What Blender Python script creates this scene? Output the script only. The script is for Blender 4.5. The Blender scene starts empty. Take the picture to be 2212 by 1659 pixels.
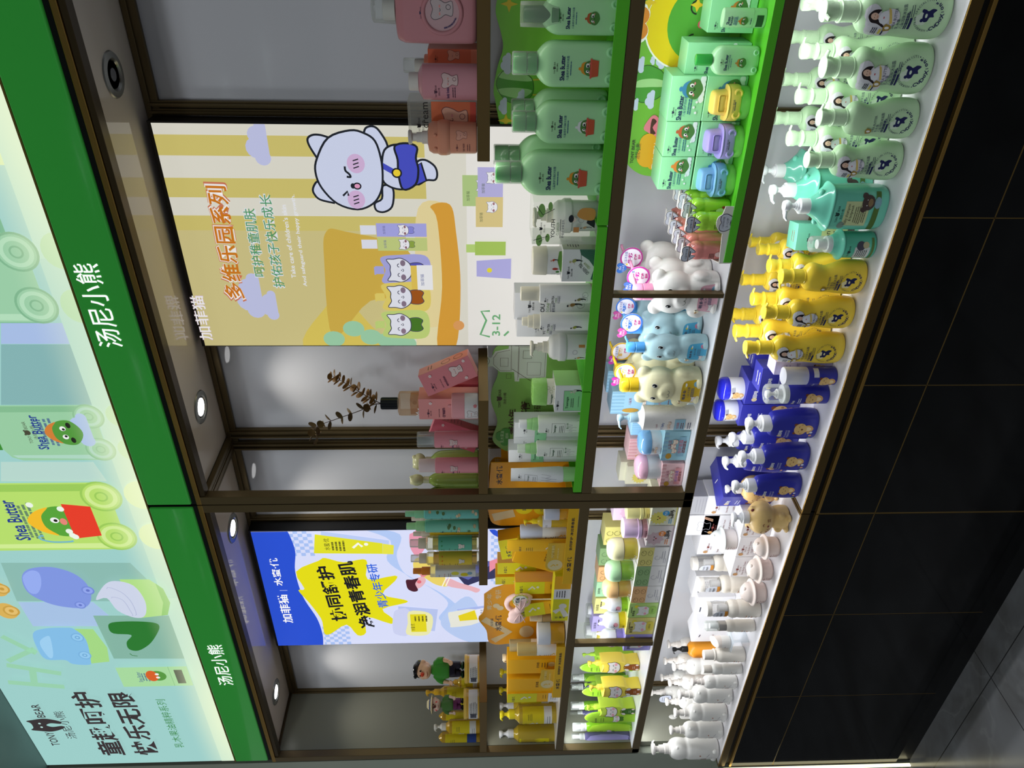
import bpy, bmesh, math, random
from math import pi, sin, cos, radians as rad
from mathutils import Vector, Matrix
from mathutils.geometry import tessellate_polygon
random.seed(7)
SC = bpy.context.scene
COL = SC.collection
# ---------- camera, world, exposure ----------
cam = bpy.data.objects.new('camera', bpy.data.cameras.new('camera'))
COL.objects.link(cam)
Rr = Vector((.82116154, .57068313, -.00380744)); Ru = Vector((-.02190691, .03818733, .99903044)); Rf = Vector((-.57027521, .82028196, -.04385987))
cam.matrix_world = Matrix(((-Ru[0], Rr[0], -Rf[0], 0), (-Ru[1], Rr[1], -Rf[1], -1.41), (-Ru[2], Rr[2], -Rf[2], 1.485), (0, 0, 0, 1)))
cam.data.sensor_width = 36; cam.data.lens = 1640 / 2212 * 36; cam.data.clip_start = .02
SC.camera = cam
SC.view_settings.view_transform = 'Standard'; SC.view_settings.look = 'None'
SC.view_settings.exposure = 0; SC.view_settings.gamma = 1; SC.view_settings.use_curve_mapping = False
SC.cycles.max_bounces = 6; SC.cycles.diffuse_bounces = 3; SC.cycles.glossy_bounces = 3
SC.cycles.transmission_bounces = 5; SC.cycles.transparent_max_bounces = 12
SC.cycles.caustics_reflective = False; SC.cycles.caustics_refractive = False; SC.cycles.sample_clamp_indirect = 4
W = bpy.data.worlds.new('World'); SC.world = W; W.use_nodes = True
W.node_tree.nodes['Background'].inputs[0].default_value = (.80, .85, .93, 1); W.node_tree.nodes['Background'].inputs[1].default_value = .2

def area(name, loc, sx, sy, power, rot=(0, 0, 0), col=(1, 1, 1)):
    l = bpy.data.lights.new(name, 'AREA'); l.shape = 'RECTANGLE'; l.size = sx; l.size_y = sy; l.energy = power; l.color = col
    o = bpy.data.objects.new(name, l); o.location = loc; o.rotation_euler = rot; COL.objects.link(o); return o

# ---------- materials ----------
MC = {}
def hexl(h):
    h = h.lstrip('#'); c = [int(h[i:i + 2], 16) / 255 for i in (0, 2, 4)]
    return [v / 12.92 if v <= .04045 else ((v + .055) / 1.055) ** 2.4 for v in c]
def M(h, r=.4, metal=0, trans=0, emit=0, spec=.5, var=.04, ior=1.45, coat=0, scale=60):
    k = (h, r, metal, trans, emit, spec, var, ior, coat)
    if k in MC: return MC[k]
    m = bpy.data.materials.new('m_' + h); m.use_nodes = True; nt = m.node_tree; b = nt.nodes['Principled BSDF']
    c = hexl(h)
    b.inputs['Base Color'].default_value = (*c, 1); b.inputs['Roughness'].default_value = r; b.inputs['Metallic'].default_value = metal
    b.inputs['Transmission Weight'].default_value = trans; b.inputs['Specular IOR Level'].default_value = spec; b.inputs['IOR'].default_value = ior
    b.inputs['Coat Weight'].default_value = coat
    if emit:
        b.inputs['Emission Color'].default_value = (*c, 1); b.inputs['Emission Strength'].default_value = emit
    elif var:
        tc = nt.nodes.new('ShaderNodeTexCoord'); n = nt.nodes.new('ShaderNodeTexNoise'); n.inputs['Scale'].default_value = scale
        nt.links.new(tc.outputs['Object'], n.inputs['Vector'])
        mr = nt.nodes.new('ShaderNodeMapRange'); mr.inputs['To Min'].default_value = max(r - var, .01); mr.inputs['To Max'].default_value = min(r + var, 1)
        nt.links.new(n.outputs['Fac'], mr.inputs['Value']); nt.links.new(mr.outputs['Result'], b.inputs['Roughness'])
    MC[k] = m; return m
def clear(h='#ffffff', a=.12, r=.05):
    k = ('clear', h, a, r)
    if k in MC: return MC[k]
    m = bpy.data.materials.new('clear_' + h[1:]); m.use_nodes = True; nt = m.node_tree; out = nt.nodes['Material Output']
    b = nt.nodes['Principled BSDF']; b.inputs['Base Color'].default_value = (*hexl(h), 1); b.inputs['Roughness'].default_value = r
    t = nt.nodes.new('ShaderNodeBsdfTransparent'); t.inputs[0].default_value = (*[min(1, .55 + .45 * v) for v in hexl(h)], 1)
    mx = nt.nodes.new('ShaderNodeMixShader'); lw = nt.nodes.new('ShaderNodeLayerWeight'); lw.inputs['Blend'].default_value = .3
    mr = nt.nodes.new('ShaderNodeMapRange'); mr.inputs['To Min'].default_value = a; mr.inputs['To Max'].default_value = min(1, a + .5)
    nt.links.new(lw.outputs['Fresnel'], mr.inputs['Value']); nt.links.new(mr.outputs['Result'], mx.inputs[0])
    nt.links.new(t.outputs[0], mx.inputs[1]); nt.links.new(b.outputs[0], mx.inputs[2]); nt.links.new(mx.outputs[0], out.inputs['Surface'])
    MC[k] = m; return m
def E(h, s=1.0):                     # back-lit print: gives off its own light
    k = ('E', h, s)
    if k in MC: return MC[k]
    m = bpy.data.materials.new('backlit_' + h[1:]); m.use_nodes = True; b = m.node_tree.nodes['Principled BSDF']; c = hexl(h)
    b.inputs['Base Color'].default_value = (*[v * .15 for v in c], 1); b.inputs['Roughness'].default_value = .5; b.inputs['Specular IOR Level'].default_value = .2
    b.inputs['Emission Color'].default_value = (*c, 1); b.inputs['Emission Strength'].default_value = s * .93
    MC[k] = m; return m
def LB(h, s=1.0):                    # same, with the hot band along the tube at the bottom edge of the big lightbox
    k = ('LB', h, s)
    if k in MC: return MC[k]
    m = E(h, s).copy(); nt = m.node_tree; b = nt.nodes['Principled BSDF']; c = hexl(h)
    g = nt.nodes.new('ShaderNodeNewGeometry'); sp = nt.nodes.new('ShaderNodeSeparateXYZ'); nt.links.new(g.outputs['Position'], sp.inputs[0])
    mr = nt.nodes.new('ShaderNodeMapRange'); mr.interpolation_type = 'SMOOTHSTEP'
    for i, v in (('From Min', 2.43), ('From Max', 2.305), ('To Min', 0), ('To Max', .75)): mr.inputs[i].default_value = v
    nt.links.new(sp.outputs['Z'], mr.inputs['Value'])
    wv = nt.nodes.new('ShaderNodeMath'); wv.operation = 'SINE'; ws = nt.nodes.new('ShaderNodeMath'); ws.operation = 'MULTIPLY_ADD'; ws.inputs[1].default_value = 6.6; ws.inputs[2].default_value = 4.0
    nt.links.new(sp.outputs['X'], ws.inputs[0]); nt.links.new(ws.outputs[0], wv.inputs[0])
    wm = nt.nodes.new('ShaderNodeMapRange'); wm.inputs['From Min'].default_value = -1; wm.inputs['To Min'].default_value = .45
    nt.links.new(wv.outputs[0], wm.inputs['Value'])
    ml = nt.nodes.new('ShaderNodeMath'); ml.operation = 'MULTIPLY'; nt.links.new(mr.outputs[0], ml.inputs[0]); nt.links.new(wm.outputs[0], ml.inputs[1])
    mx = nt.nodes.new('ShaderNodeMix'); mx.data_type = 'RGBA'; mx.inputs[6].default_value = (*c, 1); mx.inputs[7].default_value = (.93, 1, .66, 1)
    nt.links.new(ml.outputs[0], mx.inputs[0]); nt.links.new(mx.outputs[2], b.inputs['Emission Color'])
    MC[k] = m; return m

# ---------- mesh helpers ----------
def obj(name, vf, mat, parent=None, smooth=False, idx=None, loc=None):
    v, f = vf[0], vf[1]
    me = bpy.data.meshes.new(name); me.from_pydata([tuple(p) for p in v], [], [tuple(q) for q in f])
    for m in (mat if isinstance(mat, (list, tuple)) else [mat]): me.materials.append(m)
    if idx: me.polygons.foreach_set('material_index', idx)
    if smooth: me.shade_auto() if hasattr(me, 'shade_auto') else me.polygons.foreach_set('use_smooth', [True] * len(me.polygons))
    me.update()
    o = bpy.data.objects.new(name, me); COL.objects.link(o)
    if smooth == 'auto': sharp(me)
    if parent: o.parent = parent
    if loc: o.location = loc
    return o
def sharp(me, ang=rad(38)):
    bm = bmesh.new(); bm.from_mesh(me)
    for e in bm.edges:
        if len(e.link_faces) == 2 and e.calc_face_angle(0) > ang: e.smooth = False
    for q in bm.faces: q.smooth = True
    bm.to_mesh(me); bm.free()
def tag(o, label, cat, group=None, kind=None):
    o['label'] = label
    if cat: o['category'] = cat
    if group: o['group'] = group
    if kind: o['kind'] = kind
    return o
def root(name, label, cat, loc, rz=0, group=None, tilt=None):
    o = bpy.data.objects.new(name, None); COL.objects.link(o); o.empty_display_size = .02; o.location = loc; o.rotation_euler = tilt if tilt else (0, 0, rz)
    return tag(o, label, cat, group)
def dup(r, loc, rz=0, label=None, sc=1, name=None, group=None):
    def cp(o, par):
        c = o.copy(); COL.objects.link(c)
        if par: c.parent = par
        for ch in list(o.children): cp(ch, c)
        return c
    c = cp(r, None); c.location = loc; c.rotation_euler = (0, 0, rz)
    if sc != 1: c.scale = (sc, sc, sc)
    if label: c['label'] = label
    if group: c['group'] = group
    return c
def join(*ms):
    V, F = [], []
    for v, f in ms:
        o = len(V); V += list(v); F += [tuple(i + o for i in q) for q in f]
    return V, F
def box(x0, x1, y0, y1, z0, z1):
    return ([(x0, y0, z0), (x1, y0, z0), (x1, y1, z0), (x0, y1, z0), (x0, y0, z1), (x1, y0, z1), (x1, y1, z1), (x0, y1, z1)],
            [(0, 3, 2, 1), (4, 5, 6, 7), (0, 1, 5, 4), (1, 2, 6, 5), (2, 3, 7, 6), (3, 0, 4, 7)])
def bbox(x0, x1, y0, y1, z0, z1, b=.001, seg=2):       # bevelled box
    bm = bmesh.new(); v, f = box(x0, x1, y0, y1, z0, z1); vs = [bm.verts.new(p) for p in v]
    for q in f: bm.faces.new([vs[i] for i in q])
    bmesh.ops.bevel(bm, geom=bm.edges[:], offset=b, segments=seg, affect='EDGES', profile=.5)
    r = grab(bm); bm.free(); return r
def grab(bm):
    bm.verts.index_update(); return [v.co.copy() for v in bm.verts], [tuple(v.index for v in q.verts) for q in bm.faces]
def se(t, rx, ry, e):
    s, c = sin(t), cos(t); k = 2 / e
    return rx * math.copysign(abs(s) ** k, s), -ry * math.copysign(abs(c) ** k, c)
def loft(secs, n=32, cap=True):                      # sections (z, rx, ry, e, ox, oy); t=0 faces the viewer (-Y)
    V, F = [], []
    for s in secs:
        z, rx, ry = s[:3]; e = s[3] if len(s) > 3 else 2; ox = s[4] if len(s) > 4 else 0; oy = s[5] if len(s) > 5 else 0
        for i in range(n):
            x, y = se(2 * pi * i / n, rx, ry, e); V.append((x + ox, y + oy, z))
    m = len(secs)
    for j in range(m - 1):
        for i in range(n):
            a, b = j * n + i, j * n + (i + 1) % n; F.append((a, b, b + n, a + n))
    if cap: F.append(tuple(range(n - 1, -1, -1))); F.append(tuple((m - 1) * n + i for i in range(n)))
    return V, F
def spl(secs, k=4):                                  # smooth a section list
    secs = [tuple(s) + (2, 0, 0)[len(s) - 3:] for s in secs]; out = []
    n = len(secs)
    for i in range(n - 1):
        p0, p1, p2, p3 = secs[max(i - 1, 0)], secs[i], secs[i + 1], secs[min(i + 2, n - 1)]
        for j in range(k):
            t = j / k
            out.append(tuple(.5 * (2 * b + (c - a) * t + (2 * a - 5 * b + 4 * c - d) * t * t + (3 * b - 3 * c + d - a) * t ** 3) for a, b, c, d in zip(p0, p1, p2, p3)))
    out.append(secs[-1])
    return [(s[0], max(s[1], .0004), max(s[2], .0004), *s[3:]) for s in out]
def lathe(pr, n=24, ox=0, oy=0, oz=0):
    return loft([(z + oz, max(r, .0003), max(r, .0003), 2, ox, oy) for r, z in pr], n)
def ell(c, r, n=16, m=10):
    return loft([(c[2] + r[2] * -cos(pi * j / m), max(r[0] * sin(pi * j / m), .0002), max(r[1] * sin(pi * j / m), .0002), 2, c[0], c[1]) for j in range(m + 1)], n)
def tube(pts, rs, n=10, flat=1):
    pts = [Vector(p) for p in pts]; V, F = [], []
    if not isinstance(rs, (list, tuple)): rs = [rs] * len(pts)
    up = None
    for i, p in enumerate(pts):
        d = (pts[min(i + 1, len(pts) - 1)] - pts[max(i - 1, 0)]).normalized()
        if up is None: up = Vector((0, 0, 1)) if abs(d.z) < .9 else Vector((1, 0, 0))
        a = d.cross(up).normalized(); b = a.cross(d).normalized(); up = b
        for j in range(n):
            t = 2 * pi * j / n; V.append(p + a * cos(t) * rs[i] + b * sin(t) * rs[i] * flat)
    for i in range(len(pts) - 1):
        for j in range(n):
            q = i * n + j; w = i * n + (j + 1) % n; F.append((q, w, w + n, q + n))
    F.append(tuple(range(n - 1, -1, -1))); F.append(tuple((len(pts) - 1) * n + j for j in range(n)))
    return V, F
def torus(c, R0, r, axis='y', n=20, m=8):
    V, F = [], []
    for i in range(n):
        for j in range(m):
            a, b = 2 * pi * i / n, 2 * pi * j / m; q = R0 + r * cos(b)
            p = (q * cos(a), r * sin(b), q * sin(a)) if axis == 'y' else (q * cos(a), q * sin(a), r * sin(b))
            V.append((c[0] + p[0], c[1] + p[1], c[2] + p[2]))
    for i in range(n):
        for j in range(m):
            F.append((i * m + j, i * m + (j + 1) % m, (i + 1) % n * m + (j + 1) % m, (i + 1) % n * m + j))
    return V, F
def rot(vf, rz=0, loc=(0, 0, 0), mat=None):
    m = mat or Matrix.Rotation(rz, 4, 'Z'); l = Vector(loc)
    return [m @ Vector(p) + l for p in vf[0]], vf[1]
def extr(pts, y0, y1, bev=0, seg=3):                 # outline in x,z pushed through y0..y1
    bm = bmesh.new(); vs = [bm.verts.new((p[0], y0, p[1])) for p in pts]; f = bm.faces.new(vs)
    r = bmesh.ops.extrude_face_region(bm, geom=[f]); vv = [g for g in r['geom'] if isinstance(g, bmesh.types.BMVert)]
    bmesh.ops.translate(bm, verts=vv, vec=(0, y1 - y0, 0)); bmesh.ops.recalc_face_normals(bm, faces=bm.faces[:])
    if bev:
        ed = [e for e in bm.edges if abs(e.verts[0].co.y - e.verts[1].co.y) < 1e-6 and abs(e.verts[0].co.y - y0) < 1e-6]
        bmesh.ops.bevel(bm, geom=ed, offset=bev, segments=seg, affect='EDGES', profile=.5)
    bmesh.ops.triangulate(bm, faces=[q for q in bm.faces if len(q.verts) > 4])
    r = grab(bm); bm.free(); return r
def crv(pts, k=6, closed=True):                      # smooth closed outline through points
    n = len(pts); out = []
    for i in range(n if closed else n - 1):
        p0, p1, p2, p3 = (pts[(i + j) % n] if closed else pts[min(max(i + j, 0), n - 1)] for j in (-1, 0, 1, 2))
        for j in range(k):
            t = j / k
            out.append(tuple(.5 * (2 * b + (c - a) * t + (2 * a - 5 * b + 4 * c - d) * t * t + (3 * b - 3 * c + d - a) * t ** 3) for a, b, c, d in zip(p0, p1, p2, p3)))
    if not closed: out.append(pts[-1])
    return out
def blob(parts, vox=.003, sm=6):                     # ellipsoids fused into one continuous skin
    v, f = join(*parts); me = bpy.data.meshes.new('t'); me.from_pydata([tuple(p) for p in v], [], f); o = bpy.data.objects.new('t', me); COL.objects.link(o)
    md = o.modifiers.new('r', 'REMESH'); md.mode = 'VOXEL'; md.voxel_size = vox
    s = o.modifiers.new('s', 'SMOOTH'); s.iterations = sm; s.factor = .5
    dg = bpy.context.evaluated_depsgraph_get(); dg.update(); m2 = bpy.data.meshes.new_from_object(o.evaluated_get(dg))
    r = ([q.co.copy() for q in m2.vertices], [tuple(p.vertices) for p in m2.polygons])
    bpy.data.objects.remove(o); bpy.data.meshes.remove(me); bpy.data.meshes.remove(m2); return r

# ---------- printed artwork ----------
TX = {}
def glyphs(s, bold):
    k = (s, bold)
    if k not in TX:
        cu = bpy.data.curves.new('t', 'FONT'); cu.body = s; cu.resolution_u = 2; cu.offset = bold; cu.dimensions = '2D'; cu.fill_mode = 'FRONT'
        o = bpy.data.objects.new('t', cu); COL.objects.link(o); dg = bpy.context.evaluated_depsgraph_get(); dg.update()
        me = bpy.data.meshes.new_from_object(o.evaluated_get(dg))
        v = [(p.co.x, p.co.y) for p in me.vertices]; f = [tuple(p.vertices) for p in me.polygons]
        bpy.data.objects.remove(o); bpy.data.curves.remove(cu); bpy.data.meshes.remove(me)
        x0, x1 = min(p[0] for p in v), max(p[0] for p in v); y0, y1 = min(p[1] for p in v), max(p[1] for p in v)
        TX[k] = ([(p[0] - x0, p[1] - y0) for p in v], f, x1 - x0, y1 - y0)
    return TX[k]
class Art:
    def __init__(s): s.it = []; s.L = 0; s.clip = None
    def add(s, v, f, m, up=1): s.it.append((v, f, m, s.L + .06 * len(s.it))); s.L += up
    def rect(s, x0, y0, x1, y1, m): s.add([(x0, y0), (x1, y0), (x1, y1), (x0, y1)], [(0, 1, 2, 3)], m)
    def poly(s, p, m):
        if s.clip:
            for ax, lim, sg in ((0, s.clip[0], 1), (0, s.clip[1], -1), (1, s.clip[2], 1), (1, s.clip[3], -1)):
                o = []; n = len(p)
                for i in range(n):
                    a, b = p[i], p[(i + 1) % n]; da, db = (a[ax] - lim) * sg, (b[ax] - lim) * sg
                    if da >= 0: o.append(a)
                    if (da < 0) != (db < 0): t = da / (da - db); o.append((a[0] + (b[0] - a[0]) * t, a[1] + (b[1] - a[1]) * t))
                p = o
                if len(p) < 3: return
        s.add([tuple(q[:2]) for q in p], [tuple(t) for t in tessellate_polygon([[Vector((q[0], q[1], 0)) for q in p]])], m)
    def blobp(s, p, m, k=5): s.poly(crv(p, k), m)
    def ell(s, x, y, rx, ry=None, m=None, n=20, a0=0, a1=2 * pi):
        ry = rx if ry is None else ry; s.poly([(x + rx * cos(a0 + (a1 - a0) * i / n), y + ry * sin(a0 + (a1 - a0) * i / n)) for i in range(n + (a1 - a0 < 6))], m)
    def line(s, p, w, m, closed=False):
        V, F = [], []; p = list(p); n = len(p)
        for i in range(n):
            a = p[i - 1] if (i or closed) else p[i]; b = p[(i + 1) % n] if (i < n - 1 or closed) else p[i]
            d = Vector((b[0] - a[0], b[1] - a[1])); d = d.normalized() if d.length else Vector((1, 0))
            V += [(p[i][0] - d.y * w / 2, p[i][1] + d.x * w / 2), (p[i][0] + d.y * w / 2, p[i][1] - d.x * w / 2)]
        for i in range(n if closed else n - 1):
            a, b = 2 * i, 2 * ((i + 1) % n); F.append((a, a + 1, b + 1, b))
        s.add(V, F, m)
    def arc(s, x, y, r, a0, a1, w, m, n=14, ry=None): s.line([(x + r * cos(a0 + (a1 - a0) * i / n), y + (ry or r) * sin(a0 + (a1 - a0) * i / n)) for i in range(n + 1)], w, m)
    def text(s, t, x, y, h=None, m=None, w=None, al='c', bold=0, rz=0, sk=0):
        v, f, tw, th = glyphs(t, bold)
        if h is None: h = th * w / tw
        sy = h / th; sx = w / tw if w else sy
        ox = {'c': -tw * sx / 2, 'l': 0, 'r': -tw * sx}[al]; c, q = cos(rz), sin(rz); out = []
        for a, b in v:
            a, b = a * sx + ox + sk * b * sy, b * sy - h / 2; out.append((x + a * c - b * q, y + a * q + b * c))
        s.add(out, f, m)
    def tbox(s, t, x0, z0, x1, z1, m, bold=0, sk=0): s.text(t, (x0 + x1) / 2, (z0 + z1) / 2, abs(z1 - z0), m, w=abs(x1 - x0), bold=bold, sk=sk)
    def lines(s, x, y, w, n, dy, t, m, al='c'):              # rows of print too small to read
        for i in range(n):
            q = w * (1 - .25 * ((i * 7 + 3) % 4) / 4); x0 = x - q / 2 if al == 'c' else x; j = 0
            while j < q:
                l = min(t * (1.2 + (i * 3 + int(j / t)) % 3), q - j); s.rect(x0 + j, y - i * dy - t / 2, x0 + j + l * .85, y - i * dy + t / 2, m); s.L -= 1; j += l
        s.L += 1
    def build(s, name, fn, parent=None, du=0, step=.00006, base=.0003):
        mats = []; V, F, I = [], [], []
        bm = bmesh.new()
        lay = bm.verts.layers.float.new('o') if du else None
        for v, f, m, L in s.it:
            if m not in mats: mats.append(m)
            k = mats.index(m); o = base + step * L
            if du:
                vs = []
                for p in v:
                    q = bm.verts.new((p[0], p[1], 0)); q[lay] = o; vs.append(q)
                for q in f:
                    try: g = bm.faces.new([vs[i] for i in q]); g.material_index = k
                    except ValueError: pass
            else:
                b = len(V); V += [fn(p[0], p[1], o) for p in v]
                for q in f: F.append(tuple(b + i for i in q)); I.append(k)
        if du:
            xs = [p[0] for t in s.it for p in t[0]]; i = math.floor(min(xs) / du) + 1
            while i * du < max(xs):
                cut = [e for e in bm.edges if (e.verts[0].co.x - i * du) * (e.verts[1].co.x - i * du) < -1e-12]
                if cut:
                    vs = set(v for e in cut for v in e.verts); fs = set(q for e in cut for q in e.link_faces)
                    bmesh.ops.bisect_plane(bm, geom=list(set(v for q in fs for v in q.verts)) + list(set(e for q in fs for e in q.edges)) + list(fs), dist=1e-7, plane_co=(i * du, 0, 0), plane_no=(1, 0, 0))
                i += 1
            bm.verts.index_update()
            V = [fn(v.co.x, v.co.y, v[lay]) for v in bm.verts]; F = [tuple(v.index for v in q.verts) for q in bm.faces]; I = [q.material_index for q in bm.faces]
        bm.free()
        return obj(name, (V, F), mats, parent, idx=I)
def onplane(y): return lambda u, v, o: (u, y - o, v)
def onloft(secs, zc):                                 # wrap artwork round a lofted body
    def at(z):
        for a, b in zip(secs, secs[1:]):
            if a[0] <= z <= b[0] and b[0] > a[0]:
                t = (z - a[0]) / (b[0] - a[0]); return [p + (q - p) * t for p, q in zip(a, b)]
        return secs[0] if z < secs[0][0] else secs[-1]
    c = at(zc); tab = [(0, 0)]; s = 0; p = se(0, c[1], c[2], c[3]); N = 90
    for i in range(1, N + 1):
        t = pi * i / N; q = se(t, c[1], c[2], c[3]); s += math.hypot(q[0] - p[0], q[1] - p[1]); tab.append((s, t)); p = q
    def tt(u):
        a = abs(u)
        for (s0, t0), (s1, t1) in zip(tab, tab[1:]):
            if a <= s1: return math.copysign(t0 + (t1 - t0) * (a - s0) / max(s1 - s0, 1e-9), u)
        return math.copysign(pi, u)
    def f(u, v, o):
        k = at(v); t = tt(u); x, y = se(t, k[1], k[2], k[3]); n = Vector((x / k[1] ** 2, y / k[2] ** 2)).normalized()
        return (x + n.x * o + (k[4] if len(k) > 4 else 0), y + n.y * o + (k[5] if len(k) > 5 else 0), v)
    return f

# small printed motifs ------------------------------------------------
def logo(a, x, y, w, m, cn=True, m2=None):            # word, bear head, word, with the shop's characters below
    h = w * .12
    a.text('TONY', x - w * .32, y, h, m, w=w * .34); a.text('BEAR', x + w * .32, y, h, m, w=w * .34)
    a.ell(x, y, h * .95, h * .9, m); a.L -= 1; a.ell(x - h * .7, y + h * .75, h * .35, None, m, 8); a.L -= 1; a.ell(x + h * .7, y + h * .75, h * .35, None, m, 8)
    if m2: a.ell(x, y - h * .5, h * .28, h * .5, m2, 8)
    if cn: a.text('汤尼小熊', x, y - h * 1.9, h * 1.15, m, w=w * .62)
def cap_avocado(a, x, y, s, hat, body='#4c7f3e', tub=None, foam=None):   # little green round fellow with a hat
    if foam: 
        for i in range(5): a.ell(x + (i - 2) * s * .26, y - s * .5, s * .2, s * .16, M(foam, .5), 10); a.L -= 1
    a.blobp([(x, y + s * .5), (x + s * .42, y + s * .2), (x + s * .5, y - s * .25), (x, y - s * .55), (x - s * .5, y - s * .25), (x - s * .42, y + s * .2)], M(body, .5))
    a.blobp([(x - s * .44, y + s * .18), (x - s * .3, y + s * .48), (x, y + s * .6), (x + s * .3, y + s * .48), (x + s * .44, y + s * .18), (x + s * .2, y + s * .34), (x - s * .2, y + s * .34)], M(hat, .5))
    a.ell(x, y + s * .66, s * .13, s * .1, M(hat, .5), 8)
    for d in (-1, 1):
        a.ell(x + d * s * .2, y + s * .08, s * .1, s * .12, M('#f4f4ee', .5), 10); a.ell(x + d * s * .17, y + s * .06, s * .05, s * .07, M('#15181c', .5), 8); a.ell(x + d * s * .3, y - s * .06, s * .08, s * .05, M('#d48f86', .5), 8)
    a.arc(x, y - s * .02, s * .07, pi, 2 * pi, s * .03, M('#20301c', .5), 6)
    if tub:
        a.poly([(x - s * .62, y - s * .15), (x + s * .62, y - s * .15), (x + s * .52, y - s * .72), (x - s * .52, y - s * .72)], M(tub, .5)); a.rect(x - s * .68, y - s * .22, x + s * .68, y - s * .1, M('#d0584a', .5))
def kitty(a, x, y, s, fill, ln, body=None, cheek='#e9a4b4', face=1):     # plain white kitten, generic
    h = [(x - s * .5, y), (x - s * .46, y + s * .28), (x - s * .44, y + s * .55), (x - s * .2, y + s * .42), (x, y + s * .44), (x + s * .2, y + s * .42), (x + s * .44, y + s * .55), (x + s * .46, y + s * .28), (x + s * .5, y), (x + s * .3, y - s * .3), (x, y - s * .38), (x - s * .3, y - s * .3)]
    if body:
        b = [(x - s * .22, y - s * .25), (x + s * .22, y - s * .25), (x + s * .32, y - s * .62), (x + s * .2, y - s * .85), (x, y - s * .78), (x - s * .2, y - s * .85), (x - s * .32, y - s * .62)]
        c = crv(b, 4); a.poly(c, body); a.line(c, s * .03, ln, True)
    c = crv(h, 4); a.poly(c, fill); a.line(c, s * .035, ln, True)
    if face:
        for d in (-1, 1):
            a.ell(x + d * s * .3, y - s * .06, s * .13, s * .1, M(cheek, .5), 10); a.arc(x + d * s * .2, y + s * .08, s * .07, 0, pi, s * .03, ln, 6)
        a.ell(x, y, s * .03, s * .02, ln, 6); a.arc(x, y - s * .03, s * .05, pi, 2 * pi, s * .025, ln, 6)
def cloud(a, x, y, s, m):
    for dx, dy, r in ((-.5, -.05, .28), (-.15, .12, .38), (.3, .05, .32), (.6, -.1, .2)): a.ell(x + dx * s, y + dy * s, r * s, None, m, 14); a.L -= 1
    a.rect(x - .5 * s, y - .3 * s, x + .6 * s, y, m)
def tick(a, x, y, s, m):                              # the tick-and-dot mark on the yellow packs
    a.line([(x - s * .45, y + s * .55), (x + s * .12, y + s * .02), (x - s * .3, y - s * .35)], s * .26, m); a.ell(x + s * .12, y + s * .02, s * .13, None, m, 10); a.ell(x + s * .02, y - s * .72, s * .2, None, m, 14)


# ================= SETTING =================
def struct(name, vf, m): return tag(obj(name, vf, m), name.replace('_', ' '), None, kind='structure')
def stone(name, c0, c1, rough, sc, brick=None):
    m = bpy.data.materials.new(name); m.use_nodes = True; nt = m.node_tree; b = nt.nodes['Principled BSDF']; b.inputs['Roughness'].default_value = rough
    tc = nt.nodes.new('ShaderNodeTexCoord'); n = nt.nodes.new('ShaderNodeTexNoise'); n.inputs['Scale'].default_value = sc; n.inputs['Detail'].default_value = 8; n.inputs['Distortion'].default_value = 1.2
    nt.links.new(tc.outputs['Object'], n.inputs['Vector']); cr = nt.nodes.new('ShaderNodeValToRGB'); e = cr.color_ramp.elements
    e[0].position = .3; e[0].color = (*hexl(c0), 1); e[1].position = .75; e[1].color = (*hexl(c1), 1); nt.links.new(n.outputs['Fac'], cr.inputs[0]); src = cr.outputs[0]
    if brick:
        v = nt.nodes.new('ShaderNodeTexNoise'); v.inputs['Scale'].default_value = 2.2; v.inputs['Detail'].default_value = 5; nt.links.new(tc.outputs['Object'], v.inputs['Vector'])
        r2 = nt.nodes.new('ShaderNodeValToRGB'); q = r2.color_ramp.elements; q[0].position = .49; q[0].color = (0, 0, 0, 1); q[1].position = .5; q[1].color = (.1, .1, .1, 1); z = q.new(.515); z.color = (0, 0, 0, 1)
        nt.links.new(v.outputs['Fac'], r2.inputs[0]); ad = nt.nodes.new('ShaderNodeMix'); ad.data_type = 'RGBA'; ad.blend_type = 'SCREEN'; ad.inputs[0].default_value = .35
        nt.links.new(src, ad.inputs[6]); nt.links.new(r2.outputs[0], ad.inputs[7])
        bk = nt.nodes.new('ShaderNodeTexBrick'); bk.inputs['Scale'].default_value = 1; bk.inputs['Mortar Size'].default_value = .0016; bk.inputs['Brick Width'].default_value = brick; bk.inputs['Row Height'].default_value = brick; bk.offset = 0
        bk.inputs['Mortar'].default_value = (.03, .03, .03, 1); mp = nt.nodes.new('ShaderNodeMapping'); mp.inputs['Location'].default_value = (.33, .14, 0); nt.links.new(tc.outputs['Object'], mp.inputs[0]); nt.links.new(mp.outputs[0], bk.inputs['Vector'])
        nt.links.new(ad.outputs[2], bk.inputs['Color1']); nt.links.new(ad.outputs[2], bk.inputs['Color2']); src = bk.outputs['Color']
    nt.links.new(src, b.inputs['Base Color']); return m
BRONZE = M('#6f5f40', .36, .6); BRONZE_D = M('#4a3d28', .4, .6); GOLD_AND_LIT_BRONZE = M('#c39a52', .3, .9)
GLOSSG = M('#d3d4d8', .045, spec=.6, var=.01); SOFF = M('#e2d5c8', .07, spec=.7, var=.02); BLACKT = M('#050607', .09, spec=.4, var=.02); BLACK = M('#0a0a0b', .5)
WALLG = stone('painted_panel', '#8d9484', '#949b8b', .28, 3)
struct('floor', box(-5, 3, -6, 1.2, -.04, 0), stone('stone_tile', '#605f5e', '#7d7f82', .16, 4, .8))
struct('ceiling', box(-5, 3, -6, 1.2, 2.93, 3.0), stone('ceiling_paint', '#7c8a86', '#86948f', .5, 3))
struct('wall_back', box(-3.6, 1.6, .285, .36, 0, 2.93), stone('wall_paint', '#7f8488', '#888d90', .4, 3))
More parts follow.
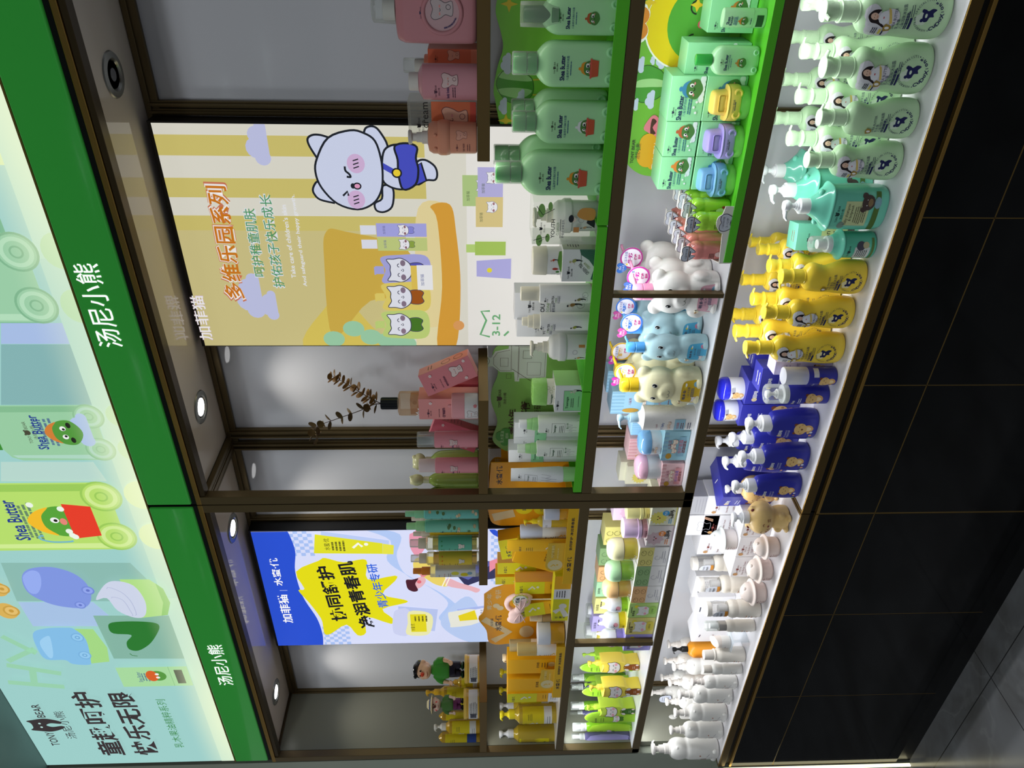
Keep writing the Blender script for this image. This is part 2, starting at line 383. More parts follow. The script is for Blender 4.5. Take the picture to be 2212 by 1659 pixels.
struct('wall_left', join(box(-2.615, -2.5405, .0, .284, 0, 2.93), box(-2.615, -2.5405, -.058, 0, 0, .672), box(-3.6, -2.617, .03, .284, 0, 2.93)), WALLG)
# lit edge strip down the left end of the counter
tag(obj('edge_light', bbox(-2.5465, -2.5408, -.068, -.0585, .002, .655, .001), E('#fff7c8', 3)), 'thin vertical strip light at the left end of the black counter base', 'strip light')

# ceiling spots over the aisle (their images hang in the glossy back panels)
def ceiling_spot(x, y, p, nm):
    r = root('ceiling_spotlight', nm, 'spotlight', (x, y, 2.929), group='ceiling spotlights over the aisle')
    obj('housing', lathe([(.05, -.012), (.062, -.012), (.062, 0), (.05, 0)], 20), M('#d8d8d6', .3), r); obj('lens', lathe([(.0003, -.006), (.048, -.006), (.048, -.004), (.0003, -.004)], 20), E('#ffffff', 9), r)
    l = bpy.data.lights.new('spot', 'AREA'); l.shape = 'DISK'; l.size = .34; l.energy = p; l.color = (.92, .96, 1); o = bpy.data.objects.new('spot', l); COL.objects.link(o); o.location = (x, y, 2.9); o.rotation_euler = (rad(-38) * -1 if y < -1 else 0, 0, 0)
    o.visible_glossy = False
for x, y, p, w in ((-1.2, -3.8, 11, 'far one over the middle of the aisle'), (-1.25, -2.8, 13, 'near one over the middle of the aisle'), (-3.5, -2.7, 9, 'one over the left of the aisle'), (.4, -2.4, 11, 'one over the right of the aisle'), (-2.4, -1.8, 11, 'one closest to the cabinets')):
    ceiling_spot(x, y, p, 'round white ceiling spotlight, the ' + w)

# ---------- the two display cabinets ----------
def cabinet(nm, xa, xb, label, mids, posts, div, endL=False):
    r = root('display_cabinet', label, 'display cabinet', ((xa + xb) / 2, .12, .937), group='bronze framed display cabinets'); cx = (xa + xb) / 2; O = Vector((-cx, -.12, -.937))
    def P(n, vf, m, **k): return obj(n, rot(vf, 0, O), m, r, **k)
    B = .0012
    for x0 in (xa, xb - .025): P('post', bbox(x0, x0 + .025, 0, .025, .938, 2.188, B), BRONZE)
    P('top_rail', bbox(xa, xb, -.0005, .0245, 2.1755, 2.188, B), GOLD_AND_LIT_BRONZE); P('inner_rail', join(bbox(xa + .025, xb - .025, .003, .03, 2.163, 2.175, B), bbox(xa + .025, xb - .025, .031, .04, 2.168, 2.175, B)), BRONZE_D)  # brighter gold paints light on the bronze top rail, darker bronze its shaded underside
    P('bottom_rail', bbox(xa, xb, 0, .026, .937, .962, B), BRONZE)
    P('lower_shelf', join(bbox(xa, xb, .026, .25, .939, .961, B), ), BRONZE); P('shelf_liner', bbox(xa + .0255, xb - .0255, .003, .247, .9613, .9638, .0006), M('#f2f3f6', .25))
    P('middle_shelf', bbox(xa + .025, xb - .025, .001, .25, 1.201, 1.226, B), BRONZE); P('shelf_liner', bbox(xa + .027, xb - .027, .004, .247, 1.2262, 1.2282, .0006), M('#e9e6df', .25))
    for a, b in mids:
        P('upper_shelf', bbox(a, b, .001, .23, 1.4625, 1.486, B), M('#7d663c', .4, .6))
    P('soffit', box(xa + .025, xb - .025, .03, .252, 2.1755, 2.186), SOFF)
    P('back_panel', box(xa, xb, .256, .266, .674, 2.186), GLOSSG)
    for a, b in posts:
        P('back_post', join(bbox(a, b, .244, .256, .676, 2.175, B), bbox(a + .004, b - .004, .238, .244, .676, 2.17, B)), BRONZE)
    P('back_rail', join(bbox(xa, xb, .246, .256, 2.148, 2.175, B), bbox(xa, xb, .24, .2465, 2.163, 2.175, B)), BRONZE); 
    for z in (.684, .949, 1.21): P('back_rail', bbox(xa, xb, .246, .2562, z, z + .022, B), BRONZE)
    for x0 in (xa + .001, xb - .024):
        if endL and x0 < xb - .1: P('side_panel', box(xa - .001, xa + .024, .026, .255, .674, 2.175), M('#7f8072', .25)); P('side_trim', bbox(xa + .0235, xa + .029, .028, .25, 2.166, 2.175, B), BRONZE_D); continue
        P('side_rail', join(bbox(x0, x0 + .023, .026, .245, 2.162, 2.1755, B), bbox(x0 + .008, x0 + .0085, .026, .245, 2.1612, 2.163, .0001)), BRONZE)
    for a, b in div: P('divider', bbox(a, b, .002, .02, .9637, 1.2012, B), BRONZE)
    P('lamp_strip', join(bbox(xa + .03, xb - .03, .028, .036, 1.1975, 1.2008, .0005), bbox(xa + .03, xb - .03, .03, .038, .9338, .937, .0005)), E('#eef3ff', 2.5))
    w = xb - xa - .08
    area('shelf_strip_light', (cx, .034, 1.196), w, .01, 2.1, (rad(14), 0, 0), (.93, .96, 1)); area('shelf_strip_light', (cx, .036, .932), w, .01, 2.3, (rad(8), 0, 0), (.95, .97, 1))
    area('shelf_strip_light', (cx, .03, 1.4595), w, .01, .5, (rad(14), 0, 0), (1, .97, .9))
    return r
cabinet('a', -1.344, .15, 'bronze framed display cabinet on the right, with pale green and yellow bottles', [(-.472, .1255), (-1.3188, -1.0282)], [(-.445, -.431), (-.461, -.447), (-1.314, -1.299), (-1.329, -1.315), (.1, .114)], [(-.762, -.7515)])
cabinet('b', -2.536, -1.3465, 'bronze framed display cabinet on the left, with yellow packs and a blue poster', [(-1.661, -1.3717), (-2.511, -2.2182)], [(-1.371, -1.357), (-1.356, -1.342), (-1.655, -1.641), (-1.64, -1.628), (-2.522, -2.505)], [(-1.946, -1.9285)], True)

# ---------- counters ----------
def counter(xa, xb, label, tiles):
    r = root('counter', label, 'counter', ((xa + xb) / 2, .1, 0), group='black tiled counters'); O = Vector((-(xa + xb) / 2, -.1, 0))
    def P(n, vf, m, **k): return obj(n, rot(vf, 0, O), m, r, **k)
    P('carcass', box(xa + .002, xb - .002, -.045, .284, 0, .65), BLACK)
    P('worktop', bbox(xa + .008, xb - .008, -.0535, .255, .652, .6735, .001), M('#e9e7ea', .22))
    P('front_trim', join(bbox(xa, xb, -.0555, -.0525, .651, .674, .0008)), M('#6e5832', .38, .75)); P('edge_bead', bbox(xa, xb, -.0562, -.0525, .6722, .6742, .0004), GOLD_AND_LIT_BRONZE)
    for e in (xa, xb - .008): P('end_trim', bbox(e, e + .008, -.0525, .25, .652, .6745, .0008), M('#7d663c', .4, .7))
    P('shadow_gap', box(xa + .001, xb - .001, -.047, -.044, .636, .652), BLACK)
    P('gold_lip', bbox(xa, xb, -.057, -.045, .6285, .6365, .0008), GOLD_AND_LIT_BRONZE)
    xs = sorted(set([xa] + [t for t in tiles if xa < t < xb] + [xb]))
    for a, b in zip(xs, xs[1:]):
        for z0, z1 in ((.05, .4825), (.4855, .6283)): P('tile', bbox(a + .0013, b - .0013, -.055, -.0452, z0, z1, .0004), BLACKT)
    P('inlay', join(*[box(t - .0012, t + .0012, -.0546, -.046, .05, .628) for t in xs], box(xa, xb, -.0546, -.046, .4826, .4854)), M('#8c7240', .35, .8))
    P('plinth', box(xa, xb, -.05, -.044, 0, .05), M('#08090a', .3))
T = [-2.136, -1.742, -.95, -.555, -.16]
counter(-1.3437, .15, 'black tiled counter under the right-hand cabinet', T); counter(-2.5365, -1.3463, 'black tiled counter under the left-hand cabinet', T)

# ---------- recessed downlights ----------
def downlight(x, on, nm):
    r = root('downlight', nm, 'downlight', (x, .135, 2.1753), group='recessed downlights above the shelves')
    obj('trim_ring', lathe([(.026, .0), (.03, -.0035), (.041, -.0025), (.043, 0)], 28), M('#a9a9a4', .25, .6), r, 'auto')
    obj('reflector', loft([(.008, .012, .012), (.004, .021, .021), (-.0012, .0265, .0265)], 24, False), M('#9c9c98', .15, .9), r, True)
    obj('lamp', lathe([(.0003, -.0006), (.012 if not on else .023, -.0006), (.012 if not on else .023, .001), (.0003, .001)], 24), E('#ffffff', 6) if on else M('#8f8f94', .1, .6), r)
    if on:
        l = bpy.data.lights.new('downlight_beam', 'SPOT'); l.energy = 3.2; l.spot_size = rad(95); l.spot_blend = .7; l.shadow_soft_size = .02; l.color = (1, .95, .86)
        o = bpy.data.objects.new('downlight_beam', l); COL.objects.link(o); o.location = (x, .135, 2.168)
for a in ((-.356, 0, 'unlit round downlight in the soffit at upper right'), (-1.14, 1, 'lit round downlight above the eucalyptus sprigs'), (-1.562, 1, 'lit round downlight above the right edge of the blue poster'), (-2.34, 1, 'lit round downlight above the green sweater figurine')): downlight(*a)

# ---------- green fascia signs ----------
def fascia(xa, xb, label, txt):
    r = root('fascia_sign', label, 'sign', ((xa + xb) / 2, -.004, 2.197), group='green fascia signs'); O = Vector((-(xa + xb) / 2, .004, -2.197))
    obj('backing', rot(box(xa, xb, .0, .05, 2.1885, 2.3085), 0, O), BLACK, r)
    obj('face', rot(bbox(xa + .003, xb - .003, -.006, .004, 2.1985, 2.3055, .004, 3), 0, O), M('#37a53e', .16, emit=.12, coat=.4), r, 'auto')
    a = Art(); a.tbox('汤尼小熊', *txt, M('#ffffff', .4, emit=.75), bold=.006)
    obj_ = a.build('lettering', lambda u, v, o: (u + O.x, -.0068 - o + O.y, v + O.z), r); return r
fascia(-1.342, .15, 'green fascia sign with white characters over the right-hand cabinet', (-0.8762,2.2393,-0.6804,2.2915))
fascia(-2.5215, -1.3462, 'green fascia sign with white characters over the left-hand cabinet', (-2.0861,2.2306,-1.8901,2.2756))


# ================= BACK-LIT PICTURES =================
def sm(pts, k=6): return crv(pts, k)
# --- big lightbox over the signs ---
r = root('lightbox', 'wide backlit advertising lightbox with green toy car bottles above the green signs', 'lightbox', (-1.2, .02, 2.31))
O = Vector((1.2, -.02, -2.31))
obj('case', rot(box(-2.5255, .15, .003, .1, 2.3095, 2.929), 0, O), M('#3a3a36', .4), r)
obj('edge_bead', rot(bbox(-2.5255, .15, -.003, .003, 2.3068, 2.3105, .0006), 0, O), GOLD_AND_LIT_BRONZE, r)
a = Art(); w = '#ffffff'
X0, X1, ZB, ZT = -2.524, .14, 2.3105, 2.929; a.clip = (X0, X1, ZB, ZT)
def para(c, *p): a.poly(p, LB(c))
a.rect(X0, ZB, X1, ZT, LB('#9fd0cb'))
a.poly([(-0.8729,2.4977), (-0.822,2.4798), (-0.822,2.3151), (-0.8733,2.3062)], LB('#a9bfe6'))
a.poly([(-1.0334,2.5543), (-0.8741,2.4981), (-0.8744,2.3402), (-1.0348,2.3423)], LB('#86b4b4'))
a.rect((-0.822,2.4798)[0], 2.40, (-0.4864,2.3615)[0], ZT, LB('#79b893')); a.rect((-0.4864,2.3615)[0], ZB, X1, ZT, LB('#dff0b0'))
a.poly([(-1.2609,2.6346), (-1.1999,2.613), (-1.2022,2.4004), (-1.2641,2.3853)], LB('#b9d9cf')); 
a.poly([(-1.5441,2.7344), (-1.5509,2.405), (-1.7065,2.3393), (-1.6964,2.7452)], LB('#8dbcb2')); a.poly([(-1.7003,2.7429), (-1.7053,2.5445), (-1.81,2.4953), (-1.8032,2.7374)], LB('#a9c4e6'))
a.poly([(-1.7618,2.5607), (-1.7673,2.3534), (-1.9639,2.3413), (-1.957,2.557)], LB('#86b5a4'))
a.poly([(-0.6739,2.3117), (-0.6542,2.3588), (-0.4835,2.3232), (-0.4833,2.2983)], LB('#bfe6cf'))
# reflecting table edge
tb = (-0.8043,2.3549)[1]; a.rect(X0, ZB, X1, tb - .0, LB('#bfe3d2')); a.L -= 1; a.rect((-1.6934,2.7871)[0], ZB, (-0.6743,2.4277)[0], tb, LB('#b6ddcf'))
def bigbottle(x0, x1, zb, zt, c, cd, cl, pic=None):
    wd = x1 - x0; cx = (x0 + x1) / 2
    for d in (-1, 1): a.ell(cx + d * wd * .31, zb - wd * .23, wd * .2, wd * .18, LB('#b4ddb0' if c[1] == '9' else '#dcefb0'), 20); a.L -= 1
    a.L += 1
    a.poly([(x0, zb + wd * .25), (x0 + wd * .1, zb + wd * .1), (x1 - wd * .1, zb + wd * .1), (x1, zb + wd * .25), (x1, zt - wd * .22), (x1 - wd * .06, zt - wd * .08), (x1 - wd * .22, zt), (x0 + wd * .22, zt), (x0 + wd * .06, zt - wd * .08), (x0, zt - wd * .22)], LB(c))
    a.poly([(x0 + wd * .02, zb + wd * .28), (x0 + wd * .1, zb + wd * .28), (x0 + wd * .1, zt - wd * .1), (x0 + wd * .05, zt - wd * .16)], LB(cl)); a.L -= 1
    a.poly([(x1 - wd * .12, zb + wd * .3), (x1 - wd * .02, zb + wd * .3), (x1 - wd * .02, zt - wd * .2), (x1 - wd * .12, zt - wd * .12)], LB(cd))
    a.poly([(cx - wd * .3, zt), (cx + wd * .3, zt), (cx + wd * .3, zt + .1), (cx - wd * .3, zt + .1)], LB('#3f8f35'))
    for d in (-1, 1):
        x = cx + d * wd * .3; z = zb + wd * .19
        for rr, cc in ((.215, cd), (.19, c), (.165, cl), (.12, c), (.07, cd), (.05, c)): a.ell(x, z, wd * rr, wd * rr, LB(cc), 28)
    if pic: pic(cx, wd)
def pic2(cx, wd):
    z = ((-1.0835,2.4334))[1]
    a.text('Shea Butter', ((-1.1102,2.4942))[0], (-1.1148,2.4981)[1], wd * .15, LB('#2a3f90'), w=wd * .62, bold=.02)
    logo(a, (-1.11,2.5221)[0], (-1.11,2.5203)[1], wd * .4, LB('#4a4a3a')); a.lines((-1.108,2.4812)[0], (-1.108,2.4837)[1], wd * .55, 3, .011, .006, LB('#5a7a94'))
    x, z = (-1.1107,2.4365); s = wd * .42; cloud(a, x + s * .1, z - s * .62, s * .9, LB('#aec4ea'))
    a.blobp([(x, z + s * .5), (x + s * .45, z + s * .2), (x + s * .5, z - s * .3), (x, z - s * .6), (x - s * .5, z - s * .3), (x - s * .45, z + s * .2)], LB('#54983f'))
    a.blobp([(x - s * .46, z + s * .18), (x - s * .3, z + s * .5), (x, z + s * .66), (x + s * .3, z + s * .5), (x + s * .46, z + s * .18), (x + s * .2, z + s * .36), (x - s * .2, z + s * .36)], LB('#d2803a'))
    for d in (-1, 1): a.ell(x + d * s * .18, z + s * .02, s * .1, s * .1, LB('#f2f4f2')); a.ell(x + d * s * .15, z, s * .05, s * .05, LB('#20241c')); a.ell(x + d * s * .32, z - s * .2, s * .12, s * .08, LB('#22261e'))
def pic3(cx, wd):
    a.text('Shea Butter', (-1.3869,2.6487)[0], (-1.3897,2.6421)[1], wd * .16, LB('#2a3f90'), w=wd * .6, bold=.02); a.lines((-1.3902,2.6119)[0], (-1.3901,2.6176)[1], wd * .6, 3, .012, .007, LB('#6a8a6a'))
    x, z = (-1.3914,2.54); s = wd * .42
    a.blobp([(x, z + s * .5), (x + s * .45, z + s * .2), (x + s * .5, z - s * .3), (x, z - s * .5), (x - s * .5, z - s * .3), (x - s * .45, z + s * .2)], LB('#5aa53c'))
    a.blobp([(x - s * .5, z + s * .1), (x - s * .34, z + s * .5), (x, z + s * .74), (x + s * .34, z + s * .5), (x + s * .5, z + s * .1), (x + s * .2, z + s * .34), (x - s * .2, z + s * .34)], LB('#f5bd2e'))
    a.ell(x + s * .05, z + s * .05, s * .1, s * .11, LB('#f2f4f2')); a.ell(x + s * .04, z + s * .03, s * .05, s * .05, LB('#20241c')); a.ell(x, z - s * .16, s * .12, s * .09, LB('#e8877a'))
    a.poly([(x - s * .62, z - s * .28), (x + s * .62, z - s * .28), (x + s * .52, z - s * .98), (x - s * .52, z - s * .98)], LB('#e8402c')); a.line(sm([(x - s * .7, z - s * .2), (x - s * .74, z + s * .3), (x - s * .62, z + s * .62), (x - s * .5, z + s * .5)], 4)[:13], s * .06, LB('#7ab9c8'))
    for q in ((-.5, -.24), (-.35, -.2), (.45, -.22), (.6, .5), (-.55, -.3)): a.ell(x + q[0] * s, z + q[1] * s, s * .09, s * .09, LB('#eef6ea'))
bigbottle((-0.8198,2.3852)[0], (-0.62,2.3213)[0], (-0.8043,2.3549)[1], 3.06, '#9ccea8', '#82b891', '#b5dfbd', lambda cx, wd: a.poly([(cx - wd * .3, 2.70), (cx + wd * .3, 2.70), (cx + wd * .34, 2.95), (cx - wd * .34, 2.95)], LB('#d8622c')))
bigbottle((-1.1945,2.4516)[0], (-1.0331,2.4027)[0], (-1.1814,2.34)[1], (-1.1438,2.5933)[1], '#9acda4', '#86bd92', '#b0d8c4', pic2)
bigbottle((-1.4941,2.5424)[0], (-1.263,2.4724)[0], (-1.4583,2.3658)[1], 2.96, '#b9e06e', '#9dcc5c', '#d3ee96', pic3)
# green cap lying at the frame edge, heart, jars, stick
hp = [(-1.8048,2.3873), (-1.7874,2.4003), (-1.7804,2.4565), (-1.7843,2.5132), (-1.8044,2.5281), (-1.8322,2.5219), (-1.8406,2.4742), (-1.8718,2.4954), (-1.9041,2.4972), (-1.9121,2.4727), (-1.8843,2.4349), (-1.8426,2.405)]
a.poly(sm(hp, 4), LB('#2f7a33'))
for q in range(3): a.line([(-1.9244,2.5003), (-1.9333,2.4959), (-1.9374,2.4814)], .0025, LB('#2f7a33')) if q == 0 else None
def jarcar(p, c, cd, cl): 
    a.poly(sm(p, 4), LB(c))
a.poly([(-1.8086,2.6228), (-1.8114,2.5722), (-1.895,2.5565), (-1.9606,2.5679), (-1.9696,2.6353), (-1.8779,2.6479)], LB('#a6da86'))
jarcar([(-1.8259,2.7418), (-1.805,2.703), (-1.8024,2.6466), (-1.81,2.6232), (-1.8579,2.605), (-1.9516,2.6189), (-1.9736,2.6297), (-1.9683,2.6751), (-1.9492,2.6915), (-1.9439,2.743), (-1.8963,2.7519)], '#86bfe8', '', '')
a.poly(sm([(-1.8577,2.732), (-1.8374,2.7048), (-1.8551,2.7017), (-1.9263,2.7176), (-1.9369,2.732), (-1.8895,2.7388)], 4), LB('#9fd0f2'))
for p, rr in (((-1.8467,2.6256), .019), ((-1.9277,2.6284), .019)):
    for k, c in ((1, '#7ab2de'), (.8, '#95cbf0'), (.4, '#74abd8'), (.2, '#9bd0f2')): a.ell(p[0], p[1], rr * k, rr * k * .95, LB(c))
jarcar([(-1.593,2.6934), (-1.5604,2.6645), (-1.5538,2.6065), (-1.5777,2.5578), (-1.6212,2.5341), (-1.678,2.5382), (-1.7174,2.5683), (-1.7113,2.6271), (-1.6876,2.6695), (-1.6487,2.6979)], '#8298e2', '', '')
a.poly(sm([(-1.5931,2.6914), (-1.5664,2.6625), (-1.5759,2.6436), (-1.6185,2.6513), (-1.6556,2.6735), (-1.6488,2.6938)], 4), LB('#98aef2'))
for p, rr in (((-1.6474,2.5385), .017), ((-1.7061,2.5755), .015)):
    for k, c in ((1, '#768cd8'), (.75, '#94a8ee'), (.3, '#6678c8')): a.ell(p[0], p[1], rr * k, rr * k, LB(c))
a.poly([(-1.6047,2.4439), (-1.6064,2.3667), (-1.6445,2.3388), (-1.7024,2.3334), (-1.7535,2.3516), (-1.7648,2.4312), (-1.6806,2.4308)], LB('#b2e088'))
a.poly([(-1.6222,2.3541), (-1.6445,2.3388), (-1.7024,2.3334), (-1.7535,2.3516), (-1.7557,2.3692), (-1.7019,2.3523)], LB('#86c860'))
a.poly(sm([(-1.6846,2.5276), (-1.6284,2.4912), (-1.6105,2.4577), (-1.6302,2.4137), (-1.6943,2.3987), (-1.7532,2.4133), (-1.7625,2.4434), (-1.7315,2.4819), (-1.679,2.4969)], 4), LB('#cfd6ea'))
for k in range(3): a.line(sm([(-1.6411,2.4865), (-1.6545,2.453), (-1.6998,2.4357), (-1.7525,2.4408)], 4)[:13], .002, LB('#b4bcd8')); 
a.line(sm([(-1.6793,2.4846), (-1.6864,2.4573), (-1.7323,2.4483), (-1.7523,2.4493)], 4)[:13], .002, LB('#b4bcd8'))
for p, rr in (((-1.6347,2.7582), .02), ((-1.7242,2.7646), .022)):
    a.ell(p[0], p[1] + .012, rr * 1.5, rr * 1.3, LB('#dcb35a'))
    for k, c in ((1, '#caa048'), (.75, '#e6c070'), (.3, '#c89a40')): a.ell(p[0], p[1], rr * k, rr * k, LB(c))
sx0, sx1, sz0, sz1 = (-2.0811,2.3718)[0], (-1.9864,2.3511)[0], (-2.0818,2.351)[1], (-2.0292,2.5571)[1]
a.rect(sx0, sz0, sx1, sz1, LB('#a9dba0')); a.line([(sx0, sz0 + .055), (sx1, sz0 + .055)], .002, LB('#8cc288')); a.rect(sx0 + .012, sz0 + .018, sx1 - .016, sz0 + .042, LB('#3c4438'))
mx = (sx0 + sx1) / 2; a.text('Shea Butter', mx, (-2.0235,2.4996)[1], .012, LB('#2a3f90'), w=.05); a.lines(mx, (-2.0238,2.4896)[1], .045, 3, .008, .004, LB('#5a7a94'))
x, z = (-2.0292,2.4452); a.ell(x, z, .024, .026, LB('#5a9a44')); a.ell(x, z + .016, .026, .018, LB('#d8622c')); a.ell(x - .008, z, .005, .006, LB('#f2f2ee')); a.ell(x + .008, z, .005, .006, LB('#f2f2ee'))
# brush letters and slogans
for p in (((-2.0725,2.8798), (-1.9557,2.8354)),): pass
hb = LB('#9ad2ae')
a.line([(-2.045,2.8839), (-2.0739,2.7297)], .02, hb); a.line([(-1.9623,2.8598), (-2.0084,2.7187)], .02, hb); a.line([(-2.0631,2.813), (-1.9832,2.7935)], .02, hb)
a.line([(-1.9442,2.8491), (-1.889,2.756), (-1.9105,2.7587), (-1.8304,2.8268)], .018, hb)
dk = LB('#3b3436')
a.tbox('TONY', -2.3881,2.8376,-2.31,2.8638, dk, .01); a.tbox('BEAR', -2.2295,2.8333,-2.1594,2.8585, dk, .01)
x, z = (-2.2718,2.8492); a.blobp([(x - .03, z + .03), (x - .024, z + .05), (x - .012, z + .04), (x + .012, z + .04), (x + .024, z + .05), (x + .03, z + .03), (x + .036, z - .01), (x + .02, z - .05), (x + .006, z - .05), (x + .01, z - .02), (x, z - .004), (x - .01, z - .02), (x - .006, z - .05), (x - .02, z - .05), (x - .036, z - .01)], dk)
for d in (-1, 1): a.ell(x + d * .01, z + .014, .004, None, LB('#bfe4de'))
a.tbox('汤尼小熊', -2.3501,2.7726,-2.1983,2.804, dk); a.tbox('童趣呵护', -2.4527,2.6448,-2.1001,2.7267, dk, .022); a.tbox('快乐无限', -2.4556,2.5396,-2.102,2.617, dk, .022)
a.tbox('乳木果油精粹系列', -2.4165,2.451,-2.1465,2.4799, LB('#3f8a48'))
a.build('printed_panel', lambda u, v, o: (u + O.x, .0025 - o + O.y, v + O.z), r, step=.00008)

# --- yellow poster (right) and blue poster (left) inside the cabinets ---
def poster(xa, xb, zb, label):
    r = root('poster_lightbox', label, 'backlit poster', ((xa + xb) / 2, .22, zb), group='backlit posters in the cabinets'); O = Vector((-(xa + xb) / 2, -.22, -zb))
    obj('case', rot(bbox(xa, xb, .2, .2375, zb, 2.1625, .001), 0, O), M('#060607', .4), r); return r, O
PA, OA = poster(-1.0035, -.4595, 1.2282, 'backlit yellow striped poster with a dancing white kitten'); a = Art()
x0, x1, z0, z1 = -1.0, -.4635, 1.2285, 2.154; a.clip = (x0, x1, z0, z1)
def pe(c): return E(c, .86)
a.rect(x0, z0, x1, z1, pe('#e3e0d2'))
for p, q in (((-0.4868,1.9951)[0], (-0.5304,2.0032)[0]), ((-0.5785,2.0122)[0], (-0.6218,2.0202)[0]), ((-0.6633,2.028)[0], (-0.6982,2.0344)[0])): a.rect(q, (-0.5905,1.598)[1], p, z1, pe('#d3c573'))
a.rect(x0, z0 + .42, (-0.6982,2.0344)[0], z1, pe('#d2c68a')); 
a.poly(sm([(-1.0022,1.9168), (-0.8981,1.8536), (-0.8631,1.8061), (-0.9652,1.7269), (-1.0082,1.6387), (-1.06,1.8035)], 5), pe('#ddc75e'))
a.poly(sm([(-0.9757,1.8403), (-0.7674,1.8382), (-0.6993,1.825), (-0.6991,1.7838), (-0.7436,1.6467), (-0.8629,1.6315), (-0.8755,1.7418)], 5), pe('#d2b04c'))
a.poly([(-1.0028,1.6384), (-0.8629,1.6337), (-0.6381,1.6153), (-0.6376,1.5541), (-0.7663,1.5363), (-1.003,1.541)], pe('#e9dfb0'))
a.poly(sm([(-0.9391,1.6297), (-0.814,1.6313), (-0.6434,1.6176), (-0.6355,1.554), (-0.6977,1.5349), (-0.8138,1.5318), (-0.9262,1.5451)], 5), pe('#ead9a0'))
a.poly(sm([(-1.0029,1.5869), (-0.8382,1.5704), (-0.6758,1.5758), (-0.6379,1.5898), (-0.6344,1.5469), (-0.6977,1.5349), (-0.8381,1.5268), (-1.003,1.541)], 5), pe('#dda23e'))
a.rect(x0, z0, x1, (-0.8137,1.5101)[1], pe('#efece6')); a.L -= 1
for p in ((-0.8627,1.5162), (-0.7663,1.5309)): pass
a.ell(*(-0.9431,1.533), .0135, None, pe('#e0a060'))
for q, s in (((-0.8634,2.0169), .075), ((-0.5035,1.9411), .06), ((-0.8882,1.9777), .05)): cloud(a, q[0], q[1], s, pe('#c4c8ea'))
for i, q in enumerate(((-0.981,1.8386), (-0.9521,1.7885), (-0.9758,1.748), (-0.9852,1.708), (-0.9946,1.6643))): a.ell(q[0], q[1], .022, .026, pe('#9fd0aa'), 18)
rx0, rz0, rx1, rz1 = -0.9846,2.13,-0.8599,2.1622
a.text('加菲猫', (rx0 + rx1) / 2, (rz0 + rz1) / 2, rz1 - rz0, pe('#d8c0c8'), w=rx1 - rx0, bold=.02); a.text('加菲猫', (rx0 + rx1) / 2, (rz0 + rz1) / 2, (rz1 - rz0) * .94, pe('#fbf8fa'), w=(rx1 - rx0) * .97, bold=.008)
# headline climbs to the right
p0, p1 = (-0.8733,2.0563), (-0.591,2.0488); ang = math.atan2(p1[1] - p0[1], p1[0] - p0[0]); tw = math.hypot(p1[0] - p0[0], p1[1] - p0[1]); mx, mz = (p0[0] + p1[0]) / 2, (p0[1] + p1[1]) / 2
a.text('多维乐园系列', mx, mz, .052, pe('#cf7a5a'), w=tw * 1.03, bold=.055, rz=ang); a.text('多维乐园系列', mx, mz, .049, pe('#f6f2ee'), w=tw, bold=.045, rz=ang); a.text('多维乐园系列', mx, mz, .045, pe('#d27a20'), w=tw * .97, bold=.018, rz=ang)
for t, p0, p1, h in (('呵护稚童肌肤', (-0.8114,1.99), (-0.6459,1.9877), .026), ('护佑孩子快乐成长', (-0.8389,1.9496), (-0.614,1.9475), .026)):
    ang = math.atan2(p1[1] - p0[1], p1[0] - p0[0]); tw = math.hypot(p1[0] - p0[0], p1[1] - p0[1]); mx, mz = (p0[0] + p1[0]) / 2, (p0[1] + p1[1]) / 2
    a.text(t, mx, mz, h * 1.12, pe('#e4e8f0'), w=tw * 1.03, bold=.05, rz=ang); a.text(t, mx, mz, h, pe('#4f9a66'), w=tw, bold=.006, rz=ang)
for t, p0, p1 in (("Take care of children's skin", (-0.8148,1.913), (-0.6369,1.9111)), ('And safeguard their happy growth.', (-0.8364,1.8882), (-0.6135,1.8868))):
    ang = math.atan2(p1[1] - p0[1], p1[0] - p0[0]); tw = math.hypot(p1[0] - p0[0], p1[1] - p0[1])
    a.text(t, (p0[0] + p1[0]) / 2, (p0[1] + p1[1]) / 2, .011, pe('#eceef6'), w=tw, bold=.012, rz=ang)
# dancing kitten, a generic one
ln, wh = pe('#22262e'), pe('#d3daf2'); bl = pe('#4a52c4')
def stk(pts, wdt=.0045, cl=True): a.line(pts, wdt, ln, cl)
arm = sm([(-0.5482,1.6929), (-0.4984,1.7038), (-0.492,1.7179), (-0.4791,1.7216), (-0.4678,1.7158), (-0.4654,1.7011), (-0.4755,1.689), (-0.5047,1.6749), (-0.528,1.6831)], 4); a.poly(arm, wh); stk(arm)
arm = sm([(-0.593,1.6913), (-0.6213,1.6951), (-0.6321,1.7113), (-0.6484,1.7091), (-0.6519,1.6922), (-0.6391,1.6742), (-0.6069,1.6686), (-0.5929,1.6744)], 4); a.poly(arm, wh); stk(arm)
leg = sm([(-0.5612,1.6188), (-0.5391,1.6143), (-0.5345,1.5975), (-0.5472,1.5781), (-0.5643,1.5726), (-0.5781,1.5775), (-0.579,1.5961), (-0.5889,1.6168)], 4); a.poly(leg, wh); stk(leg)
leg = [(-0.5544,1.6251), (-0.5407,1.6061), (-0.58,1.5961), (-0.5907,1.6202)]; a.poly(leg, bl); stk(leg)
bd = sm([(-0.5448,1.6893), (-0.5146,1.6821), (-0.5029,1.6617), (-0.5043,1.6356), (-0.5074,1.6144), (-0.5307,1.6172), (-0.5577,1.6126), (-0.5889,1.6202), (-0.5997,1.6478), (-0.5946,1.6745), (-0.5791,1.6902)], 4); a.poly(bd, wh); stk(bd)
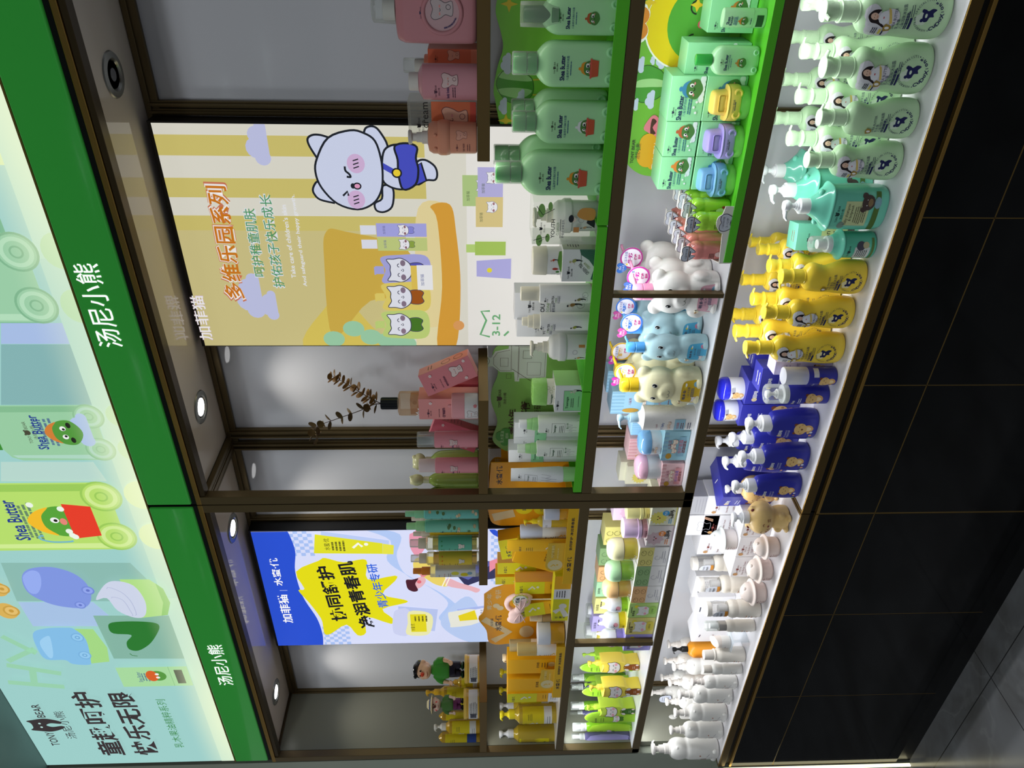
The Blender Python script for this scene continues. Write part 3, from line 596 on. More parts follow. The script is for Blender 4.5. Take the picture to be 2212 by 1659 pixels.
ov = sm([(-0.5062,1.6602), (-0.4993,1.6353), (-0.5073,1.6134), (-0.5307,1.6166), (-0.5577,1.6126), (-0.5889,1.6208), (-0.5997,1.6478), (-0.565,1.6558), (-0.5344,1.6555)], 4); a.poly(ov, bl); stk(ov)
a.line([(-0.5465,1.6905), (-0.565,1.6591)], .012, bl); a.ell(*(-0.5633,1.659), .0095, None, pe('#f2d43a')); a.arc(*(-0.5633,1.659), .0095, 0, 2 * pi, .0035, ln, 18)
hd = sm([(-0.5326,1.8249), (-0.4896,1.797), (-0.4736,1.7501), (-0.4791,1.7216), (-0.4951,1.7002), (-0.5314,1.6906), (-0.5687,1.6895), (-0.6036,1.6954), (-0.6321,1.7147), (-0.6461,1.7501), (-0.6327,1.7931), (-0.5975,1.8228), (-0.5631,1.8319)], 4)
for e in ([(-0.5326,1.8249), (-0.5063,1.8378), (-0.4916,1.8392), (-0.4841,1.8285), (-0.4839,1.8124), (-0.4895,1.7937)], [(-0.594,1.8241), (-0.5837,1.8311), (-0.5977,1.8412), (-0.6099,1.8411), (-0.624,1.8294), (-0.632,1.7981)]): a.poly(e, wh); stk(crv(e, 4, False), cl=False)
a.poly(hd, wh); stk(hd)
for p in ((-0.5436,1.7445), (-0.6235,1.7507)): a.ell(p[0], p[1], .021, .019, pe('#d6b6dc')); [a.line([(p[0] + k * .008 - .002, p[1] + .006), (p[0] + k * .008 + .002, p[1] - .006)], .0025, ln) for k in (-1, 0, 1)]
a.line(crv([(-0.5496,1.7685), (-0.5591,1.7678), (-0.5659,1.7609), (-0.5727,1.7582), (-0.5721,1.7665)], 4, False), .0045, ln); a.line([(-0.6148,1.7786), (-0.6048,1.7681), (-0.6147,1.7668)], .0045, ln)
a.ell(*(-0.5924,1.7551), .006, .005, ln); a.ell(*(-0.5927,1.7458), .008, .009, ln); a.ell(*(-0.5927,1.7458), .005, .006, pe('#e6a0c4'))
# pictured packs on the drum
def minib(px, pz, w, h, c): a.rect(px - w / 2, pz, px + w / 2, pz + h, pe(c))
for p, c, c2 in (((-0.6939,1.6009), '#a9a9e6', '#8a8ad8'), ((-0.728,1.6006), '#c4d084', '#8fa848')):
    minib(p[0], p[1], .032, .112, c); minib(p[0], p[1] + .113, .022, .035, '#e2e4f0'); a.text('加菲猫', p[0], p[1] + .095, .006, pe('#6a6a9a'), w=.02); kitty(a, p[0], p[1] + .05, .026, pe('#f0eef4'), pe('#50506a'), pe(c2))
def catbottle(p, c, trunk, s=.062):
    minib(p[0], p[1] + s * 1.75, .02, .02, c); a.rect(p[0] - .012, p[1] + s * 2.06, p[0] + .008, p[1] + s * 2.12, pe(c))
    a.blobp([(p[0] - s * .6, p[1] + s * .2), (p[0] - s * .62, p[1] + s * 1.2), (p[0] - s * .5, p[1] + s * 1.85), (p[0], p[1] + s * 1.7), (p[0] + s * .5, p[1] + s * 1.85), (p[0] + s * .62, p[1] + s * 1.2), (p[0] + s * .6, p[1] + s * .2), (p[0], p[1])], pe(c)); kitty(a, p[0], p[1] + s * 1.1, s * .98, pe('#e6e8f2'), pe('#4a4a5e'), pe(trunk), '#d8b8d4')
catbottle((-0.7925,1.5942), '#a9a9e0', '#5a5ab8'); catbottle((-0.8622,1.5976), '#e3cf6a', '#a2571e'); catbottle((-0.9372,1.6028), '#c2d67c', '#4a7a2a')
q = (-0.8106,1.5913); a.rect(q[0] - .032, q[1], q[0] + .032, q[1] + .036, pe('#f0f0f2')); a.rect(q[0] - .031, q[1] + .036, q[0] + .031, q[1] + .05, pe('#e3c45a')); a.text('加菲猫', q[0] - .006, q[1] + .024, .008, pe('#4a5a9a'), w=.03)
# packs by the foot of the poster
for p, c, h in (((-0.6001,1.4726), '#b3cc88', .066), ((-0.5823,1.4505), '#b9b4e2', .055), ((-0.6485,1.45), '#ddc98a', .06)):
    a.rect(p[0] - .035, p[1] - .02, p[0] + .035, p[1] - .02 + h, pe(c)); a.text('加菲猫', p[0] - .012, p[1] + h - .032, .007, pe('#5a6a4a'), w=.022)
    kitty(a, p[0] + .012, p[1] + .002, .026, pe('#f2f2f4'), pe('#8a8a9a'))
q = (-0.7862,1.4889); a.poly([(q[0] - .02, q[1]), (q[0] + .02, q[1]), (q[0] + .026, q[1] - .08), (q[0] - .026, q[1] - .08)], pe('#b3b0e4')); a.ell(q[0] - .004, q[1] - .03, .006, None, pe('#e8dc3a'))
q = (-0.7353,1.4922); a.rect(q[0] - .017, q[1] - .07, q[0] + .017, q[1], pe('#a9c860')); a.rect(q[0] - .01, q[1], q[0] + .01, q[1] + .02, pe('#b9d67a'))
a.line([(-0.8981,1.4574), (-0.899,1.4781), (-0.9241,1.466), (-0.9639,1.4801), (-0.9706,1.457)], .005, pe('#6fae78')); a.text('3-12', *(-0.9373,1.4419), .02, pe('#6fae78'), w=.06, bold=.02); a.line([(-0.9675,1.4223), (-0.955,1.411)], .005, pe('#6fae78'))
a.build('printed_panel', lambda u, v, o: (u + OA.x, .1988 - o + OA.y, v + OA.z), PA, step=.00005)

PB, OB = poster(-2.18, -1.6395, 1.2282, 'backlit blue and yellow poster with a striding teenager'); a = Art()
x0, x1, z1 = -2.1765, -1.643, 2.155; a.clip = (x0, x1, 1.2285, z1)
def pf(c): return E(c, 1.0)
a.rect(x0, 1.2285, x1, z1, pf('#dadffb'))
def chk(xa, xb, za, zb):
    n = 10; s = .0135; k = 0
    z = za
    while z < zb:
        x = xa + (k % 2) * s
        while x < xb: a.rect(x, z, min(x + s, x1), min(z + s, zb), pf('#a9c2f4')); a.L -= 1; x += 2 * s
        z += s; k += 1
    a.L += 1
chk((-1.7479,1.9982)[0], x1, (-1.6813,1.9805)[1], (-1.6799,2.0535)[1]); chk(x0, (-2.0729,1.9494)[0], (-2.1222,1.9139)[1], (-2.1198,2.0004)[1]); chk((-1.8873,1.4314)[0], x1, 1.40, (-1.7588,1.4494)[1])
a.poly(sm([(-1.635,1.8291), (-1.6855,1.7504), (-1.7731,1.7659), (-1.8523,1.6943), (-1.9277,1.6045), (-2.005,1.5515), (-2.0835,1.5683), (-2.0502,1.6184), (-1.9734,1.5859), (-1.8971,1.6428), (-1.8375,1.7128), (-1.7531,1.7362), (-1.6597,1.721)], 5), pf('#b4cbf6'))
a.poly(sm([(-2.0505,1.6083), (-1.9444,1.5305), (-2.0067,1.4859), (-2.1686,1.4574), (-2.175,1.5231), (-2.1151,1.5948)], 5), pf('#b9cdf4'))
a.poly([(x0, z1), (x0, (-2.1755,2.007)[1])] + crv([(-2.1755,2.007), (-2.1197,2.0029), (-2.0397,2.0109), (-1.932,2.0415), (-1.816,2.0496), (-1.7268,2.0372), (-1.6539,2.0452), (-1.6331,2.0535)], 5, False) + [(x1, z1)], pf('#2b52d2'))
st = [(-1.8161,2.0473), (-1.7689,1.9728), (-1.757,1.9526), (-1.7774,1.8985), (-1.7647,1.8408), (-1.7823,1.8272), (-1.8564,1.8322), (-1.8404,1.7467), (-1.8655,1.7483), (-1.9269,1.7916), (-1.9548,1.7245), (-1.97,1.7204), (-1.9987,1.797), (-2.0462,1.7677), (-2.0738,1.7747), (-2.036,1.8551), (-2.1157,1.8595), (-2.1295,1.8889), (-2.0738,1.9192), (-2.1189,1.9748), (-2.1199,1.9953), (-2.0876,1.9966), (-2.04,1.9984), (-1.9624,2.0259), (-1.9022,2.052), (-1.8954,2.0317)]
a.poly(sm(st, 3), pf('#e6de16'))
a.tbox('加菲猫', -2.0596,2.0886,-1.9202,2.121, pf('#ffffff'), .02); a.rect((-1.9021,2.0882)[0], (-1.9014,2.0857)[1], (-1.9006,2.088)[0], (-1.9008,2.1097)[1], pf('#dfe6ff')); a.tbox('水蜜·优', -1.8793,2.0945,-1.7545,2.1208, pf('#ffffff'), .02)
def slant(t, p0, p1, h, m, b):
    ang = math.atan2(p1[1] - p0[1], p1[0] - p0[0]); a.text(t, (p0[0] + p1[0]) / 2, (p0[1] + p1[1]) / 2, h, m, w=math.hypot(p1[0] - p0[0], p1[1] - p0[1]), bold=b, rz=ang)
slant('协同舒护', (-2.0534,1.9382), (-1.7934,1.9616), .052, pf('#1e1f24'), .03); slant('净润青春肌', (-2.0917,1.8498), (-1.774,1.8958), .052, pf('#1e1f24'), .03); slant('青少年专研', (-1.9911,1.7924), (-1.786,1.8166), .034, pf('#2f63dc'), .015)
tp = [(-1.736,1.9827), (-1.6553,1.9703), (-1.697,1.7744), (-1.742,1.7778)]; a.poly([(p[0] + .012, p[1] - .02) for p in tp], pf('#bccdf6')); a.poly(tp, pf('#e2e02a')); a.poly([(-1.7427,1.7778), (-1.6983,1.7736), (-1.7056,1.7415), (-1.7447,1.7451)], pf('#e8e448'))
a.text('水蜜·优', *(-1.6985,1.9402), .017, pf('#2c2c20'), w=.05); a.lines(*(-1.7055,1.9235), .045, 4, .011, .006, pf('#6b6a20')); tick(a, *(-1.7003,1.8466), .032, pf('#f6f6ee'))
jp = sm([(-2.0384,1.7657), (-2.0037,1.7549), (-2.0048,1.7124), (-2.1279,1.7181), (-2.1266,1.7629), (-2.0939,1.7709)], 3); a.poly([(-1.9847,1.7462), (-2.0033,1.6194), (-2.114,1.6334), (-2.0946,1.748)], pf('#b9c6ef')); a.poly(jp, pf('#cdd2f2'))
a.poly(sm([(-2.0125,1.7138), (-2.0138,1.6626), (-2.0418,1.6374), (-2.1136,1.6463), (-2.1358,1.6705), (-2.1276,1.7269), (-2.0713,1.7201)], 3), pf('#eceab0')); a.rect((-2.1159,1.7082)[0], (-2.065,1.6597)[1], (-2.026,1.7034)[0], (-2.0636,1.7105)[1], pf('#e3d722'))
a.text('水蜜·优', *(-2.0918,1.7044), .014, pf('#2c2c20'), w=.036); a.lines(*(-2.0482,1.6945), .03, 4, .012, .005, pf('#55531a'))
a.poly([(-2.0048,1.559), (-1.9879,1.4657), (-2.0151,1.4631), (-2.0206,1.5518)], pf('#a9b9ee')); a.poly(sm([(-2.0259,1.5873), (-2.0162,1.5719), (-2.0064,1.4985), (-2.0736,1.4886), (-2.0954,1.5737), (-2.0791,1.581)], 3), pf('#e8e8dc')); a.poly([(-2.0362,1.5546), (-2.0102,1.501), (-2.0576,1.4911), (-2.064,1.55)], pf('#e6d224')); a.poly([(-2.0064,1.4975), (-1.9959,1.4555), (-2.0467,1.4553), (-2.0736,1.4886)], pf('#e6e8fa')); a.text('水蜜·优', *(-2.0225,1.4768), .012, pf('#3a3a50'), w=.03)
# striding teenager
sk = pf('#e9b4bd'); 
a.poly(sm([(-1.6348,1.6553), (-1.6538,1.6838), (-1.6634,1.6926), (-1.72,1.692), (-1.7544,1.6702), (-1.6875,1.6391)], 4), pf('#e99ab0'))
a.poly(sm([(-1.7748,1.6854), (-1.7549,1.6466), (-1.7782,1.5187), (-1.7996,1.4997), (-1.8412,1.5461), (-1.8402,1.5921), (-1.8911,1.5838), (-1.8829,1.6227), (-1.8458,1.6601), (-1.8239,1.6832)], 4), pf('#ecd46a'))
a.poly([(-1.841,1.5558), (-1.7788,1.49), (-1.7801,1.4229), (-1.858,1.4366), (-1.8679,1.4806), (-1.8924,1.5274)], pf('#34365c')); a.poly([(-1.841,1.5558), (-1.7851,1.5188), (-1.7799,1.4325), (-1.8634,1.5197)], pf('#5d62a8'))
a.poly(sm([(-1.8548,1.5828), (-1.8774,1.5443), (-1.9005,1.4954), (-1.9119,1.4831), (-1.9243,1.4956), (-1.9111,1.5202), (-1.8896,1.5862)], 4), sk)
for k in (0, 1): a.line([(-1.8475,1.5865), (-1.8922,1.6024)] if k else [(-1.8441,1.5753), (-1.891,1.5911)], .004, pf('#fdf6dc'))
a.poly([(-1.8135,1.6731), (-1.8069,1.6536), (-1.839,1.6477), (-1.8529,1.6653)], pf('#e58a96')); a.poly(sm([(-1.874,1.6954), (-1.8526,1.6798), (-1.8458,1.6601), (-1.864,1.6522), (-1.8893,1.6645), (-1.8999,1.6821)], 4), sk); a.ell(*(-1.8686,1.6733), .008, .007, pf('#e5707c'))
a.poly(sm([(-1.8591,1.713), (-1.858,1.6946), (-1.8527,1.6749), (-1.8778,1.6859), (-1.9073,1.6785), (-1.9144,1.6926), (-1.9029,1.7092), (-1.8808,1.7138)], 4), pf('#4e2230'))
a.poly(sm([(-1.6304,1.4571), (-1.6718,1.4055), (-1.6851,1.4053), (-1.6646,1.443)], 3), pf('#2b52d2')); a.poly([(x1 - .09, 1.2285), (x1, 1.2285), (x1, 1.36), (x1 - .02, 1.34)], pf('#2b52d2')); a.poly([(-1.8289,1.4538), (-1.7795,1.4541), (-1.7661,1.4279), (-1.8011,1.4275)], pf('#e98fa4'))
a.build('printed_panel', lambda u, v, o: (u + OB.x, .1988 - o + OB.y, v + OB.z), PB, step=.00005)


# ================= PACK BUILDERS =================
def frus(z0, z1, r0, r1, b=.12):
    c = min(r0, r1) * b
    return [(r0 - c * .3, z0), (r0, z0 + c * .3), (r1, z1 - c), (r1 - c * .35, z1 - c * .3), (r1 - c, z1), (.0003, z1)]
def pump(par, z0, z1, r, mat, ang=-pi / 2, sp=1.7, style=0, mat2=None):
    H = z1 - z0; h = Matrix.Rotation(ang, 3, 'Z')
    if style == 0:      # wide collar, flat disc head with a straight bar spout
        obj('collar', lathe([(r * 1.06, z0), (r * 1.06, z0 + H * .04), (r, z0 + H * .05), (r, z0 + H * .48), (r * 1.07, z0 + H * .49), (r * 1.07, z0 + H * .53), (r * .95, z0 + H * .55), (r * .9, z0 + H * .6), (.0003, z0 + H * .6)], 24), mat, par, 'auto')
        hd = lathe([(r * .88, z0 + H * .6), (r * .9, z0 + H * .72), (r * 1.0, z0 + H * .78), (r * 1.02, z1 - H * .02), (r * .96, z1), (.0003, z1)], 24)
        nz = tube([h @ Vector((r * .3, 0, z1 - H * .07)), h @ Vector((r * sp, 0, z1 - H * .02)), h @ Vector((r * (sp + .5), 0, z1 - H * .06))], [r * .3, r * .27, r * .22], 8, .6)
    elif style == 1:    # ribbed collar, slim stem, rounded head with a drooping beak
        obj('collar', lathe([(r, z0), (r * 1.02, z0 + H * .03), (r * 1.02, z0 + H * .38), (r * .96, z0 + H * .4), (r * .7, z0 + H * .41), (r * .66, z0 + H * .48), (r * .5, z0 + H * .49), (r * .48, z0 + H * .54), (.0003, z0 + H * .54)], 24), mat2 or mat, par, 'auto')
        hd = lathe([(r * .36, z0 + H * .5), (r * .36, z0 + H * .7), (r * .55, z0 + H * .74), (r * .74, z0 + H * .8), (r * .78, z0 + H * .9), (r * .66, z1 - H * .01), (r * .4, z1), (.0003, z1)], 20)
        nz = tube([h @ Vector((0, 0, z1 - H * .1)), h @ Vector((r * .8, 0, z1 - H * .09)), h @ Vector((r * sp * .8, 0, z1 - H * .11)), h @ Vector((r * sp, 0, z1 - H * .2))], [r * .42, r * .4, r * .26, r * .16], 10, .75)
    else:               # stepped sleeve with a thin plate head
        obj('collar', lathe([(r * 1.05, z0), (r * 1.05, z0 + H * .06), (r * .92, z0 + H * .08), (r * .92, z0 + H * .32), (r * .72, z0 + H * .34), (r * .7, z0 + H * .6), (.0003, z0 + H * .6)], 24), mat2 or mat, par, 'auto')
        hd = lathe([(r * .5, z0 + H * .55), (r * .52, z0 + H * .8), (r * .95, z0 + H * .84), (r * 1.05, z1 - H * .05), (r * .95, z1), (.0003, z1)], 20)
        nz = tube([h @ Vector((0, 0, z1 - H * .08)), h @ Vector((r * sp, 0, z1 - H * .07)), h @ Vector((r * (sp + .25), 0, z1 - H * .16))], [r * .5, r * .34, r * .2], 8, .6)
    obj('pump_head', join(hd, nz), mat, par, 'auto')
def pack(nm, label, cat, grp, d, body, mat, dr=1, caps=(), art=None, rz=0, k=4, bn='body', zc=.4, n=36, extra=None):
    X, Y, z, w, h = d; r = root(nm, label, cat, (X, Y, z), rz, grp); hw = w / 2
    sec = [(b[0] * h, b[1] * hw, b[1] * hw * dr * (b[4] if len(b) > 4 else 1), b[2] if len(b) > 2 else 2, (b[3] if len(b) > 3 else 0) * hw, 0) for b in body]
    if k > 1: sec = spl(sec, k)
    obj(bn, loft(sec, n), mat, r, 'auto')
    for c in caps:
        t = c[0]
        if t == 'cyl': obj(c[6] if len(c) > 6 else 'cap', lathe(frus(c[1] * h, c[2] * h, c[3] * hw, c[4] * hw), 28), c[5], r, 'auto')
        elif t == 'sq': obj(c[7] if len(c) > 7 else 'cap', loft([(c[1] * h, c[3] * hw * .98, c[3] * hw * dr * .98, c[6]), (c[1] * h + .001, c[3] * hw, c[3] * hw * dr, c[6]), (c[2] * h - .003, c[4] * hw, c[4] * hw * dr, c[6]), (c[2] * h - .0008, c[4] * hw * .97, c[4] * hw * dr * .97, c[6]), (c[2] * h, c[4] * hw * .9, c[4] * hw * dr * .9, c[6])], 36), c[5], r, 'auto')
        elif t == 'dome': obj(c[5] if len(c) > 5 else 'lid', lathe([(c[3] * hw * .985, c[1] * h), (c[3] * hw, c[1] * h + .001)] + [(max(c[3] * hw * cos(q * pi / 14) ** .55, .0003), (c[1] + (c[2] - c[1]) * (.35 + .65 * sin(q * pi / 14))) * h) for q in range(8)], 32), c[4], r, 'auto')
        elif t == 'ring': obj(c[5] if len(c) > 5 else 'rim', lathe([(c[3] * hw * .9, c[1] * h), (c[3] * hw, c[1] * h + .0012), (c[3] * hw, c[2] * h - .0012), (c[3] * hw * .9, c[2] * h)], 32), c[4], r, 'auto')
        elif t == 'over': obj('clear_overcap', lathe([(c[3] * hw, c[1] * h), (c[4] * hw if len(c) > 4 else c[3] * hw, c[2] * h - .002), (c[3] * hw * .93, c[2] * h), (.0003, c[2] * h)], 24), clear('#eef2ee', .14), r, 'auto')
        elif t == 'pump': pump(r, c[1] * h, h, c[2] * hw, c[3], c[4], c[5] if len(c) > 5 else 1.7, c[6] if len(c) > 6 else 0, c[7] if len(c) > 7 else None)
    if art:
        a = Art(); art(a, w, h); a.build('label', onloft(sec, zc * h), r, du=w / 16)
    if extra: extra(r, w, h, sec)
    return r
STD = [(0, .9), (.012, .98), (.03, 1), (.97, 1), (.99, .96), (1, .85)]
def cylbody(t, sh=.02, e=2): return [(0, .9, e), (.008, .985, e), (.02, 1, e), (t - sh, 1, e), (t - sh * .4, .97, e), (t, .8, e)]
def carton(nm, label, cat, grp, d, dp, mat, art=None, rz=0, side=None, tilt=None, top=None, b=.0006):
    xa, xb, Y, z, h = d; w = xb - xa; r = root(nm, label, cat, ((xa + xb) / 2, Y, z), rz, grp, tilt)
    obj('carton_body', bbox(-w / 2, w / 2, 0, dp, 0, h, b, 1), mat, r)
    if art: a = Art(); art(a, w, h); a.build('front_print', onplane(0), r)
    if side: a = Art(); side(a, dp, h); a.build('side_print', lambda u, v, o: (w / 2 + o, dp / 2 + u, v), r)
    if top: a = Art(); top(a, w, dp); a.build('top_print', lambda u, v, o: (u, dp / 2 + v, h + o), r)
    return r
INK = M('#2b2f45', .5); INKB = M('#33302e', .5); NAVY = M('#1d2456', .45); WH = M('#f3f3f1', .35); CREAM = M('#efeadd', .35); REDB = M('#7c3b36', .5)

# pale green / yellow pump bottles with a navy bear ring
PEAR = [(0, .62), (.006, .8), (.03, .93), (.09, 1), (.2, 1), (.3, .94, 2, -.01), (.4, .83, 2, -.07), (.48, .77, 2, -.13), (.55, .79, 2, -.09), (.62, .82, 2, -.02), (.675, .76), (.71, .58), (.725, .42)]
def ringart(a, w, h, ink, flower, stick=True, word='SHEA BUTTER', cn='乳木果'):
    cx, cy, R = -w * .0, h * .205, w * .27
    for i in range(5): a.ell(cx - w * .06 + w * .07 * cos(i * 1.257), cy + h * .05 + w * .07 * sin(i * 1.257), w * .06, None, flower, 10); a.L -= 1
    a.L += 1
    a.blobp([(cx - w * .11, cy + w * .07), (cx - w * .1, cy - w * .0), (cx - w * .03, cy - w * .03), (cx - w * .02, cy - w * .11), (cx + w * .04, cy - w * .09), (cx + w * .1, cy - w * .15), (cx + w * .12, cy - w * .06), (cx + w * .08, cy + w * .02), (cx + w * .11, cy + w * .08), (cx + w * .05, cy + w * .11), (cx - w * .05, cy + w * .11)], ink, 4); a.ell(cx - w * .0, cy + w * .045, w * .04, w * .025, flower, 8)
    for sx in (-1, 1): a.ell(cx + sx * w * .085, cy + w * .115, w * .035, None, ink, 8)
    for i, c in enumerate('CuDoXiong'):
        t = pi * 1.5 + (i - 4) * .26; a.text(c, cx + R * cos(t), cy + R * sin(t), w * (.085 if c.isupper() or c == 'g' else .06), ink, bold=.03, rz=t + pi / 2)
    s = 'YOURBESTEIN SPECIALISTS'
    for i, c in enumerate(s):
        if c == ' ': continue
        t = pi * .5 - (i - 11) * .155; a.text(c, cx + R * cos(t), cy + R * sin(t), w * .04, ink, rz=t - pi / 2)
    for sx in (-1, 1): a.ell(cx + sx * R * .97, cy - R * .3, w * .012, None, ink, 6)
    y = h * .445; x = -w * .25
    a.text(word, x, y + h * .012, w * .055, ink, al='l', w=w * .46); a.text(cn, x, y - h * .02, w * .07, ink, al='l'); a.text('儿童润肤沐浴露', x, y - h * .05, w * .07, ink, al='l', w=w * .5); a.lines(x, y - h * .075, w * .4, 2, h * .012, w * .022, ink, 'l')
    a.rect(x, y - h * .118, x + w * .22, y - h * .1, ink); a.line([(x + w * .24, y - h * .117), (x + w * .45, y - h * .117), (x + w * .45, y - h * .101), (x + w * .24, y - h * .101)], w * .01, ink, True)
    bx, by = -w * .22, h * .5; g = M('#a58a3c', .4); a.poly([(bx - w * .09, by + h * .02), (bx, by + h * .035), (bx + w * .09, by + h * .02), (bx + w * .06, by - h * .025), (bx, by - h * .035), (bx - w * .06, by - h * .025)], g); a.ell(bx, by, w * .035, w * .05, WH, 8)
def sticker(a, w, h):                                 # clover sticker: dark-haired person in white
    x, y = -w * .12, h * .59; g = M('#d9d9de', .3)
    for p, q, s in ((-.17, .02, .17), (.14, .05, .18), (-.16, -.06, .17), (.12, -.1, .18), (-.02, .02, .2)): a.ell(x + p * w, y + q * h * 1.0, s * w, s * w * .95, g, 16); a.L -= 1
    a.L += 1
    a.poly([(x + w * .0, y - h * .1), (x + w * .3, y - h * .07), (x + w * .3, y - h * .09), (x + w * .02, y - h * .12)], M('#dfc56a', .4))
    hr = M('#241a1c', .5); a.blobp([(x - w * .02, y + h * .055), (x + w * .09, y + h * .085), (x + w * .2, y + h * .055), (x + w * .24, y - h * .01), (x + w * .2, y + h * .0), (x + w * .1, y + h * .02), (x + w * .02, y - h * .02), (x - w * .07, y - h * .075), (x - w * .1, y - h * .075), (x - w * .03, y + h * .0)], hr, 4)
    a.blobp([(x + w * .0, y - h * .02), (x + w * .09, y + h * .0), (x + w * .2, y - h * .02), (x + w * .24, y - h * .07), (x + w * .1, y - h * .085), (x + w * .0, y - h * .07)], M('#eceef2', .4), 4); a.ell(x + w * .1, y + h * .035, w * .065, w * .085, M('#e2bda6', .5), 14)
    for d in (-1, 1): a.ell(x + w * (.1 + d * .025), y + h * .038, w * .01, w * .007, hr, 6)
    a.arc(x + w * .1, y + h * .022, w * .02, pi * 1.15, pi * 1.85, w * .008, M('#b0504a', .5), 5); a.ell(x + w * .11, y - h * .04, w * .022, w * .012, M('#c8383e', .4), 8)
    a.lines(x - w * .17, y + h * .02, w * .17, 3, h * .016, w * .022, INK); a.rect(x - w * .24, y - h * .055, x - w * .12, y - h * .035, M('#dccc5c', .4)); a.rect(x - w * .26, y - h * .075, x - w * .02, y - h * .062, INK)
def pear(label, d, mat, cmat, ang, stick, ink, flower, word='SHEA BUTTER', cn='乳木果', grp=None):
    def art(a, w, h):
        ringart(a, w, h, ink, flower, stick, word, cn)
    def ex(r, w, h, sec):
        if stick:
            a = Art(); sticker(a, w, h); a.build('sticker', lambda u, v, o, f=onloft(sec, .59 * h): (lambda p: (p[0], p[1] - .0015, p[2]))(f(u, min(v, h * .7), o + .0006)), r, du=w / 14)
    return pack('pump_bottle', label, 'bottle', grp, d, PEAR, mat, .74, [('pump', .722, .41, cmat, ang, 1.15, 0)], art, 0, 3, zc=.3, extra=ex)

# bear-shaped bottle --------------------------------------------------
def bearbody(w, h, hb, dr=.72, vox=.0026, ears=1):       # head, ears, torso, arms and feet in one skin; hb = body height without pump
    W, D = w / 2, w / 2 * dr; zh = hb * .66; rh = hb * .335
    p = [ell((0, 0, zh), (W * .98, D * .98, rh), 24, 14), loft(spl([(0, W * .78, D * .74, 2.6), (hb * .03, W * .9, D * .88, 2.6), (hb * .25, W * .93, D * .92, 2.6), (hb * .42, W * .8, D * .78, 2.4), (hb * .5, W * .6, D * .6, 2.2)], 3), 24)]
    for s in (-1, 1):
        if ears: p += [ell((s * W * .74, 0, hb * .9), (W * .34, D * .26, hb * .115), 16, 10)]
        p += [ell((s * W * .86, -D * .3, hb * .28), (W * .24, D * .45, hb * .14), 14, 10), ell((s * W * .45, -D * .82, hb * .06), (W * .3, D * .26, hb * .045), 12, 8)]
    p.append(ell((0, -D * .74, hb * .58), (W * .5, D * .42, hb * .15), 18, 12)); p.append(ell((0, -D * 1.08, hb * .645), (W * .13, D * .1, hb * .03), 10, 8))
    p.append(lathe([(W * .34, hb * .9), (W * .34, hb), (.0003, hb)], 18))
    return blob(p, vox, 5)
BB = {}
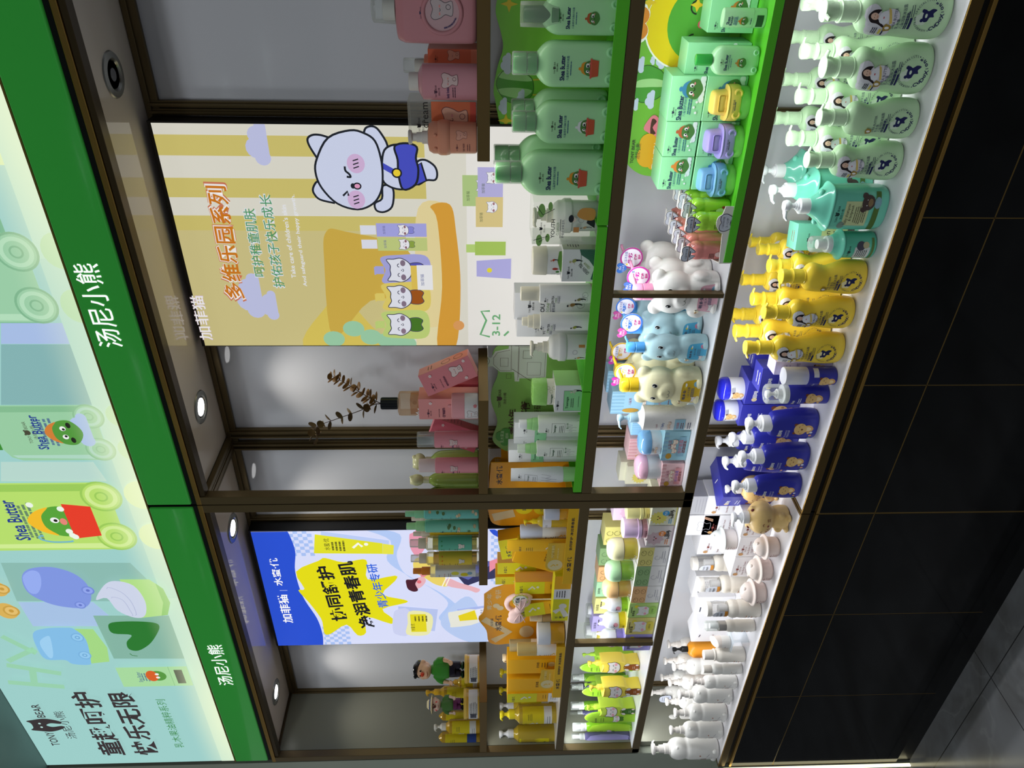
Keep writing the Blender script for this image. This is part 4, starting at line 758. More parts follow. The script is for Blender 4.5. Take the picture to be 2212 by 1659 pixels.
def bear(label, d, col, capc, labc, grp, ang=0.0, face=True, hbf=.79, key=None):
    X, Y, z, w, h = d; k = (col,); hb = h * hbf
    r = root('bear_bottle', label, 'bottle', (X, Y, z), 0, grp)
    if k not in BB:
        BB[k] = (obj('body', bearbody(w, h, hb), M(col, .32, spec=.4), r, True), w, h)
    else:
        b, w0, h0 = BB[k]; c = b.copy(); COL.objects.link(c); c.parent = r; c.scale = (w / w0, w / w0, h / h0)
    W, D = w / 2, w / 2 * .72
    def surf(u, v, o):
        if v > hb * .34: cz, rz_, rx, ry = hb * .66, hb * .335, W * .98, D * .98; q = 1 - (u / rx) ** 2 - ((v - cz) / rz_) ** 2; y = -ry * max(q, 0) ** .5
        else: rx, ry = W * .93, D * .92; y = -ry * max(1 - abs(u / rx) ** 2.6, 0) ** (1 / 2.6)
        return (u, y - .0006 - o, v)
    bk = M('#101113', .2)
    for s in (-1, 1):
        a = Art(); x, y = s * W * .36, hb * .76; a.ell(x, y, W * .1, hb * .042, WH, 14); a.ell(x, y, W * .085, hb * .037, bk, 14); a.ell(x - W * .025, y + hb * .014, W * .026, hb * .011, WH, 8); a.build('eye', surf, r, du=W / 8)
    a = Art(); ln = M('#8a8a80', .4); f = lambda u, v, o: (u, -D * .74 - D * .42 * max(1 - (u / (W * .5)) ** 2 - ((v - hb * .58) / (hb * .15)) ** 2, 0) ** .5 - .0006 - o, v)
    a.arc(-W * .1, hb * .565, W * .1, pi, 2 * pi, W * .022, ln, 8); a.arc(W * .1, hb * .565, W * .1, pi, 2 * pi, W * .022, ln, 8); a.build('mouth', f, r, du=W / 6)
    a = Art(); lc = M(labc, .4); a.blobp([(-W * .6, hb * .05), (-W * .62, hb * .2), (-W * .5, hb * .31), (0, hb * .33), (W * .5, hb * .31), (W * .62, hb * .2), (W * .6, hb * .05), (0, hb * .035)], lc, 4)
    a.text('萌多兔', -W * .15, hb * .275, W * .16, M('#54546a', .5), w=W * .6, bold=.03); a.text('儿童沐浴露', 0, hb * .215, W * .12, M('#5c5c74', .5), w=W * .62); a.lines(0, hb * .17, W * .6, 3, hb * .018, W * .03, M('#5c6a84', .5))
    a.ell(W * .45, hb * .1, W * .14, None, M('#8ec3dc' if labc[1] != '5' else '#d98aa4', .4), 14); a.lines(W * .45, hb * .1, W * .12, 1, .001, W * .05, NAVY); a.ell(W * .32, hb * .27, W * .07, W * .06, M('#e8d65a', .4), 10); a.ell(W * .42, hb * .262, W * .09, W * .045, WH, 10)
    kitty(a, -W * .42, hb * .1, W * .34, WH, M('#c8a8b4', .5)); a.build('label', lambda u, v, o: surf(u, v, o + .0004), r, du=W / 8)
    a = Art(); g = M('#e8dcc0', .4); a.blobp([(-W * .86, hb * .3), (-W * .8, hb * .36), (-W * .6, hb * .335), (-W * .55, hb * .29), (-W * .75, hb * .28)], g, 3); a.ell(-W * .74, hb * .32, W * .08, hb * .018, M('#c08a3c', .4), 8); a.build('round_sticker', lambda u, v, o: surf(u, v, o + .0012), r, du=W / 8)
    zc = hb - .002; H = h - zc; rr = W * .36; cm = M(capc, .3)
    obj('screw_cap', lathe([(rr, zc), (rr, zc + H * .48), (rr * .94, zc + H * .5), (rr * .94, zc + H * .54), (rr, zc + H * .56), (rr, zc + H * .88), (rr * .85, zc + H * .98), (rr * .5, h - .001), (.0003, h)], 26), cm, r, 'auto')
    m = Matrix.Rotation(ang, 3, 'Z'); obj('spout', tube([m @ Vector((rr * .3, 0, zc + H * .84)), m @ Vector((rr * 1.3, 0, zc + H * .97)), m @ Vector((rr * 1.75, 0, zc + H * 1.06)), m @ Vector((rr * 2.1, 0, zc + H * 1.07))], [rr * .26, rr * .22, rr * .2, rr * .16], 10), cm, r, True)
    return r


# ================= ROW 4: THE LIT COUNTER =================
PG, PGC = M('#bfe2b4', .3), M('#cfeec4', .28); PY, PYC = M('#f4d442', .3), M('#f3d640', .28); FLG = M('#d3e6cf', .4); FLY = M('#f3e6ac', .4)
G1 = 'pale green pump bottles on the counter'
pg = lambda l, d, ang, st=True: pear(l, d, PG, PGC, ang, st, NAVY, FLG, grp=G1)
F = 'pale green pump bottle in the front row, '
pg(F + 'nearest the right edge, clover sticker', (-0.2068,0.0104,0.674,0.0836,0.2156), -1.9); pg(F + 'second from the right, clover sticker', (-0.299,0.017,0.674,0.0889,0.19), -.15)
pg('pale green pump bottle in the front row, the one without a sticker', (-0.3843,0.0062,0.674,0.0741,0.1789), -.15, False); pg(F + 'beside the teal hooded bottle', (-0.4664,0.014,0.674,0.0751,0.1791), -.1)
F = 'pale green pump bottle in the second row, '
pg(F + 'seen over the second front bottle', (-0.2866,0.09,0.674,0.0691,0.2051), .15); pg(F + 'behind the front bottle without sticker', (-0.3678,0.09,0.674,0.0719,0.1939), .2); pg(F + 'behind the front one near the teal ones', (-0.4487,0.09,0.674,0.0733,0.1926), .2); pg(F + 'at the right edge of the photo', (-0.205,0.09,0.674,0.0661,0.2224), -1.7)
F = 'pale green pump bottle in the third row, '
pg(F + 'rightmost, half under the rail', (-0.2779,0.178,0.674,0.0619,0.2012), .2); pg(F + 'middle one, half under the rail', (-0.357,0.178,0.674,0.063,0.1959), .2); pg(F + 'leftmost, in front of the gray glass', (-0.4338,0.178,0.674,0.0648,0.1962), .2)
# teal hooded bottles
TL = M('#71cbb0', .2, coat=.3); TLD = M('#5fc2a2', .25)
TEAL = [(0, .8, 2.6), (.006, .9, 2.6), (.05, .97, 2.8), (.2, 1, 3), (.5, .98, 3), (.575, .95, 3)]
def tealart(a, w, h):
    c = M('#c3cf9a', .5); y = h * .3
    logo(a, -w * .05, h * .5, w * .4, M('#24443c', .5)); a.rect(-w * .32, h * .2, w * .25, h * .44, c); a.ell(-w * .32, h * .44, w * .1, h * .035, M('#7d9488', .5), 14)
    a.text('baby shampoo', -w * .05, h * .405, w * .09, M('#3a3a30', .5), w=w * .48); a.text('& bodywash', -w * .02, h * .365, w * .08, M('#3a3a30', .5), w=w * .36); a.lines(-w * .05, h * .33, w * .44, 6, h * .02, w * .02, M('#6b6b52', .5))
    g = M('#4f6f2e', .5); a.poly([(-w * .46, h * .1), (w * .47, h * .1), (w * .47, h * .15), (-w * .44, h * .16)], g)
    b = M('#4b3d3a', .5); x, z = w * .22, h * .2; a.ell(x, z + h * .02, w * .17, h * .065, b, 16); a.ell(x - w * .15, z + h * .06, w * .07, h * .03, b, 10); a.ell(x + w * .15, z + h * .06, w * .07, h * .03, b, 10); a.ell(x, z - h * .0, w * .09, h * .025, M('#86714f', .5), 12); a.ell(x, z - h * .075, w * .13, h * .035, M('#7fa9b4', .5), 12)
    for s in (-1, 1): a.ell(x + s * w * .06, z + h * .035, w * .012, None, WH, 6)
def hood(r, w, h, sec):
    q = w / 2; obj('hood', loft(spl([(.555 * h, q * .98, q * .7, 3), (.56 * h, q * 1.06, q * .78, 3), (.575 * h, q * 1.06, q * .78, 3), (.6 * h, q * .92, q * .68, 2.6), (.65 * h, q * .7, q * .56, 2.3), (.7 * h, q * .5, q * .44, 2), (.745 * h, q * .38, q * .36, 2)], 4), 36), TL, r, 'auto')
    for s in (-1, 1): obj('ear', ell((s * q * .66, -q * .12, .655 * h), (q * .17, q * .14, .03 * h), 14, 10), TL, r, True)
def teal(l, d, ang, sm=False):
    return pack('hooded_bottle', l, 'bottle', 'teal hooded bottles', d, TEAL, TL, .72, [('pump', .742, .34, M('#eef2f2', .3), ang, 1.9, 1)], tealart, 0, 3, zc=.3, extra=hood)
teal('large teal bear-eared pump bottle in front, picture label and white pump', (-0.5629,0.0216,0.674,0.0898,0.1991), pi + .3); teal('large teal bear-eared pump bottle half hidden behind the front one', (-0.5588,0.1,0.674,0.0873,0.2027), pi + .5); teal('large teal bear-eared pump bottle farthest back, against the glass', (-0.5471,0.185,0.674,0.0843,0.1976), pi + .3)
def smalltop(r, w, h, sec):
    q = w / 2; obj('hood', loft(spl([(.52 * h, q * .96, q * .96), (.535 * h, q * 1.12, q * 1.12), (.555 * h, q * 1.12, q * 1.12), (.6 * h, q * .85, q * .85), (.68 * h, q * .66, q * .66)], 4), 28), TL, r, 'auto')
def smart(a, w, h):
    logo(a, -w * .1, h * .44, w * .5, M('#24443c', .5), False); a.rect(-w * .4, h * .12, w * .1, h * .36, M('#cfd8d2', .5)); a.lines(-w * .15, h * .32, w * .4, 6, h * .03, w * .03, INKB); a.ell(w * .15, h * .27, w * .17, h * .07, M('#4b4a58', .5)); a.ell(w * .18, h * .19, w * .12, h * .05, M('#b9b28a', .5)); a.rect(-w * .45, h * .06, w * .45, h * .1, M('#5f7f3e', .5))
pack('small_bottle', 'small teal bottle with clear cap over a white pump, beside the large teal one', 'bottle', None, (-0.6412,0.0127,0.674,0.0558,0.1277), [(0, .8), (.02, .95), (.08, 1), (.5, .98), (.54, .95)], TLD, 1, [('cyl', .67, .76, .62, .62, M('#e6ece8', .3), 'neck_collar'), ('cyl', .76, .9, .4, .36, M('#f2f4f2', .3), 'pump_head'), ('over', .74, 1, .6)], smart, 0, 3, extra=smalltop)
TB = M('#7fd3b6', .45)
carton('carton', 'teal carton standing behind the small teal bottle', 'box', None, (-0.6817,-0.625,0.075,0.674,0.1316), .05, TB, lambda a, w, h: (logo(a, -w * .1, h * .8, w * .5, M('#1e4038', .5)), a.rect(-w * .4, h * .1, w * .4, h * .6, M('#d3d99a', .5)), a.text('lotion', -w * .1, h * .5, w * .2, INKB), a.lines(0, h * .4, w * .6, 6, h * .04, w * .03, INKB), a.ell(w * .1, h * .12, w * .25, h * .08, M('#4b3d3a', .5))), .25, top=lambda a, w, d: a.lines(0, 0, w * .5, 2, d * .2, .002, M('#b0604a', .5)))
# yellow pump bottles
G2 = 'yellow pump bottles on the counter'
py = lambda l, d, ang, st=True: pear(l, d, PY, PYC, ang, st, NAVY, FLY, 'MILK PROTEIN', '牛奶蛋白', G2)
py('yellow pump bottle in front without sticker, its spout turned to the left', (-0.7128,0.0087,0.674,0.0771,0.1754), pi + .25, False); py('yellow pump bottle in front with clover sticker, second of the front row', (-0.7999,0.011,0.674,0.0755,0.1926), -.2); py('yellow pump bottle in front with clover sticker, next to the blue packs', (-0.8873,0.0054,0.674,0.0764,0.2175), -2.2)
F = 'yellow pump bottle in the second row, '
py(F + 'behind the one without sticker', (-0.7252,0.085,0.674,0.0742,0.1738), .2); py(F + 'between the first two front ones', (-0.8073,0.085,0.674,0.0742,0.1944), .2); py(F + 'behind the front one next to the blue packs', (-0.8915,0.085,0.674,0.0765,0.2183), -2.3)
F = 'yellow pump bottle at the back, '
py(F + 'closest to the teal carton', (-0.723,0.165,0.674,0.0649,0.1737), .2); py(F + 'against the glass behind the teal carton', (-0.7325,0.225,0.674,0.0609,0.1727), .2); py(F + 'in the middle of the yellow bottles', (-0.8027,0.17,0.674,0.0664,0.1944), .3); py(F + 'lowest spout, above the sticker of the left bottle', (-0.8922,0.165,0.674,0.0739,0.203), -2)

# blue cat packs
BL = M('#31349e', .3); BLD = M('#2a2c92', .42); TAN = M('#e0ba7a', .5); TANS = M('#d6a668', .5); BRN = M('#7a4326', .5); WP = M('#f4f5f6', .25)
def tancat(a, x, y, s, open_=False):
    a.ell(x + s * .05, y - s * .55, s * .33, s * .38, TANS, 16); a.ell(x + s * .04, y - s * .52, s * .2, s * .26, M('#ecd3a4', .5), 12)
    for d in (-1, 1): a.ell(x + d * s * .36, y + s * .36, s * .13, s * .15, BRN, 8)
    a.ell(x, y, s * .5, s * .45, TAN, 22)
    for d in (-1, 1):
        a.arc(x + d * s * .2, y + s * .06, s * .06, 0, pi, s * .03, BRN, 5); [a.line([(x + d * s * .34, y - s * (.04 + .07 * k)), (x + d * s * .45, y - s * (.03 + .07 * k))], s * .025, BRN) for k in (0, 1)]
    a.ell(x, y - s * .1, s * .07, s * .08 if open_ else s * .03, BRN, 10); a.ell(x - s * .32, y - s * .6, s * .1, s * .1, TAN, 10)
def bmark(a, x, y, w): a.ell(x - w * .3, y, w * .16, w * .2, M('#d9c79a', .4), 10); a.text('回咕', x + w * .16, y, w * .3, WH, bold=.02)
def bluefront(a, w, h, o=False):
    bmark(a, -w * .22, h * .53, w * .36); a.text('PET SHAMPOO', -w * .2, h * .45, w * .05, M('#c9cbe6', .5), w=w * .34); a.text('宠物香波沐浴露', -w * .2, h * .415, w * .06, M('#c9cbe6', .5), w=w * .34); tancat(a, w * .02, h * .26, w * .42, o)
    for i, c in enumerate(('#a9d0c8', '#e0a482', '#e6e6ee')): a.ell(-w * .34 + i * w * .12, h * .1, w * .035, w * .05, M(c, .5), 8)
BLUEB = [(0, .82, 2.4), (.006, .92, 2.4), (.06, 1, 2.6), (.25, .98, 3), (.45, .88, 3.2), (.6, .79, 3.2), (.655, .72, 2.8), (.67, .6, 2.2), (.675, .5, 2)]
def blueb(l, d, ang, o=False): return pack('pump_bottle', l, 'bottle', 'blue pump bottles with white pumps', d, BLUEB, BL, .68, [('pump', .655, .52, WP, ang, 1.35, 1)], lambda a, w, h: bluefront(a, w, h, o), 0, 3, zc=.3)
blueb('blue cat pump bottle in front, open-mouthed cat, below the round jars', (-1.1103,0.0167,0.674,0.079,0.1661), pi + .5, True); blueb('blue cat pump bottle in front, second of three', (-1.2063,0.0077,0.674,0.0741,0.1669), pi + .5); blueb('blue cat pump bottle in front, just right of the tan cat bottle', (-1.2971,0.0015,0.674,0.0685,0.1686), pi + .2)
blueb('blue pump bottle behind the first blue one, white pump touching it', (-1.208,0.085,0.674,0.0692,0.1697), pi + .4); blueb('blue pump bottle at the back with its beak over the gray glass', (-1.284,0.165,0.674,0.0648,0.1712), pi + .3); blueb('blue pump bottle behind the second blue one', (-1.2961,0.095,0.674,0.0663,0.1688), pi + .9)
def bluebox(a, w, h): bmark(a, -w * .15, h * .84, w * .5); a.lines(-w * .1, h * .68, w * .5, 2, h * .05, w * .04, M('#c9cbe6', .5)); a.clip = (-w / 2, w / 2, 0, h); tancat(a, w * .08, h * .32, w * .75); a.clip = None
BX = M('#33359c', .4)
carton('carton', 'blue cat carton under the right blue-lidded jar', 'box', 'blue cat cartons', (-1.1181,-1.0468,0.105,0.674,0.1451), .07, BX, bluebox, 0, None); carton('carton', 'blue cat carton under the left blue-lidded jar', 'box', 'blue cat cartons', (-1.1866,-1.12,0.105,0.674,0.1477), .07, BX, bluebox)
carton('carton', 'narrow blue carton behind the bottle with the frosted clear cap', 'box', 'blue cat cartons', (-1.0408,-0.9763,0.052,0.674,0.1416), .05, BX, bluebox, .12, top=lambda a, w, d: a.lines(0, 0, w * .6, 2, d * .3, .003, WH)); carton('carton', 'blue carton behind the last front yellow bottle', 'box', 'blue cat cartons', (-1.0472,-1.0013,0.16,0.674,0.1233), .05, BX, None, .05, top=lambda a, w, d: a.lines(0, 0, w * .6, 2, d * .3, .003, WH))
carton('carton', 'lilac carton tucked behind the left yellow bottle', 'box', None, (-0.9667,-0.9329,0.015,0.674,0.1327), .045, M('#c4bce6', .4), lambda a, w, h: (a.lines(0, h * .8, w * .6, 2, h * .06, w * .06, M('#7b74b0', .5)), a.ell(-w * .2, h * .6, w * .14, None, WH, 10), a.text('回咕', w * .15, h * .6, w * .25, M('#5a52a0', .5)), tancat(a, 0, h * .25, w * .6)), .1)
jart = lambda a, w, h: (tancat(a, -w * .05, h * .42, w * .36), a.lines(w * .2, h * .6, w * .3, 3, h * .05, w * .02, NAVY), a.text('回咕', -w * .32, h * .6, w * .1, NAVY))
def bjar(l, d): return pack('jar', l, 'jar', 'blue-lidded cream jars', d, cylbody(.66), M('#f1f2f4', .3), 1, [('dome', .64, 1, 1.04, M('#2a2ecc', .15, coat=.4))], jart, 0, 1, zc=.3)
bjar('white cat-print jar with a blue lid on the right blue carton', (-1.0951,0.142,0.8115,0.058,0.0683)); bjar('white cat-print jar with a blue lid on the left blue carton', (-1.163,0.142,0.821,0.0559,0.057))
pack('tube_bottle', 'blue cat bottle with a tall frosted clear cap', 'bottle', None, (-0.9581,-0.0034,0.674,0.0427,0.1185), cylbody(.56), BL, 1, [('sq', .53, 1, .96, .97, clear('#f6f8ff', .62, .3), 2)], lambda a, w, h: (a.rect(w * .2, h * .36, w * .75, h * .46, M('#dcdce6', .4)), tancat(a, -w * .1, h * .24, w * .62), a.text('宠物泡沫', -w * .35, h * .44, w * .1, WH, w=w * .36)), 0, 1, zc=.3)
pack('pump_bottle', 'blue cat bottle with clear overcap showing a white pump', 'bottle', None, (-1.0156,0.0065,0.674,0.0471,0.1428), cylbody(.66), BL, 1, [('cyl', .65, .74, .98, .98, WP, 'collar'), ('pump', .7, .5, WP, pi + .4, 1.2, 1), ('over', .66, 1.0, .99)], lambda a, w, h: (bmark(a, -w * .25, h * .58, w * .4), a.lines(-w * .15, h * .5, w * .5, 2, h * .03, w * .05, M('#c9cbe6', .5)), tancat(a, .0, h * .3, w * .62)), 0, 1, zc=.3)
carton('carton', 'large dark blue cat carton turned sideways at the cabinet joint', 'box', None, (-1.4823,-1.4123,0.1,0.674,0.148), .12, BX, bluebox, -.45, top=lambda a, w, d: a.lines(0, 0, w * .5, 1, d * .2, .003, WH))
# tan cat shaped bottles
def tanbody(w, h, hb):
    W = w / 2; p = [ell((0, 0, hb * .66), (W, W * .86, hb * .34), 24, 16), loft(spl([(0, W * .55, W * .5, 2.4), (hb * .04, W * .68, W * .62), (hb * .2, W * .7, W * .64), (hb * .36, W * .6, W * .56), (hb * .5, W * .4, W * .4)], 3), 20)]
    for s in (-1, 1): p += [ell((s * W * .62, 0, hb * .93), (W * .2, W * .16, hb * .08), 12, 8), ell((s * W * .5, -W * .45, hb * .24), (W * .18, W * .22, hb * .1), 12, 8), ell((s * W * .4, -W * .55, hb * .05), (W * .24, W * .24, hb * .05), 12, 8)]
    return blob(p, .0024, 5)
def tancatb(l, d):
    X, Y, z, w, h = d; hb = h * .72; r = root('cat_bottle', l, 'bottle', (X, Y, z), 0, 'tan cat-shaped bottles'); W = w / 2
    obj('body', tanbody(w, h, hb), M('#e3c07e', .38), r, True); b = M('#6f2f2c', .45)
    f = lambda u, v, o: (u, -W * .86 * max(1 - (u / W) ** 2 - ((v - hb * .66) / (hb * .34)) ** 2, 0) ** .5 - .0008 - o, v); a = Art(); u0 = -W * .12
    for s in (-1, 1):
        a.ell(u0 + s * W * .24, hb * .6, W * .07, hb * .028, M('#9a5548', .5), 10); a.arc(u0 + s * W * .3, hb * .7, W * .07, 0, pi, W * .03, b, 6); [a.line([(u0 + s * W * .5, hb * (.62 - .03 * k)), (u0 + s * W * .66, hb * (.63 - .035 * k))], W * .025, b) for k in (0, 1, 2)]
    a.ell(u0, hb * .6, W * .04, hb * .016, b, 8); a.arc(u0, hb * .58, W * .08, pi, 2 * pi, W * .03, b, 7); a.build('face', f, r, du=W / 7)
    for s in (-1, 1): obj('ear_inner', ell((s * W * .63, -W * .11, hb * .93), (W * .11, W * .08, hb * .05), 10, 8), b, r, True)
    pump(r, hb * .985, h, W * .36, WP, pi + .1, 1.9, 1); return r
tancatb('tan cat-shaped pump bottle standing in front of the cabinet joint', (-1.4168,0.009,0.674,0.0948,0.1448)); tancatb('tan cat-shaped bottle peeking out behind the third blue pump bottle', (-1.3991,0.1,0.674,0.0778,0.1408))

# white cartons, round-hatted jars and milk bottles on the left counter
CW = M('#e9e8ea', .4); LN = M('#9b9aa2', .5)
def bearline(a, x, y, s): 
    c = crv([(x - s * .45, y), (x - s * .5, y + s * .35), (x - s * .25, y + s * .42), (x, y + s * .36), (x + s * .25, y + s * .42), (x + s * .5, y + s * .35), (x + s * .45, y), (x + s * .3, y - s * .3), (x + s * .35, y - s * .6), (x - s * .35, y - s * .6), (x - s * .3, y - s * .3)], 4); a.line(c, s * .025, LN, True)
    for d in (-1, 1): a.ell(x + d * s * .16, y + s * .06, s * .025, None, LN, 6)
    a.arc(x, y - s * .02, s * .07, pi, 2 * pi, s * .025, LN, 5)
def wbox(a, w, h):
    logo(a, -w * .12, h * .8, w * .42, REDB); a.text('Shea Butter Cream', -w * .05, h * .6, w * .07, REDB, w=w * .66); a.text('儿童乳木果面霜', -w * .02, h * .48, w * .08, REDB, w=w * .6); bearline(a, w * .24, h * .24, w * .3); a.ell(-w * .36, h * .84, w * .07, w * .09, M('#b98d5c', .5), 10); a.line([(-w * .2, h * .12), (-w * .1, h * .2), (-w * .02, h * .12)], w * .02, M('#d9b39a', .5))
def pbox(a, w, h): bearline(a, -w * .05, h * .5, w * .45); [a.line([(w * .2 + k * w * .05, h * .2), (w * .35 + k * w * .04, h * .5)], w * .02, M('#cf9e80', .5)) for k in range(3)]; a.line([(-w * .4, h * .2), (-w * .3, h * .4)], w * .02, LN)
GW = 'white bear-line cartons on the counter'
carton('carton', 'white carton partly behind the dark blue carton', 'box', GW, (-1.56,-1.485,0.163,0.674,0.1561), .07, CW, wbox); carton('carton', 'white carton behind the hatted white jar, lower of two', 'box', GW, (-1.6424,-1.563,0.163,0.674,0.1532), .07, CW, wbox); carton('carton', 'white carton at the left end of the back row, beside the label-capped bottle', 'box', GW, (-1.7261,-1.6442,0.163,0.674,0.1522), .07, CW, wbox)
carton('carton', 'white carton with a line-drawn bear, stacked on top at the back', 'box', None, (-1.6428,-1.5623,0.163,0.783,0.0902), .07, CW, pbox); carton('carton', 'gray printed carton side lying on the back row under the rail', 'box', None, (-1.5605,-1.489,0.165,0.779,0.0944), .07, M('#b4b4b8', .5), lambda a, w, h: a.lines(0, h * .85, w * .85, 9, h * .09, w * .02, LN))
carton('carton', 'white carton in the middle row, right behind the tan cat bottle', 'box', GW, (-1.5449,-1.4698,0.06,0.674,0.0844), .075, CW, wbox); carton('carton', 'white carton in the middle row under the hatted white jar', 'box', GW, (-1.6254,-1.5455,0.06,0.674,0.0818), .075, CW, wbox); carton('carton', 'white carton in the middle row, leftmost, behind the second pink jar', 'box', GW, (-1.7094,-1.6267,0.06,0.674,0.0817), .075, CW, wbox)
def hatjar(l, d, c, ic):
    X, Y, z, w, h = d; q = w / 2
    def ex(r, w, h, sec):
        m = M(c, .3); obj('hat_lid', loft(spl([(.5 * h, q * .78, q * .78), (.515 * h, q, q), (.55 * h, q * 1.0, q * 1.0), (.575 * h, q * .93, q * .93), (.6 * h, q * .78, q * .78), (.75 * h, q * .7, q * .7), (.9 * h, q * .45, q * .45), (.97 * h, q * .2, q * .2), (.975 * h, .0005, .0005)], 3), 36), m, r, 'auto')
        for s in (-1, 1): obj('ear', ell((s * q * .46, -q * .1, .86 * h), (q * .15, q * .13, .07 * h), 12, 8), m, r, True)
    return pack('hatted_jar', l, 'jar', 'jars with bear-eared hat lids', d, [(0, .62), (.01, .7), (.06, .74), (.08, .78), (.4, .8), (.5, .76)], M(ic, .35), 1, [], lambda a, w, h: (logo(a, -w * .15, h * .36, w * .26, REDB, False), a.text('Shea Butter', -w * .15, h * .28, w * .05, REDB, w=w * .3), a.lines(-w * .15, h * .2, w * .3, 3, h * .06, w * .018, REDB)), 0, 1, zc=.3, extra=ex)
hatjar('white jar with a bear-eared hat lid standing on the white cartons', (-1.5854,0.09,0.753,0.0728,0.0785), '#e3e8e4', '#ece4e0')
hatjar('pinkish jar with hat lid, right one of three in front', (-1.5284,0.0071,0.674,0.0697,0.0673), '#eedfd6', '#e6d2c8'); hatjar('pinkish jar with hat lid, middle one of three in front', (-1.618,0.0066,0.674,0.0767,0.0673), '#eedfd4', '#e8d0c6'); hatjar('pinkish jar with hat lid, left one of three in front', (-1.7073,0.0013,0.674,0.0762,0.0696), '#eedfd6', '#e6d2c8')
MILK = [(0, .78), (.008, .9), (.03, .97), (.1, 1), (.36, 1), (.42, .93), (.46, .97), (.52, .98), (.57, .86), (.6, .74)]
def milkart(a, w, h):
    for i in range(3): a.rect(-w * .34, h * (.27 - .05 * i), w * (.02 - .04 * i), h * (.285 - .05 * i), M('#cf9878', .5) if i != 1 else LN)
    logo(a, -w * .22, h * .09, w * .3, REDB, False); a.lines(-w * .22, h * .16, w * .3, 1, .001, w * .03, REDB)
def labelcap(l, d):
    def ex(r, w, h, sec):
        q = w / 2; obj('cap_top', lathe([(q * .8, .9 * h), (q * .82, .91 * h), (q * .82, .985 * h), (q * .7, h), (.0003, h)], 28), M('#ece7de', .3), r, 'auto')
        obj('clear_cap', lathe([(q * .8, .6 * h), (q * .8, .9 * h)], 28), clear('#f4f2ee', .2), r, 'auto')
        obj('inner_neck', lathe(frus(.6 * h, .76 * h, q * .5, q * .46), 20), WP, r, 'auto')
        a = Art(); a.blobp([(-w * .3, h * .7), (-w * .26, h * .84), (-w * .05, h * .885), (w * .16, h * .84), (w * .22, h * .7), (w * .1, h * .66), (-w * .2, h * .66)], M('#d7dbe4', .4)); a.text('敏可乐', -w * .04, h * .8, w * .12, INKB, w=w * .36, bold=.01); a.text('即浴乐', -w * .04, h * .735, w * .13, INKB, w=w * .34, bold=.03); a.rect(-w * .3, h * .62, w * .22, h * .675, M('#d08a2e', .4)); a.rect(-w * .3, h * .62, -w * .18, h * .675, M('#6f3f20', .4)); a.build('hang_label', lambda u, v, o: (sin(u / (q * .83)) * (q * .83 + o), -cos(u / (q * .83)) * (q * .83 + o), v), r, du=w / 14)
        for s in (-1, 1): obj('ear', ell((s * q * .66, -q * .2, .545 * h), (q * .16, q * .16, .03 * h), 12, 8), CREAM, r, True)
    return pack('milk_bottle', l, 'bottle', 'cream bottles with orange and gray cap labels', d, MILK, M('#eee7da', .32), 1, [], milkart, 0, 3, zc=.2, extra=ex)
labelcap('cream bottle with orange cap label, farthest back beside the white cartons', (-1.7616,0.16,0.674,0.0512,0.1629)); labelcap('cream bottle with orange cap label, middle one, behind the left pink jar', (-1.7697,0.085,0.674,0.0536,0.1608)); labelcap('cream bottle with orange cap label, in front and largest', (-1.7771,0.0009,0.674,0.0527,0.1585))
carton('carton', 'tall clear-wrapped white carton behind the middle cap-labelled bottle', 'box', None, (-1.9301,-1.8319,0.17,0.674,0.134), .06, CW, lambda a, w, h: (bearline(a, 0, h * .4, w * .6), a.rect(-w * .3, h * .85, -w * .05, h * .88, INK), a.lines(0, h * .75, w * .6, 3, h * .04, w * .03, LN))); carton('carton', 'tall white carton behind the front cap-labelled bottle', 'box', None, (-1.9957,-1.9077,0.15,0.674,0.1211), .06, CW, lambda a, w, h: (bearline(a, 0, h * .4, w * .6), a.rect(-w * .3, h * .85, -w * .05, h * .88, INK)))
MLK = M('#efe8dc', .32)
def ears2(r, w, h, sec):
    for s in (-1, 1): obj('ear', ell((s * w * .34, -w * .16, .55 * h), (w * .08, w * .08, .028 * h), 12, 8), MLK, r, True)
pack('milk_bottle', 'cream bottle with silver band and clear overcap', 'bottle', None, (-1.8521,-0.0011,0.674,0.0373,0.1445), MILK, MLK, 1, [('cyl', .59, .75, .8, .8, M('#b9b4ae', .25, .5), 'band'), ('cyl', .75, .92, .5, .42, WP, 'pump_head'), ('over', .74, 1, .8)], milkart, 0, 3, zc=.2, extra=ears2)
pack('milk_bottle', 'cream bottle with plain round cap standing left of the clear riser', 'bottle', None, (-1.9981,0.0042,0.674,0.0471,0.1255), [(z * 1.0, f) for z, f in ((0, .78), (.008, .9), (.03, .97), (.1, 1), (.4, 1), (.5, .97), (.58, .98), (.64, .9), (.7, .72), (.72, .62))], MLK, 1, [('cyl', .72, .76, .78, .78, MLK, 'collar'), ('cyl', .755, 1, .66, .62, M('#ddd6cc', .35))], milkart, 0, 3, zc=.2, extra=ears2)
BW = M('#eeece6', .34); WB = [(0, .76), (.008, .88), (.03, .95), (.1, 1), (.42, 1), (.475, .93), (.5, .9), (.53, .94), (.58, .99), (.64, .97), (.7, .82), (.73, .6)]
def wbart(a, w, h):
    bearline(a, -w * .08, h * .16, w * .22); a.lines(-w * .2, h * .27, w * .3, 4, h * .022, w * .03, REDB); logo(a, -w * .25, h * .33, w * .24, REDB, False); a.ell(w * .12, h * .3, w * .035, None, M('#b9785c', .5), 10); a.line([(w * .05, h * .2), (w * .2, h * .16)], w * .02, LN)
